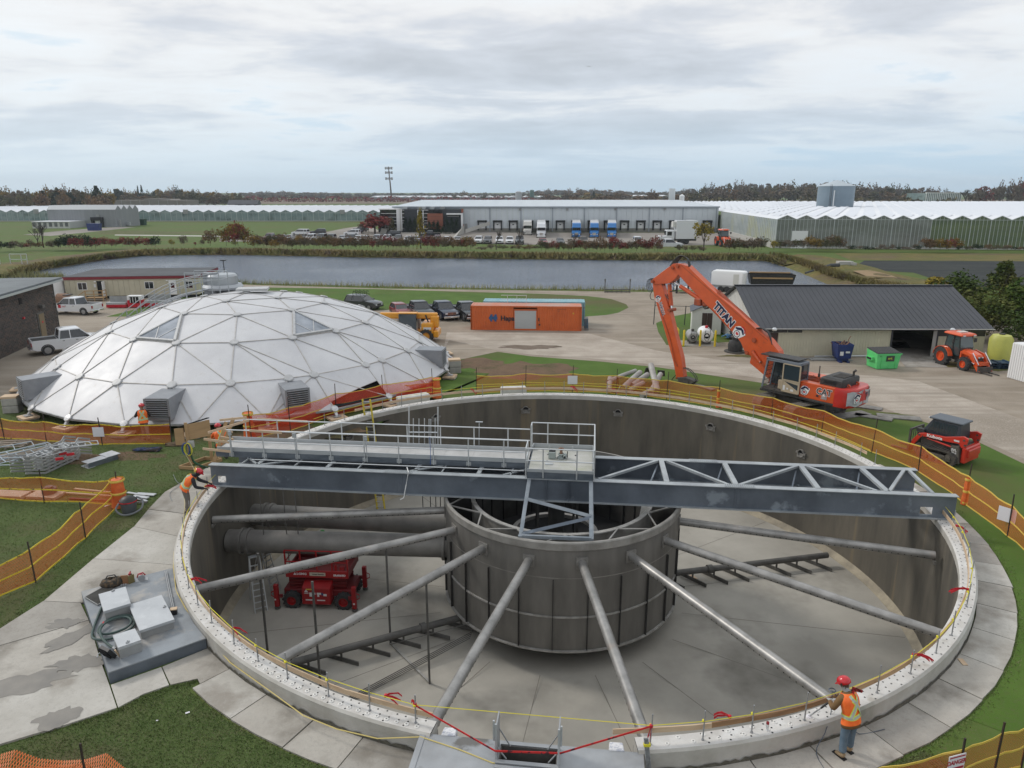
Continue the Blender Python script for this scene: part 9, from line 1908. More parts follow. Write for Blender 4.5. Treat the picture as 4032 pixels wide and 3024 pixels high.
for k in RG(nb):
 x=XL+k*sp
 if bay0 is None:
  mb=MB().poly([(x,GD,.35),(x+sp,GD,.35),(x+sp,GD,EV),(x+sp/2,GD,RG_),(x,GD,EV)]);gl_=mb.mk('glass_front',d1,lg_,wo=1,fx=0)
  mb=MB().add([(x,GD-.05,EV),(x+sp/2,GD-.05,RG_),(x+sp,GD-.05,EV),(x,GD+125,EV),(x+sp/2,GD+125,RG_),(x+sp,GD+125,EV)],[(0,1,4,3),(1,2,5,4)]);rf_=mb.mk('roof_bay',dG,lg_,wo=1,fx=0)
  mb=MB().be((x,GD-.06,.3),(x,GD-.06,EV),.12,.12).be((x+sp/2,GD-.06,.3),(x+sp/2,GD-.06,RG_),.07,.07).be((x,GD-.06,EV),(x+sp,GD-.06,EV),.1,.12).be((x,GD-.08,EV),(x+sp/2,GD-.08,RG_),.1,.12).be((x+sp/2,GD-.08,RG_),(x+sp,GD-.08,EV),.1,.12).be((x,GD-.05,EV-.6),(x+sp,GD-.05,EV-.6),.05,.06);fr0=mb.mk('bay_frame',fq,lg_,wo=1);bay0=(gl_,rf_,fr0)
 else:
  for o in bay0:c=o.copy();LK(c);c.parent=lg_;c.location=(k*sp,0,0)
for xz in(Za(315,425),Za(1617,428),Zb(770,430)):
 p=VY(xz,GD-.3);bx('fan_box',(p.x-1.,GD-.6,p.z-.9),(p.x+1.,GD-.1,p.z+.9),bQ,lg_)
gC=V0((60.4,168.4,0));GE,GR_=6.45,7.35;sp2=(158/2.212/3.9375)/722*167*1.;nb2=46;slope_=-.085
rg_=bd('greenhouse','tall glass greenhouse with whitened ridged roof filling the right distance','greenhouse',gC,math.atan2(163.31-168.41,113.88-60.37))
GLen=255
bx('base_wall',(0,-.1,-.1),(nb2*sp2,.15,.35),bX,rg_,wd=False)
fu=M('clear_greenhouse_glass',(.17,.18,.17),(.25,.265,.25),bc=.35,ba=.08,spec=1.,bH=(.25,1,.9),lo=.4,hi=.6,c3=(.3,.32,.31),by=.25,lo3=.6,hi3=.68,bG=.5);fv=M('field_reflection_glass',(.105,.14,.085),(.15,.185,.095),bc=.45,ba=.1,spec=1.,bH=(.12,1,1.2),c3=(.12,.13,.11),by=.3,lo3=.52,hi3=.66,cS=(.1,1,1.6))  # right-hand panes: reflection of the green field painted into the colour
b0=None
for k in RG(nb2):
 x=k*sp2
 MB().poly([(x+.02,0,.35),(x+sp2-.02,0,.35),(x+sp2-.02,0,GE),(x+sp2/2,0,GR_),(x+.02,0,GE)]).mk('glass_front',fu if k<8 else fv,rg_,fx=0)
 if b0 is None:
  mb=MB();nseg=9
  for j in RG(nseg):
   ya=GLen*j/nseg;yb=GLen*(j+1)/nseg;mb.add([(x,ya,GE),(x+sp2/2,ya,GR_),(x+sp2,ya,GE),(x,yb,GE),(x+sp2/2,yb,GR_),(x+sp2,yb,GE)],[(0,1,4,3),(1,2,5,4)])
  rf=mb.mk('roof_bay',dG,rg_,fx=0)
  mb=MB()
  for j in RG(22):mb.add([(x+sp2*.3,4+11.5*j,GE+(GR_-GE)*.6+.03),(x+sp2*.5,4+11.5*j,GR_+.28),(x+sp2*.5,11+11.5*j,GR_+.28),(x+sp2*.3,11+11.5*j,GE+(GR_-GE)*.6+.03)],[(0,1,2,3)])
  vt=mb.mk('roof_vent',M('vent_white',(.62,.65,.7),ba=.5),rg_,fx=0,bj='stuff')
  mb=MB().be((x,-.07,.3),(x,-.07,GE),.13,.13).be((x,-.07,GE),(x+sp2,-.07,GE),.08,.1).be((x,-.08,GE),(x+sp2/2,-.08,GR_),.1,.14).be((x+sp2/2,-.08,GR_),(x+sp2,-.08,GE),.1,.14);fr=mb.mk('bay_frame',M('frame_light',(.5,.53,.53),ba=.5),rg_)
  mb=MB();
  mb.be((x,-.05,.3),(x,-.05,GR_-.1),.07,.07);mu=mb.mk('mullion',MATS['frame_light'],rg_);mu.location=(sp2*.2,0,0);mu.scale=(1,1,.92);b0=(rf,vt,fr)
 else:
  for o in b0:c=o.copy();LK(c);c.parent=rg_;c.location=(x,0,0)
 for j,f_ in((1,.2),(2,.4),(3,.6),(4,.8)):
  if k==0 and j==1:continue
  c=mu.copy();LK(c);c.parent=rg_;c.location=(x+sp2*f_,0,0);c.scale=(1,1,.92 if j in(1,4)else .97)
sA=gC;sB=V0((66.5,236,0));sd=(sB-sA);mb=MB();n=40
sw=rg_
mb.poly([sA+V0((-.03,0,1.)),sB+V0((-.03,0,1.)),sB+V0((-.03,0,GE)),sA+V0((-.03,0,GE))]);mb.mk('glass_side',M('side_glass',(.42,.46,.45),(.3,.35,.35),bc=.3,ba=.25,spec=1,bH=(1,.2,2),c3=(.4,.42,.28),by=.1,lo3=.5,hi3=.6),sw,wo=1,fx=0)
for k in RG(n):p=le(sA,sB,k/n);bx('side_mullion',(p.x-.12,p.y,.9),(p.x-.05,p.y+.12,GE),MATS['frame_light'],sw)
MB().extr([sA+V0((-.6,0,0)),sB+V0((-.6,0,0)),sB+V0((-.6,0,1.15)),sA+V0((-.6,0,1.15))],(.5,0,0)).mk('plinth_wall',bX,sw,wo=1)
p0=rg_;mb=MB();x0=WM[rg_.name].inverted()@VY(Zd(203,600),167);x1=WM[rg_.name].inverted()@VY(Zd(350,600),166);mb.b2((x0.x,-.22,.0),(x1.x,-.12,3.9));d_=mb.mk('roller_door',bp,rg_);mb=MB();
for k in RG(4):mb.b2((x0.x+.2+k*.95,-.25,1.35),(x0.x+1.+k*.95,-.22,1.75))
mb.mk('door_pane',cH,d_,bj='stuff')
D=600;a=VY(Zd(1357,320),D);b=VY(Zd(1660,320),D);fg=bd('far_glasshouse','small white framed glasshouse before the wood at the right','greenhouse',(a.x,D,0))
zt=VY(Zd(1400,268),D).z;zb=max(0,VY(Zd(1400,322),D).z);bx('glass_box',(a.x,D,0),(b.x,D+30,zt),d1,fg)
for k in RG(20):x=a.x+(b.x-a.x)*k/19;bx('frame_post',(x-.2,D-.3,0),(x+.2,D,zt+.3),bp,fg)
bx('ridge',(a.x,D-.5,zt),(b.x,D+2,zt+.6),bp,fg)
for(n0,n1,yt,yb,D,be)in((Zb(1010,300),Zb(1560,300),290,312,1150,'distant white greenhouse roofs left of the tower'),(Zb(1560,300),Zb(2300,300),290,312,1100,'distant white greenhouse roofs right of the tower'),(Zc(0,295),Zc(330,295),290,300,1250,'thin distant white roofs by the far silos'),(Zc(1040,285),Zc(1400,285),283,291,1300,'thin distant white roofs before the low rise')):
 a=VY(n0,D);b=VY(n1,D);zt=VY((0,640+yt/2.212),D).z;h_=bd('distant_greenhouse',be,'greenhouse',(a.x,D,0),0,'white greenhouses on the horizon');bx('front_wall',(a.x,D,0),(b.x,D+3,max(zt-2.2,1)),d1,h_);mb=MB();n=max(4,int((b.x-a.x)/12))
 for k in RG(n):
  xa=a.x+(b.x-a.x)*k/n;xb=a.x+(b.x-a.x)*(k+1)/n;mb.add([(xa,D-1,max(zt-2.2,1)),((xa+xb)/2,D-1,zt),(xb,D-1,max(zt-2.2,1)),(xa,D+90,max(zt-2.2,1)),((xa+xb)/2,D+90,zt),(xb,D+90,max(zt-2.2,1))],[(0,1,4,3),(1,2,5,4),(0,2,1)])
 mb.mk('roof',dG,h_,wo=1,fx=0)
D=560;a=VY(Za(978,355),D);b=VY(Za(1625,355),D);wh=bd('far_warehouse','long low grey brown shed beyond the left greenhouse','building',(a.x,D,0));eq=M('shed_taupe',(.2,.18,.16),ba=.8);zt=VY(Za(1200,328),D).z
bx('wall',(a.x,D,0),(b.x,D+22,zt),eq,wh);bx('raised_part',(a.x+(b.x-a.x)*.42,D+1,zt),(a.x+(b.x-a.x)*.62,D+20,zt+1.2),eq,wh)
for k in RG(8):x=a.x+(b.x-a.x)*k/8;bx('seam',(x-.15,D-.15,0),(x+.15,D,zt),bQ,wh)
for(n,w_,hh,rf,wl,D,be)in((Za(1445,315),16,4.5,'roof_charcoal','shed_taupe',600,'dark roofed house behind the long grey shed'),(Za(1540,310),24,7,'shed_taupe','shed_taupe',610,'large brown house behind the long grey shed'),(Za(1795,315),15,5,'roof_grey','shed_white',640,'white house with grey roof among the far trees'),(Za(2110,345),22,6.5,'roof_charcoal','machine_black',560,'dark barn standing alone in the far field'),(Za(1665,348),12,2.8,'letter_white','letter_white',540,'white trailer beyond the left greenhouse'),(Za(1990,350),5,3.4,'letter_white','letter_white',530,'small white cabin in the far field')):
 p=VY(n,D);h_=bd('far_house',be,'house',(p.x,D,0));z1=hh*.55;mw=MATS[wl]if wl in MATS else bp;mr=MATS[rf]if rf in MATS else bU
 bx('wall',(p.x-w_/2,D,0),(p.x+w_/2,D+8,z1),mw,h_);MB().extr([(p.x-w_/2-.5,D-.5,z1),(p.x-w_/2-.5,D+8.5,z1),(p.x-w_/2-.5,D+4,hh)],(w_+1,0,0)).mk('roof',mr,h_,wo=1)
D=1000
for(xa,xb,yt,yb,mt,D,be,cone)in((65,120,257,316,'slat_grey',880,'grey steel silo left of the dock building chimneys',1),(190,228,243,283,'poly_green',1150,'green domed silo in the distance',1)):
 if mt=='poly_green':M('poly_green',(.03,.1,.08),ba=.6)
 a=VY(Zc(xa,yb),D);b=VY(Zc(xb,yb),D);zt=VY(Zc(xa,yt),D).z;r_=(b.x-a.x)/2;s_=bd('silo',be,'silo',((a.x+b.x)/2,D,0));MB().la([(.001,0),(r_,0),(r_,zt),(r_*.5,zt+r_*.25),(.001,zt+r_*.3)],n=20).mk('silo_wall',MATS[mt],s_,sm=1)
D=900;q=G(Zb(1200,341));D=q.y;mt_=bd('radio_mast','tall brown monopole mast with two rings of antennas','mast',(q.x,D,0));zt=VY(Zb(1185,35),D).z
er=M('mast_brown',(.075,.055,.045),ba=.7);MB().tu([(q.x,D,0),(q.x-1,D,zt*.5),(q.x-2.5,D,zt)],1.25,10,r2=.5).mk('pole',er,mt_,wo=1)
BX((q.x-12,D-8,0),(q.x+6,D+4,2.6),'compound',bX,mt_,wo=1)
for zc,nn in((zt-2,10),(zt-7.5,12),(zt-15,12)):
 ring_=[V0((q.x-2.3+4.6*cos(t*PI/6),D+4.6*sin(t*PI/6),zc))for t in RG(12)];mb=MB().tu(ring_,.18,5,cT=True)
 for k in RG(0,12,3):mb.be(ring_[k],V0((q.x-2.3,D,zc)),.2,.2)
 mb.mk('antenna_ring',er,mt_,wo=1)
 for k in RG(12):MB().box(ring_[k],(.6,.35,3.2)).mk('antenna_panel',bQ,mt_,wo=1)
DY=237.;dl_=VY(Zb(1222,600),DY);dr_2=VY(Zc(1822,610),DY);cb=VY(Zc(900,385),DY).z;dk_=bd('dock_building','long pale grey warehouse with a row of truck loading docks','warehouse',(dl_.x,DY,0))
d2=M('dock_cladding',(.62,.66,.69),(.57,.61,.64),bc=.2,ba=.6,wo=1,bH=(2,1,.1));fx=M('dock_roof',(.52,.57,.61),(.47,.52,.56),bc=.1,ba=.5,wo=1,bH=(3,.2,1))
npn=60
for k in RG(npn):xa=dl_.x+(dr_2.x-dl_.x)*k/npn;xb=dl_.x+(dr_2.x-dl_.x)*(k+1)/npn;bx('wall_panel',(xa+.02,DY,1.2),(xb-.02,DY+.3,cb),d2,dk_)
bx('dock_base',(dl_.x,DY-.05,0),(dr_2.x,DY+.4,1.2),M('dock_concrete',(.3,.29,.26),(.2,.19,.165),bc=.3,ba=.9,wo=1),dk_)
bx('end_wall',(dr_2.x-.3,DY+.3,0),(dr_2.x,DY+70,cb),d2,dk_);bx('end_wall',(dl_.x,DY+.3,0),(dl_.x+.3,DY+70,cb),d2,dk_)
MB().add([(dl_.x-.4,DY-.5,cb+.1),(dr_2.x+.2,DY-.5,cb+.1),(dr_2.x+.2,DY+60,cb+1.5),(dl_.x+2,DY+60,cb+1.5)],[(0,1,2,3)]).mk('roof',fx,dk_,wo=1,fx=0)
bx('eave_trim',(dl_.x-.4,DY-.55,cb-.28),(dr_2.x+.2,DY-.45,cb+.12),M('trim_grey',(.3,.33,.37),ba=.5),dk_)
for n in(Zb(2055,0),Zc(113,0),Zc(388,0),Zc(665,0),Zc(945,0),Zc(1230,0),Zc(1520,0),Zc(1812,0)):x=VY((n[0],640+500/2.212),DY).x;bx('downpipe',(x-.14,DY-.2,.1),(x+.14,DY-.02,cb-.3),MATS['trim_grey'],dk_)
for n in(Zc(105,408),Zc(517,408),Zc(937,405),Zc(1367,403)):p=VY(n,DY);bx('wall_light',(p.x-.35,DY-.4,p.z-.35),(p.x+.35,DY-.05,p.z+.3),bQ,dk_)
dH=M('dock_seal_black',(.012,.012,.013),ba=.8)
docks=[Zb(1988,0)[0],Zb(2122,0)[0]]+[Zc(x,0)[0]for x in(46,181,317,455,592,732,872,1012,1154,1296,1440,1586,1732)]
for i,nx in EN(docks):
 p=VY((nx,640+560/2.212),DY);zt=VY((nx,640+503/2.212),DY).z;zb=VY((nx,640+605/2.212),DY).z;w_=2.1
 bx('dock_door',(p.x-1.02,DY-.1,1.15),(p.x+1.02,DY-.02,zt-.7),bp,dk_);bx('door_window',(p.x-.3,DY-.13,2.2),(p.x+.3,DY-.1,2.5),bD,dk_)
 for sx_ in(-1,1):bx('dock_seal',(p.x+sx_*1.22-.2,DY-.7,.6),(p.x+sx_*1.22+.2,DY-.05,zt),dH,dk_)
 bx('dock_hood',(p.x-1.5,DY-.8,zt-.55),(p.x+1.5,DY-.05,zt),dH,dk_)
hb_=bd('chimney_stack','cluster of silver chimneys behind the dock building roof','chimney',VY(Zc(1428,355),300));hb_.location.z=0;WM[hb_.name]=MT_(hb_.location)
zt=VY(Zc(1428,226),300).z
for k in RG(4):x=VY(Zc(1411+11*k,300),300).x;MB().tu([(x,300,0),(x,300,zt)],.55,10).mk('flue',bF,hb_,wo=1)
bx('flue_base',(VY(Zc(1400,350),300).x,299,0),(VY(Zc(1462,350),300).x,302,VY(Zc(1428,340),300).z),bP,hb_)
a=VY(Zc(1491,350),300);b=VY(Zc(1534,350),300);zt=VY(Zc(1512,288),300).z;mb=MB().la([(.01,0),((b.x-a.x)/2,0),((b.x-a.x)/2,zt),(.01,zt+.6)],((a.x+b.x)/2,300,0),18);so(mb,'white_tank',bp,'white upright tank beside the chimney stack','tank',((a.x+b.x)/2,300,0),wo=1,sm=1)
D=262;a=VY(Zd(478,350),D);b=VY(Zd(785,350),D);zt=VY(Zd(478,203),D).z;r_=(b.x-a.x)/2;st2=bd('storage_tank','large blue grey storage tank with shallow cone roof above the greenhouse','storage tank',((a.x+b.x)/2,D+r_,0))
es=M('tank_blue_grey',(.2,.26,.31),(.17,.225,.27),bc=.2,ba=.45,bq=.2);MB().la([(r_,0),(r_,zt)],n=48).mk('tank_wall',es,st2,sm=1,fx=0);MB().la([(r_+.15,zt-.1),(r_+.1,zt+.05),(.01,zt+2.1)],n=48).mk('cone_roof',M('roof_pale_blue',(.42,.48,.52),ba=.5),st2,sm=1,fx=0)
for k in RG(7):mb=MB();z=zt*(.42+.08*k);mb.la([(r_+.02,z),(r_+.06,z+.05),(r_+.02,z+.1)],n=48);mb.mk('hoop',es,st2)
mb=MB();q=math.radians(-118);mb.tu([((r_+.3)*cos(q),(r_+.3)*sin(q),0),((r_+.3)*cos(q),(r_+.3)*sin(q),zt-1.5)],.22,8);mb.mk('riser_pipe',bF,st2)
mb=MB();q=math.radians(-128)
for s_ in(-.25,.25):mb.be(((r_+.4)*cos(q)+s_,(r_+.4)*sin(q),0),((r_+.4)*cos(q)+s_,(r_+.4)*sin(q),zt+.5),.08,.08)
for k in RG(24):mb.be(((r_+.4)*cos(q)-.25,(r_+.4)*sin(q),.5*k+.3),((r_+.4)*cos(q)+.25,(r_+.4)*sin(q),.5*k+.3),.05,.05)
mb.mk('access_ladder',bi,st2)
Zx=zf(1400,700,4.424);OY=233.;ob=bd('office_building','two storey office with black glazing, dark brick, terracotta box and white frames','office building',(VY(Zx(440,900),OY).x,OY,0))
d3=M('dark_brick',(.048,.052,.06),(.032,.036,.042),bc=.6,ba=.8,bH=(1,1,6),wo=1);dI=M('terracotta_panel',(.27,.085,.045),(.23,.072,.04),bc=.3,ba=.6,wo=1);cN=M('office_glass',(.01,.014,.018),ba=.05,spec=1.)
def ox(x0,x1,y0,y1,dep,mat,nm,out=.0):a=VY(Zx(x0,y1),OY);b=VY(Zx(x1,y0),OY);return bx(nm,(a.x,OY-out,max(0,a.z)if y1<930 else 0),(b.x,OY+dep-out,b.z),mat,ob)
ox(440,745,548,930,3.8,cN,'glazing');ox(745,800,548,930,3.8,bQ,'side_wall');ox(800,1850,548,930,3.8,d3,'brick_body')
ox(410,748,536,556,4.5,bp,'white_frame',.7);ox(728,764,556,930,4.2,bp,'white_frame',.7);ox(765,806,545,925,3.5,cq,'side_wall',.1)
for y in(618,682,745,787):ox(440,728,y,y+7,.2,bp,'transom',.12)
for(x0,x1)in((806,846),(1090,1172),(1182,1268)):
 ox(x0,x1,562,895,.2,cN,'glazing',.08)
 for y in(560,620,684,745,785,882):ox(x0-2,x1+2,y,y+6,.2,bp,'transom',.16)
 ox(x0-4,x0,562,895,.2,bp,'mullion',.15)
ox(1268,1510,566,616,.2,cN,'glazing',.08);ox(1268,1524,622,890,2.,dI,'terracotta_box',1.6)
for y in(672,735,800,850):ox(1268,1524,y,y+3,.05,d3,'panel_joint',1.62)
ox(1590,1868,616,640,1.5,bp,'white_canopy',1.6);ox(1605,1795,646,668,.2,cN,'window',.1);ox(1600,1800,668,674,.3,bp,'sill',.2);ox(1845,1872,640,915,1.5,bp,'white_fin',1.6);ox(1845,1878,540,605,1.2,dI,'terracotta_strip',.8);ox(1855,1884,810,905,1.2,dI,'terracotta_strip',1.)
ox(398,606,752,786,2.5,dI,'entrance_canopy',2.5);ox(414,466,786,930,1.6,d3,'brick_pier',1.5);ox(470,600,812,930,.2,cN,'glazing',.2);ox(520,575,812,930,.15,bp,'entrance_door',.5);ox(530,566,822,915,.1,cN,'door_glass',.55);ox(1890,1936,806,905,.3,bQ,'service_door',-3.)
for(x0,x1,y0)in((810,885,510),(1065,1140,508),(1150,1205,508),(1290,1360,508),(1475,1540,508)):ox(x0,x1,y0,548,3,bQ if x0%2 else bP,'roof_unit',-1)
pw=bd('planter_wall','pale concrete planter walls and steps along the office front','wall',(VY(Zx(120,1000),229).x,229,0))
for x0,x1 in((120,438),(580,1700)):a=VY(Zx(x0,1000),229);b=VY(Zx(x1,1000),229);zt=VY(Zx(x0,953),229).z;bx('retaining_wall',(a.x,228.7,0),(b.x,229.1,zt),bX,pw);bx('planting_bed',(a.x,229.1,0),(b.x,232.5,zt-.05),df,pw)
for k in RG(4):a=VY(Zx(440,1000),229);b=VY(Zx(545,1000),229);bx('step',(a.x,227.5+.9*k,0),(b.x,232,.35*(k+1)),bX,pw)
rp_=bd('access_ramp','concrete ramp rising to the service door of the office','ramp',(VY(Zx(1690,1040),224).x,224,0))
A=G(Zx(1680,1045));B=G(Zx(1960,910));MB().extr([(A.x,A.y,0),(B.x,226.5,0),(B.x,226.5,2.4),(A.x+1,A.y,.3)],(0,4.5,0)).mk('ramp_body',bX,rp_,wo=1);MB().extr([(A.x+3.5,A.y+4.5,1.),(A.x+10,230.9,2.5),(A.x+10,230.9,3.6),(A.x+3.5,A.y+4.5,2.1)],(0,.3,0)).mk('ramp_parapet',bX,rp_,wo=1)
for i,(x,yt,yb,mt,D)in EN(((640,680,930,'olive',230),(875,695,915,'dark',231),(955,690,915,'dark',231),(1042,695,915,'dark',231),(1285,752,935,'dark',229.5),(1363,752,935,'dark',229.5),(1440,752,935,'dark',229.5),(1590,700,915,'dark',229.5),(1675,705,915,'dark',229.5),(1765,705,915,'dark',229.5),(1525,852,1012,'dark',226),(1620,846,1012,'dark',226))):
 a=VY(Zx(x,yb),D);b=VY(Zx(x,yt),D);be=['olive clipped column tree by the office entrance','dark column tree, first before the left brick wall','dark column tree, second before the left brick wall','dark column tree, third before the left brick wall','dark cypress at the left of the terracotta box','dark cypress before the middle of the terracotta box','dark cypress at the right of the terracotta box','dark column tree, first before the right brick wall','dark column tree, second before the right brick wall','dark column tree, third before the right brick wall','left of the two small cypresses below the planter wall','right of the two small cypresses below the planter wall'][i]
 tree(a.x,D,b.z,3.6 if i!=0 else 4.,'column',mt,be,'clipped column trees at the office',low=.0,trunk=False)
a=VY(Zx(335,905),226);b=VY(Zx(315,605),226);tree(a.x,226,b.z,12.5,'roundA','red','dark red maple at the left end of the office','',low=.18);a=VY(Zx(200,760),232);tree(a.x,234,5.2,3,'roundB','red','small red tree left of the maple',low=.3);a=VY(Zx(118,830),236);tree(a.x,236,3.2,3,'roundB','rust','tiny rusty sapling on the grass before the greenhouse',low=.3)
gb=bd('grey_building','grey clad building with small gabled end and a loading door','building',G(Za(1025,562)))
A=G(Za(1025,562));Cc=G(Za(1222,548));xl=VY(Za(430,560),A.y).x;zt=gz(A,Za(1005,410));et=M('grey_cladding',(.255,.265,.275),(.225,.235,.245),bc=.3,ba=.6,wo=1,bH=(3,3,.1))
n=26
for k in RG(n):xa=xl+(A.x-xl)*k/n;xb=xl+(A.x-xl)*(k+1)/n;bx('wall_panel',(xa+.02,A.y,0),(xb-.02,A.y+.3,zt),et,gb)
dd=Cc-A
for k in RG(4):
 p=A+dd*(k/4);q=A+dd*((k+1)/4);mid=(p+q)/2;MB().poly([p,q,q+V0((0,0,zt)),mid+V0((0,0,zt+1.5)),p+V0((0,0,zt))]).mk('gable_wall',et,gb,wo=1,fx=0)
 mb=MB();L2=V0((xl-A.x,0,0));mb.add([p+V0((0,0,zt)),mid+V0((0,0,zt+1.5)),q+V0((0,0,zt)),p+L2+V0((0,0,zt)),mid+L2+V0((0,0,zt+1.5)),q+L2+V0((0,0,zt))],[(0,1,4,3),(1,2,5,4)]);mb.mk('roof_bay',M('grey_roof',(.46,.48,.5),ba=.5),gb,wo=1,fx=0)
p=VY(Za(862,560),A.y);p2=VY(Za(835,560),A.y);p3=VY(Za(888,560),A.y);zd=gz(A,Za(862,505));bx('loading_door',(p2.x,A.y-.15,0),(p3.x,A.y,zd),bp,gb)
for x in(p2.x-.5,p3.x+.5):bx('dock_seal',(x-.4,A.y-1,0),(x+.4,A.y,zd+.8),dH,gb)
bx('dock_hood',(p2.x-1.,A.y-1.1,zd+.1),(p3.x+1.,A.y,zd+1.2),dH,gb);q=VY(Za(855,463),A.y);bx('wall_light',(q.x-.5,A.y-.5,q.z-.4),(q.x+.5,A.y,q.z+.4),bQ,gb)
q=A+dd*.12;bx('side_door',(q.x-.35,q.y-.7,0),(q.x+.5,q.y,2.6),bQ,gb);q=A+dd*.45;bx('wall_unit',(q.x,q.y-1.,.4),(q.x+1.2,q.y,1.6),bP,gb)
fbg=bd('fan_building','low white building with a row of large fans on its end','building',G(Za(285,573)))
B1=G(Za(285,573));B2=G(Za(610,573));B3=G(Za(780,560));zt2=gz(B1,Za(300,515));bx('wall',(B1.x,B1.y,0),(B2.x,B1.y+.3,zt2),cq,fbg)
MB().poly([B2,B3,B3+V0((0,0,zt2)),B2+V0((0,0,zt2))]).mk('side_wall',M('side_pale',(.42,.43,.43),ba=.6),fbg,wo=1,fx=0);MB().poly([B1+V0((-.5,-.5,zt2+.05)),B2+V0((0,-.5,zt2+.05)),B3+V0((0,0,zt2+.05)),B3+V0((-(B2.x-B1.x),0,zt2+.05))]).mk('roof',dG,fbg,wo=1,fx=0)
for k in RG(7):x=B1.x+(B2.x-B1.x)*(k+.15)/6.9;bx('fan_opening',(x,B1.y-.2,.6),(x+(B2.x-B1.x)/6.9*.52,B1.y-.02,zt2-.3),M('fan_dark',(.09,.1,.1),(.2,.21,.2),bc=.8,ba=.6),fbg)
for n,be,mt in((Za(826,592),'dark blue dumpster on the far gravel track',dE),(Za(1238,545),'dark green bin at the end of the grey building',M('bin_green',(.01,.05,.03),ba=.6))):
 p=G(n);mb=MB();w_=3.6 if mt is dE else 2.6;mb.add([(-w_/2,-1,0),(w_/2,-1,0),(w_/2,1,0),(-w_/2,1,0),(-w_/2-.2,-1.1,2.3),(w_/2+.2,-1.1,2.3),(w_/2+.2,1.1,2.3),(-w_/2-.2,1.1,2.3)],[(0,3,2,1),(4,5,6,7),(0,1,5,4),(1,2,6,5),(2,3,7,6),(3,0,4,7)]);so(mb,'far_dumpster',mt,be,'dumpster',(p.x,p.y,.03))
protos={}
paints=dict(white=PW,black=PK,navy=PB,red=PR,silver=PG,charcoal=PD,maroon=PM,brown=PBR)
CARL={'white':'white','black':'black','navy':'dark blue','red':'red','silver':'silver','charcoal':'dark grey','maroon':'maroon','brown':'brown'}
def ev(bj,col,p,rz,be,grp,s=.98):
 k=(bj,)
 if k not in protos:protos[k]=(veh(bj,'parked_car',be,'car',p,rz,s,paints[col],grp,cj=1),paints[col]);return
 o,pc=protos[k];sw={pc:paints[col]};copy_tree(o,p,rz,be,grp,swap=sw if pc is not paints[col]else None)
kinds=['sedan','suv','sedan','suv','van','suv','pickup','sedan']
row=[(Zb(113,680),'maroon','suv'),(Zb(222,682),'maroon','sedan'),(Zb(290,684),'silver','sedan'),(Zb(395,686),'brown','suv'),(Zb(480,686),'white','suv'),(Zb(572,687),'charcoal','van'),(Zb(657,688),'charcoal','suv'),(Zb(755,689),'silver','sedan'),(Zb(835,690),'black','suv'),(Zb(893,690),'white','sedan'),(Zb(955,691),'silver','sedan'),(Zb(1060,693),'silver','suv'),(Zb(1145,694),'white','suv'),(Zb(1245,696),'charcoal','suv'),(Zb(1337,697),'white','sedan'),(Zb(1418,698),'silver','sedan'),(Zb(1505,699),'charcoal','sedan'),(Zb(1590,700),'maroon','suv'),(Zb(1675,701),'white','sedan'),(Zb(1770,702),'silver','sedan'),(Zb(1860,704),'black','sedan'),(Zb(1953,709),'white','suv'),(Zb(2035,710),'charcoal','suv'),(Zb(2137,711),'white','suv'),(Zc(15,713),'white','suv'),(Zc(103,715),'charcoal','pickup'),(Zc(308,720),'red','sedan'),(Zc(460,719),'charcoal','sedan'),(Zc(663,719),'brown','pickup'),(Zc(1140,717),'white','van')]
for i,(n,c,k)in EN(row):
 p=G(n);ev(k,c,(p.x,p.y+2.2,.03),R(-90)+ru(rr,-.06,.06),'%s car standing in the far parking row'%CARL[c],'cars in the far parking row',1.02)
for n,c,k,rz,be in((Zb(408,634),'white','van',2.9,'white van parked sideways at the left of the far lot'),(Zb(560,628),'charcoal','suv',3.3,'dark car behind the white van on the far lot'),(Zb(857,637),'white','suv',3.05,'white car nearest the red maple on the far lot'),(Zb(885,618),'navy','sedan',2.9,'blue car behind the white one near the red maple'),(Zb(930,602),'black','suv',2.8,'black car next to the red maple'),(Zb(1200,652),'black','van',3.2,'black van parked before the office steps'),(Zb(1532,655),'black','pickup',3.2,'black pickup parked before the terracotta box'),(Zc(1395,782),'white','pickup',.05,'white pickup standing among the shrubs of the far bank')):
 p=G(n);ev(k,c,(p.x,p.y,.85 if 'shrubs'in be else .03),rz,be,'cars scattered over the far lot',1.05)
fy=M('trailer_grey',(.46,.47,.48),ba=.5)
dJ=M('truck_blue',(.03,.2,.52),(.03,.17,.45),bc=1,ba=.35,coat=.3)
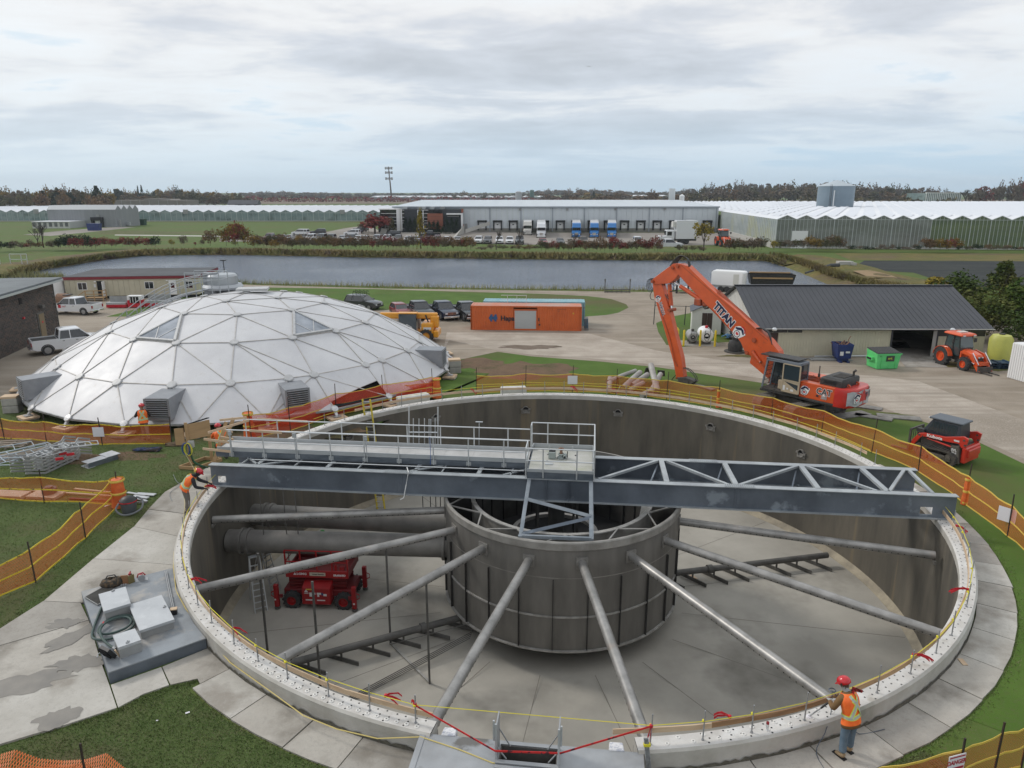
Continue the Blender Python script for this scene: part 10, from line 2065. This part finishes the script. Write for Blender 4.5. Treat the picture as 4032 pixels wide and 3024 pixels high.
def lorry(nx,yb,col,be,tl_=27.,fade=1.):
 base=G((nx,640+yb/2.212));xw=VY((nx,640+560/2.212),DY).x
 t=bd('lorry',be,'lorry',(base.x,base.y,.03),-math.atan2(xw-base.x,DY-base.y),'lorries backed up to the docks');s=1.12;W=1.28*s
 def lb(nm,a,b,mt,bv=0):mb=MB().b2(tuple(q*s for q in a),tuple(q*s for q in b));return mb.mk(nm,mt,t,bv0=bv)
 dxw=0
 L_=(DY-1.2-base.y)/s
 lb('trailer_box',(-1.1,2.7,1.1),(1.1,L_,3.5),fy);lb('trailer_chassis',(-.9,2.7,.6),(.9,L_,1.),bi)
 lb('cab',(-1.15,.75,.9),(1.15,2.4,2.6),col,.12);mb=MB();rg=[[(-1.1*s,.9*s,2.55*s),(1.1*s,.9*s,2.55*s),(1.1*s,2.5*s,2.55*s),(-1.1*s,2.5*s,2.55*s)],[(-1.*s,1.5*s,3.45*s),(1.*s,1.5*s,3.45*s),(1.05*s,2.5*s,3.6*s),(-1.05*s,2.5*s,3.6*s)]];mb.loft(rg);mb.mk('roof_fairing',col,t,bv0=.05)
 mb=MB();rg=[[(-.95*s,-.35*s,.5*s),(.95*s,-.35*s,.5*s),(.9*s,-.3*s,1.3*s),(-.9*s,-.3*s,1.3*s)],[(-1.1*s,.9*s,.5*s),(1.1*s,.9*s,.5*s),(1.05*s,.9*s,1.65*s),(-1.05*s,.9*s,1.65*s)]];mb.loft(rg);mb.mk('bonnet',col,t,bv0=.05)
 lb('windscreen',(-1.,.7,1.75),(1.,.76,2.45),cH);lb('grille',(-.42,-.4,.62),(.42,-.32,1.25),b9);lb('bumper',(-1.1,-.42,.25),(1.1,-.25,.55),bp if col is PW else col)
 for x in(-.78,.78):lb('headlight',(x-.18,-.36,.72),(x+.18,-.28,.92),dB);
 for x in(-1.05,1.05):MB().cyl((x*s,.35*s,.5*s),.5*s,.3*s,14,'X').mk('wheel',co,t);BX(((x*1.15-.1)*s,.7*s,1.7*s),((x*1.15+.1)*s,.85*s,2.3*s),'mirror',bi,t)
 for y in(3.2,3.9,L_-1.5,L_-2.5):
  for x in(-1.,1.):MB().cyl((x*s,y*s,.5*s),.5*s,.4*s,12,'X').mk('wheel',co,t)
 return t
for nx,yb,c,be in((Zc(171,0)[0],633,M('truck_cream',(.55,.54,.5),ba=.5),'small cream lorry at the third visible dock'),(Zc(290,0)[0],656,PW,'white lorry with tall white cab at the docks'),(Zc(595,0)[0],655,dJ,'blue lorry left of the three middle ones'),(Zc(750,0)[0],655,dJ,'blue lorry in the middle of the three'),(Zc(903,0)[0],655,dJ,'blue lorry right of the three middle ones'),(Zc(1584,0)[0],624,dJ,'blue lorry half hidden behind the white box truck')):lorry(nx,yb,c,be)
p=G(Zc(1310,712));p2=G(Zc(1640,712));bt2=bd('box_truck','white box truck with refrigerator unit crossing the far lot','truck',(p.x,p.y,.03));LT2=p2.x-p.x
for nm,a,b,mt,bv in(('cargo_box',(4.2,-.2,1.25),(LT2,2.6,5.7),PW,.05),('chassis',(1.,.2,.8),(LT2,2.2,1.2),bi,0),('cab',(1.8,.1,1.),(3.9,2.3,3.4),PW,.15),('bonnet',(.1,.2,.9),(1.9,2.2,2.),PW,.15),('windscreen',(1.75,.3,2.2),(1.85,2.1,3.2),cH,0),('side_window',(2.1,.06,2.1),(3.2,.12,3.),cH,0),('cooling_unit',(3.4,.3,4.1),(4.2,2.1,5.4),cq,.05),('bumper',(-.1,.2,.5),(.15,2.2,1.),b9,0)):
 BX(a,b,nm,mt,bt2,bv0=bv)
for x in(1.2,LT2-3.6,LT2-2.4):
 for y in(.2,2.2):MB().cyl((x,y,.62),.62,.4,16,'Y').mk('wheel',co,bt2)
p=G(Zc(1880,728));ft2=copy_tree(tr,(p.x,p.y,.03),R(-88),'distant orange tractor standing at the greenhouse corner',None,bc=1.55)
BM=[cI('bush_%d'%i,520,60+i,'round',.085,30,squash=.8)for i in RG(4)];TW=[dM(70+i,4,.75,d0,.3,4,.016)for i in RG(3)]
def bush(p,w_,h_,mat,be,grp='shrubs on the far bank',z0=.5,dense=True,name='shrub'):
 global TN;TN+=1
 t=ON(name,None);LK(t);t.location=(p[0],p[1],z0);tag(t,be,'shrub',grp)
 c=ck('foliage',BM[TN%4],t,FM[mat]);c.location=(0,0,h_*.5);c.scale=(w_/2,w_/2*.8,h_*.58);c.rotation_euler=(0,0,TN*1.3)
 k=ck('stems',TW[TN%3],t);k.scale=(w_*.55,w_*.55,h_*.75);return t
col_name=dict(red='scarlet',rust='rusty brown',brown='brown',olive='olive',gold='golden',yellow='yellow',dark='dark green',grey='bare grey',green='green')
def bM(z,x0,x1,n,yb,hmin,hmax,mats,bT,seed):
 rb=random.Random(seed)
 for i in RG(n):
  x=x0+(x1-x0)*(i+.5)/n+rb.uniform(-.3,.3)*(x1-x0)/n;g=G(z(x,yb+rb.uniform(-5,5)));h_=rb.uniform(hmin,hmax)*.66;w_=max(h_*1.3,(x1-x0)/n/2.212/3.9375/722*g.y*1.7);mt=rb.choice(mats);bush((g.x,g.y-1),w_,h_,mt,'%s shrub %s'%(col_name[mt],bT))
bM(Za,-20,230,6,775,2.6,4.,('brown','gold','rust','dark'),'at the left end of the far bank',1);bM(Za,230,560,7,765,2.,3.4,('red','brown','rust'),'below the leafless tree on the far bank',2);bM(Za,540,880,9,765,3.6,5.,('red','red','rust','dark'),'in the scarlet thicket on the far bank',3);bM(Za,880,1410,12,755,3.,4.2,('brown','rust','red','dark'),'in the dark thicket right of the scarlet one',4)
for x,h_,mt,be in((1530,1.8,'yellow','small yellow sapling on the far bank'),(1620,2.6,'brown','single brown shrub on the far bank'),(1720,1.,'red','low red shrub on the far bank'),(1850,4.2,'rust','tall thin rusty shrub on the far bank'),(1780,1.6,'brown','low brown shrub on the far bank left of the golden one'),(1990,4.6,'gold','golden shrub at the left of the golden group'),(2070,6.,'gold','tallest golden shrub with red top'),(2150,4.6,'gold','golden shrub right of the tallest one'),(2090,5.8,'red','red leaved crown above the golden shrub'),(2070,1.8,'yellow','low bright yellow shrub before the golden group')):
 g=G(Za(x,742));bush((g.x,g.y-(1 if mt!='yellow'else 2)),h_*1.1,h_,mt,be)
bM(Zb,0,700,19,762,3.2,5.2,('brown','rust','brown','olive','gold'),'below the parked cars left of the office',5);bM(Zb,700,1420,20,768,3.,5.,('brown','olive','rust','brown','red'),'on the bank before the office',6);bM(Zb,1500,1910,11,772,3.6,5.6,('red','rust','gold','brown'),'on the bank below the terracotta box',7)
g=G(Zb(1460,768));tree(g.x,g.y-1,8.4,4.,'column','yellow','yellow green young tree on the bank before the office',z0=.5,low=.1)
bM(Zb,1960,2212,3,778,1.2,2.,('brown','olive'),'low on the bank right of the office',8);bM(Zc,20,270,5,780,1.4,2.4,('brown','rust'),'on the bank between the two bare trees',9);bM(Zc,270,800,14,785,2.6,4.4,('rust','olive','brown','red'),'on the bank below the blue lorries',10);bM(Zc,780,1320,14,788,3.,5.4,('red','brown','olive','rust'),'in the reddish thicket on the bank',11);bM(Zc,1460,1720,5,788,1.4,2.6,('olive','brown'),'on the bank near the yellow leaved tree',12)
bM(Zc,1900,2212,8,785,3.,4.8,('rust','brown','olive'),'at the left foot of the right greenhouse',13);bM(Zd,0,290,6,775,2.6,3.8,('yellow','brown','olive'),'before the white roller door',14);bM(Zd,290,620,8,772,3.4,5.,('gold','olive','rust'),'right of the white roller door',15);bM(Zd,640,1300,14,780,1.,2.2,('dark','brown','olive'),'along the foot of the right greenhouse',16);bM(Zd,1310,1600,7,780,3.,4.6,('red','rust','gold'),'in the dark red clump before the greenhouse',17);bM(Zd,1600,2300,15,782,1.2,2.8,('brown','dark','olive','rust'),'along the right part of the greenhouse foot',18)
for nb_,(n,yt,sd,w_,be)in EN(((Za(385,760),455,31,1.,'tall leafless tree at the left of the far bank'),(Za(340,755),520,32,.8,'second leafless tree beside the tall one on the far bank'),(Zb(2110,780),565,33,.9,'leafless tree on the bank right of the office'),(Zc(95,770),560,34,.9,'leafless tree on the bank before the white cars'),(Zc(572,775),590,35,.9,'leafless tree on the bank below the blue lorries'))):
 g=G(n);h_=gz(g,(0,640+yt/2.212));t=bd('bare_tree',be,'tree',(g.x,g.y,.5),0,'leafless trees on the far bank');o=ck('branches',dM(sd,5,.5,None,.33,3,.026),t);o.scale=(h_*.85,h_*.85,h_*.8)
g=G(Zc(1702,790));h_=gz(g,Zc(0,500));t=bd('yellow_tree','half bare tree with yellow leaves before the white box truck','tree',(g.x,g.y,.5));o=ck('branches',dM(41,5,.55,None,.32,3,.03),t);o.scale=(h_*.8,h_*.8,h_*.85);c=ck('crown',cI('yellow_crown',420,44,'round',.1,16),t,FM['yellow']);c.location=(-.2,0,h_*.55);c.scale=(h_*.42,h_*.42,h_*.38)
g=G(Zd(600,893),1.2);hw=bd('outfall_headwall','small white concrete headwall with a pipe running down to the pond','headwall',(g.x,g.y,1.2));BX((0,0,0),(2.3,1.2,.55),'headwall_block',bX,hw);BX((1.9,-.3,0),(2.7,.5,.35),'cap_stone',bX,hw)
MB().tu([G(Zd(610,892),1.6),G(Zd(530,895),1.5),G(Zd(420,935),.7),G(Zd(310,968),.15)],.28,8).mk('outfall_pipe',M('pipe_dark',(.05,.055,.06),ba=.7),hw,wo=1);mb=MB();a,b=G(Zd(610,900),1.3),G(Zd(420,945),.4);mb.be(a,b,.3,.6);mb.mk('pipe_support',bX,hw,wo=1)
CM['cedar']=cI('crown_cedar',3600,91,'round',.055,46);CM['cedar2']=cI('crown_cedar2',3600,92,'round',.055,38);CM['cedarc']=cI('crown_cedarc',3200,93,'cone',.06,90)
for i,(x,y,n,w_,kd,mt,be)in EN(((43.5,70,Zd(1640,950),7.5,'cedar','cedar','green tree at the left end of the dense trees behind the barn'),(49.5,73,Zd(1905,885),7.5,'cedarc','cedar','pointed green tree rising highest in the dense trees behind the barn'),(55.5,73,Zd(2225,880),7.5,'cedarc','cedar','pointed green tree at the right picture edge'),(40.5,62,Zd(1800,1120),6.,'cedar2','cedar','rounded green tree just behind the barn corner'),(46.,64,Zd(1960,1010),7.,'cedar','green','bushy green tree in the middle of the dense trees'),(52.,66,Zd(2150,1040),7.5,'cedar2','cedar','dense green tree near the right picture edge'),(42.5,57.5,Zd(2010,1300),5.5,'cedar','cedar','low dark green tree beside the yellow tank'),(47.,59,Zd(2130,1180),6.5,'cedar2','green','bushy tree behind the white container'),(39.3,66.5,Zd(1620,1070),4.6,'roundA','rust','small reddish bush at the left of the dense trees'),(44.5,54,Zd(2212,1380),5,'cedar','cedar','low dense tree at the right picture edge behind the container'),(53.5,60,Zd(2300,1050),7.5,'cedar','cedar','dense tree just beyond the right picture edge'))):
 zt=VY(n,y).z;tree(x,y,max(zt,3.5),w_,kd,mt,be,'dense trees behind the barn',low=.0)
g=(41.5,70.8);tree(g[0],g[1],VY(Zd(1600,960),70.8).z,2.6,'roundB','yellow','small yellow bush at the left edge of the dense trees',low=.55,trunk=False)
def cn(name,pts,h,w_,mat,be,cat,seed=1,cQ=.35):
 rg=np.random.default_rng(seed);n=len(pts);P=np.array(pts);a=rg.uniform(0,2*np.pi,n);hh=h*rg.uniform(.5,1.25,n);d=np.stack([np.cos(a),np.sin(a),np.zeros(n)],1)*(w_*rg.uniform(.6,1.4,n))[:,None];ln=rg.normal(size=(n,3))*(cQ*hh)[:,None];ln[:,2]=0
 V=np.empty((n*3,3));V[0::3]=P-d;V[1::3]=P+d;V[2::3]=P+ln+np.stack([np.zeros(n),np.zeros(n),hh],1)
 me=bpy.data.meshes.new(name);me.vertices.add(n*3);me.vertices.foreach_set('co',V.ravel());me.loops.add(n*3);me.loops.foreach_set('vertex_index',np.arange(n*3,dtype=np.int32));me.polygons.add(n);me.polygons.foreach_set('loop_start',np.arange(0,n*3,3,dtype=np.int32));me.polygons.foreach_set('loop_total',np.full(n,3,dtype=np.int32));me.update(calc_edges=True);me.materials.append(mat);o=ON(name,me);LK(o);return tag(o,be,cat,bj='stuff')
rg=np.random.default_rng(5)
def cJ(line,n,spread):
 out=[];L_=[(line[i+1]-line[i]).length for i in RG(len(line)-1)];T=sum(L_)
 for _ in RG(n):
  t=rg.uniform(0,T);i=0
  while i<len(L_)-1 and t>L_[i]:t-=L_[i];i+=1
  p=le(line[i],line[i+1],t/L_[i]);s_=rg.normal()*spread;out.append((p.x+rg.normal()*.2,p.y+s_,p.z))
 return out
eu=M('reed_pale',(.34,.31,.14),(.2,.21,.08),bc=.4,ba=.9,wo=1)
nearline=[G(Za(1500,1068)),G(Za(2000,1052)),G(Zb(0,1060)),G(Zb(1200,1088)),G(Zc(0,1105)),G(Zc(1200,1118))]
cn('pond_reeds',cJ(nearline,2200,.45),.75,.03,eu,'thin pale reeds along the near edge of the pond','reeds',3,.25)
cn('pond_reeds',cJ([G(Za(30,1000)),G(Za(300,1000)),G(Za(560,1010))],500,.5),1.,.06,eu,'reeds at the left end of the pond','reeds',4,.25)
far=[V0((p.x,p.y+1.4,.35))for p in c8[:13]]
cn('bank_weeds',cJ(far,9000,1.3),.9,.22,M('weed_leaf',(.12,.125,.035),(.19,.14,.05),bc=.12,ba=.95,wo=1,c3=(.09,.06,.04),by=.3,lo3=.55,hi3=.65),'rough weeds covering the far bank of the pond','weeds',5,.5)
rb_=[V0((p.x+2.5,p.y+1,.8))for p in c8[11:]]+[V0((50,84,.8))]
cn('bank_weeds',cJ(rb_,7000,3.),.7,.12,MATS['weed_leaf'],'rough weeds covering the right bank of the pond','weeds',6,.5)
def inpoly(x,y,P):
 c=False;j=len(P)-1
 for i in RG(len(P)):
  if(P[i][1]>y)!=(P[j][1]>y)and x<(P[j][0]-P[i][0])*(y-P[i][1])/(P[j][1]-P[i][1])+P[i][0]:c=not c
  j=i
 return c
def fill(P,n,seed,fD=None):
 r_=random.Random(seed);xs=[p[0]for p in P];ys=[p[1]for p in P];out=[]
 while len(out)<n:
  x=r_.uniform(min(xs),max(xs));y=r_.uniform(min(ys),max(ys))
  if inpoly(x,y,P):out.append((x,y,.004))
 return out
c7=M('grass_blade',(.1,.155,.04),(.15,.19,.06),bc=1.2,ba=.9,wo=1,c3=(.24,.2,.12),by=.8,lo3=.56,hi3=.72,bG=.7)
LP=[tuple(CR(15.9,a)[:2])for a in RG(-131,-60,3)]+[(14,10.2),(-17,10.2)]+[tuple(G(Zi(*q))[:2])for q in((0,1500),(500,1350),(870,1220),(1250,1050),(1460,1010))]
cn('lawn_grass',fill(LP,60000,1),.045,.012,c7,'short mown grass of the lawn nearest the camera','grass',7,.5)
cn('lawn_grass',fill([(p[0],p[1])for p in lawnL if p[0]>-30],42000,2),.05,.016,c7,'short mown grass of the left lawn','grass',8,.5)
edge=[G(Zi(500,1350)),G(Zi(870,1225)),G(Zi(1250,1055)),G(Zi(1460,1015))];cn('edge_grass',cJ(edge,2000,.04),.05,.014,c7,'ragged grass edge along the pavement slabs','grass',9,.6)
edge=[CR(15.88,a)for a in RG(-131,12,2)];cn('edge_grass',cJ(edge,4500,.03),.05,.014,c7,'ragged grass edge round the ring path','grass',10,.6)
edge=[G(Ze(1800,1010)),G(Ze(1440,1215)),G(Ze(1040,1650)),G(Zi(690,120)),G(Zi(330,430)),G(Zi(0,640))];cn('edge_grass',cJ(edge,3500,.04),.05,.014,c7,'ragged grass edge along the left pavement','grass',11,.6)
q=ray((2318,262)).normalized()*150+O0
mb=MB().add([(0,0,0),(.7,0,.15),(.1,.3,0),(-.7,0,.15),(-.1,-.3,0)],[(0,1,2),(0,3,4),(0,2,3)]);so(mb,'bird',bi,'tiny dark bird high in the sky','bird',q)
hz_=MB();hz_.b2((-2600,-60,-7),(2600,3200,62));hzo=tag(hz_.mk('haze',M('haze_air'),None),bj='stuff')
hm=MATS['haze_air'];hn=hm.node_tree.nodes;hn.remove(hn['Principled BSDF']);pv=hn.new('ShaderNodeVolumePrincipled');pv.inputs['Color'].default_value=(.8,.88,.97,1);pv.inputs['Density'].default_value=HAZE;pv.inputs['Anisotropy'].default_value=.2
hm.node_tree.links.new(pv.outputs[0],hn['Material Output'].inputs['Volume'])
ORD=['first','second','third','fourth','fifth','sixth','seventh','eighth','ninth','tenth','eleventh','twelfth','thirteenth','fourteenth','fifteenth','sixteenth','seventeenth','eighteenth','nineteenth','twentieth']
same={}
for o in COL.objects:
 if o.parent is None and 'label'in o:same.setdefault(o['label'],[]).append(o)
for be,os_ in same.items():
 if len(os_)<2:continue
 def scr(o):
  p=o.location;return p.x/(p.y*CP+(CAMH-p.z)*SP)
 for i,o in EN(sorted(os_,key=scr)):
  w_=be.split()
  o['label']=' '.join(w_[:11])+', %s from the left'%(ORD[i]if i<20 else 'number %d'%(i+1))
bpy.context.view_layer.update()
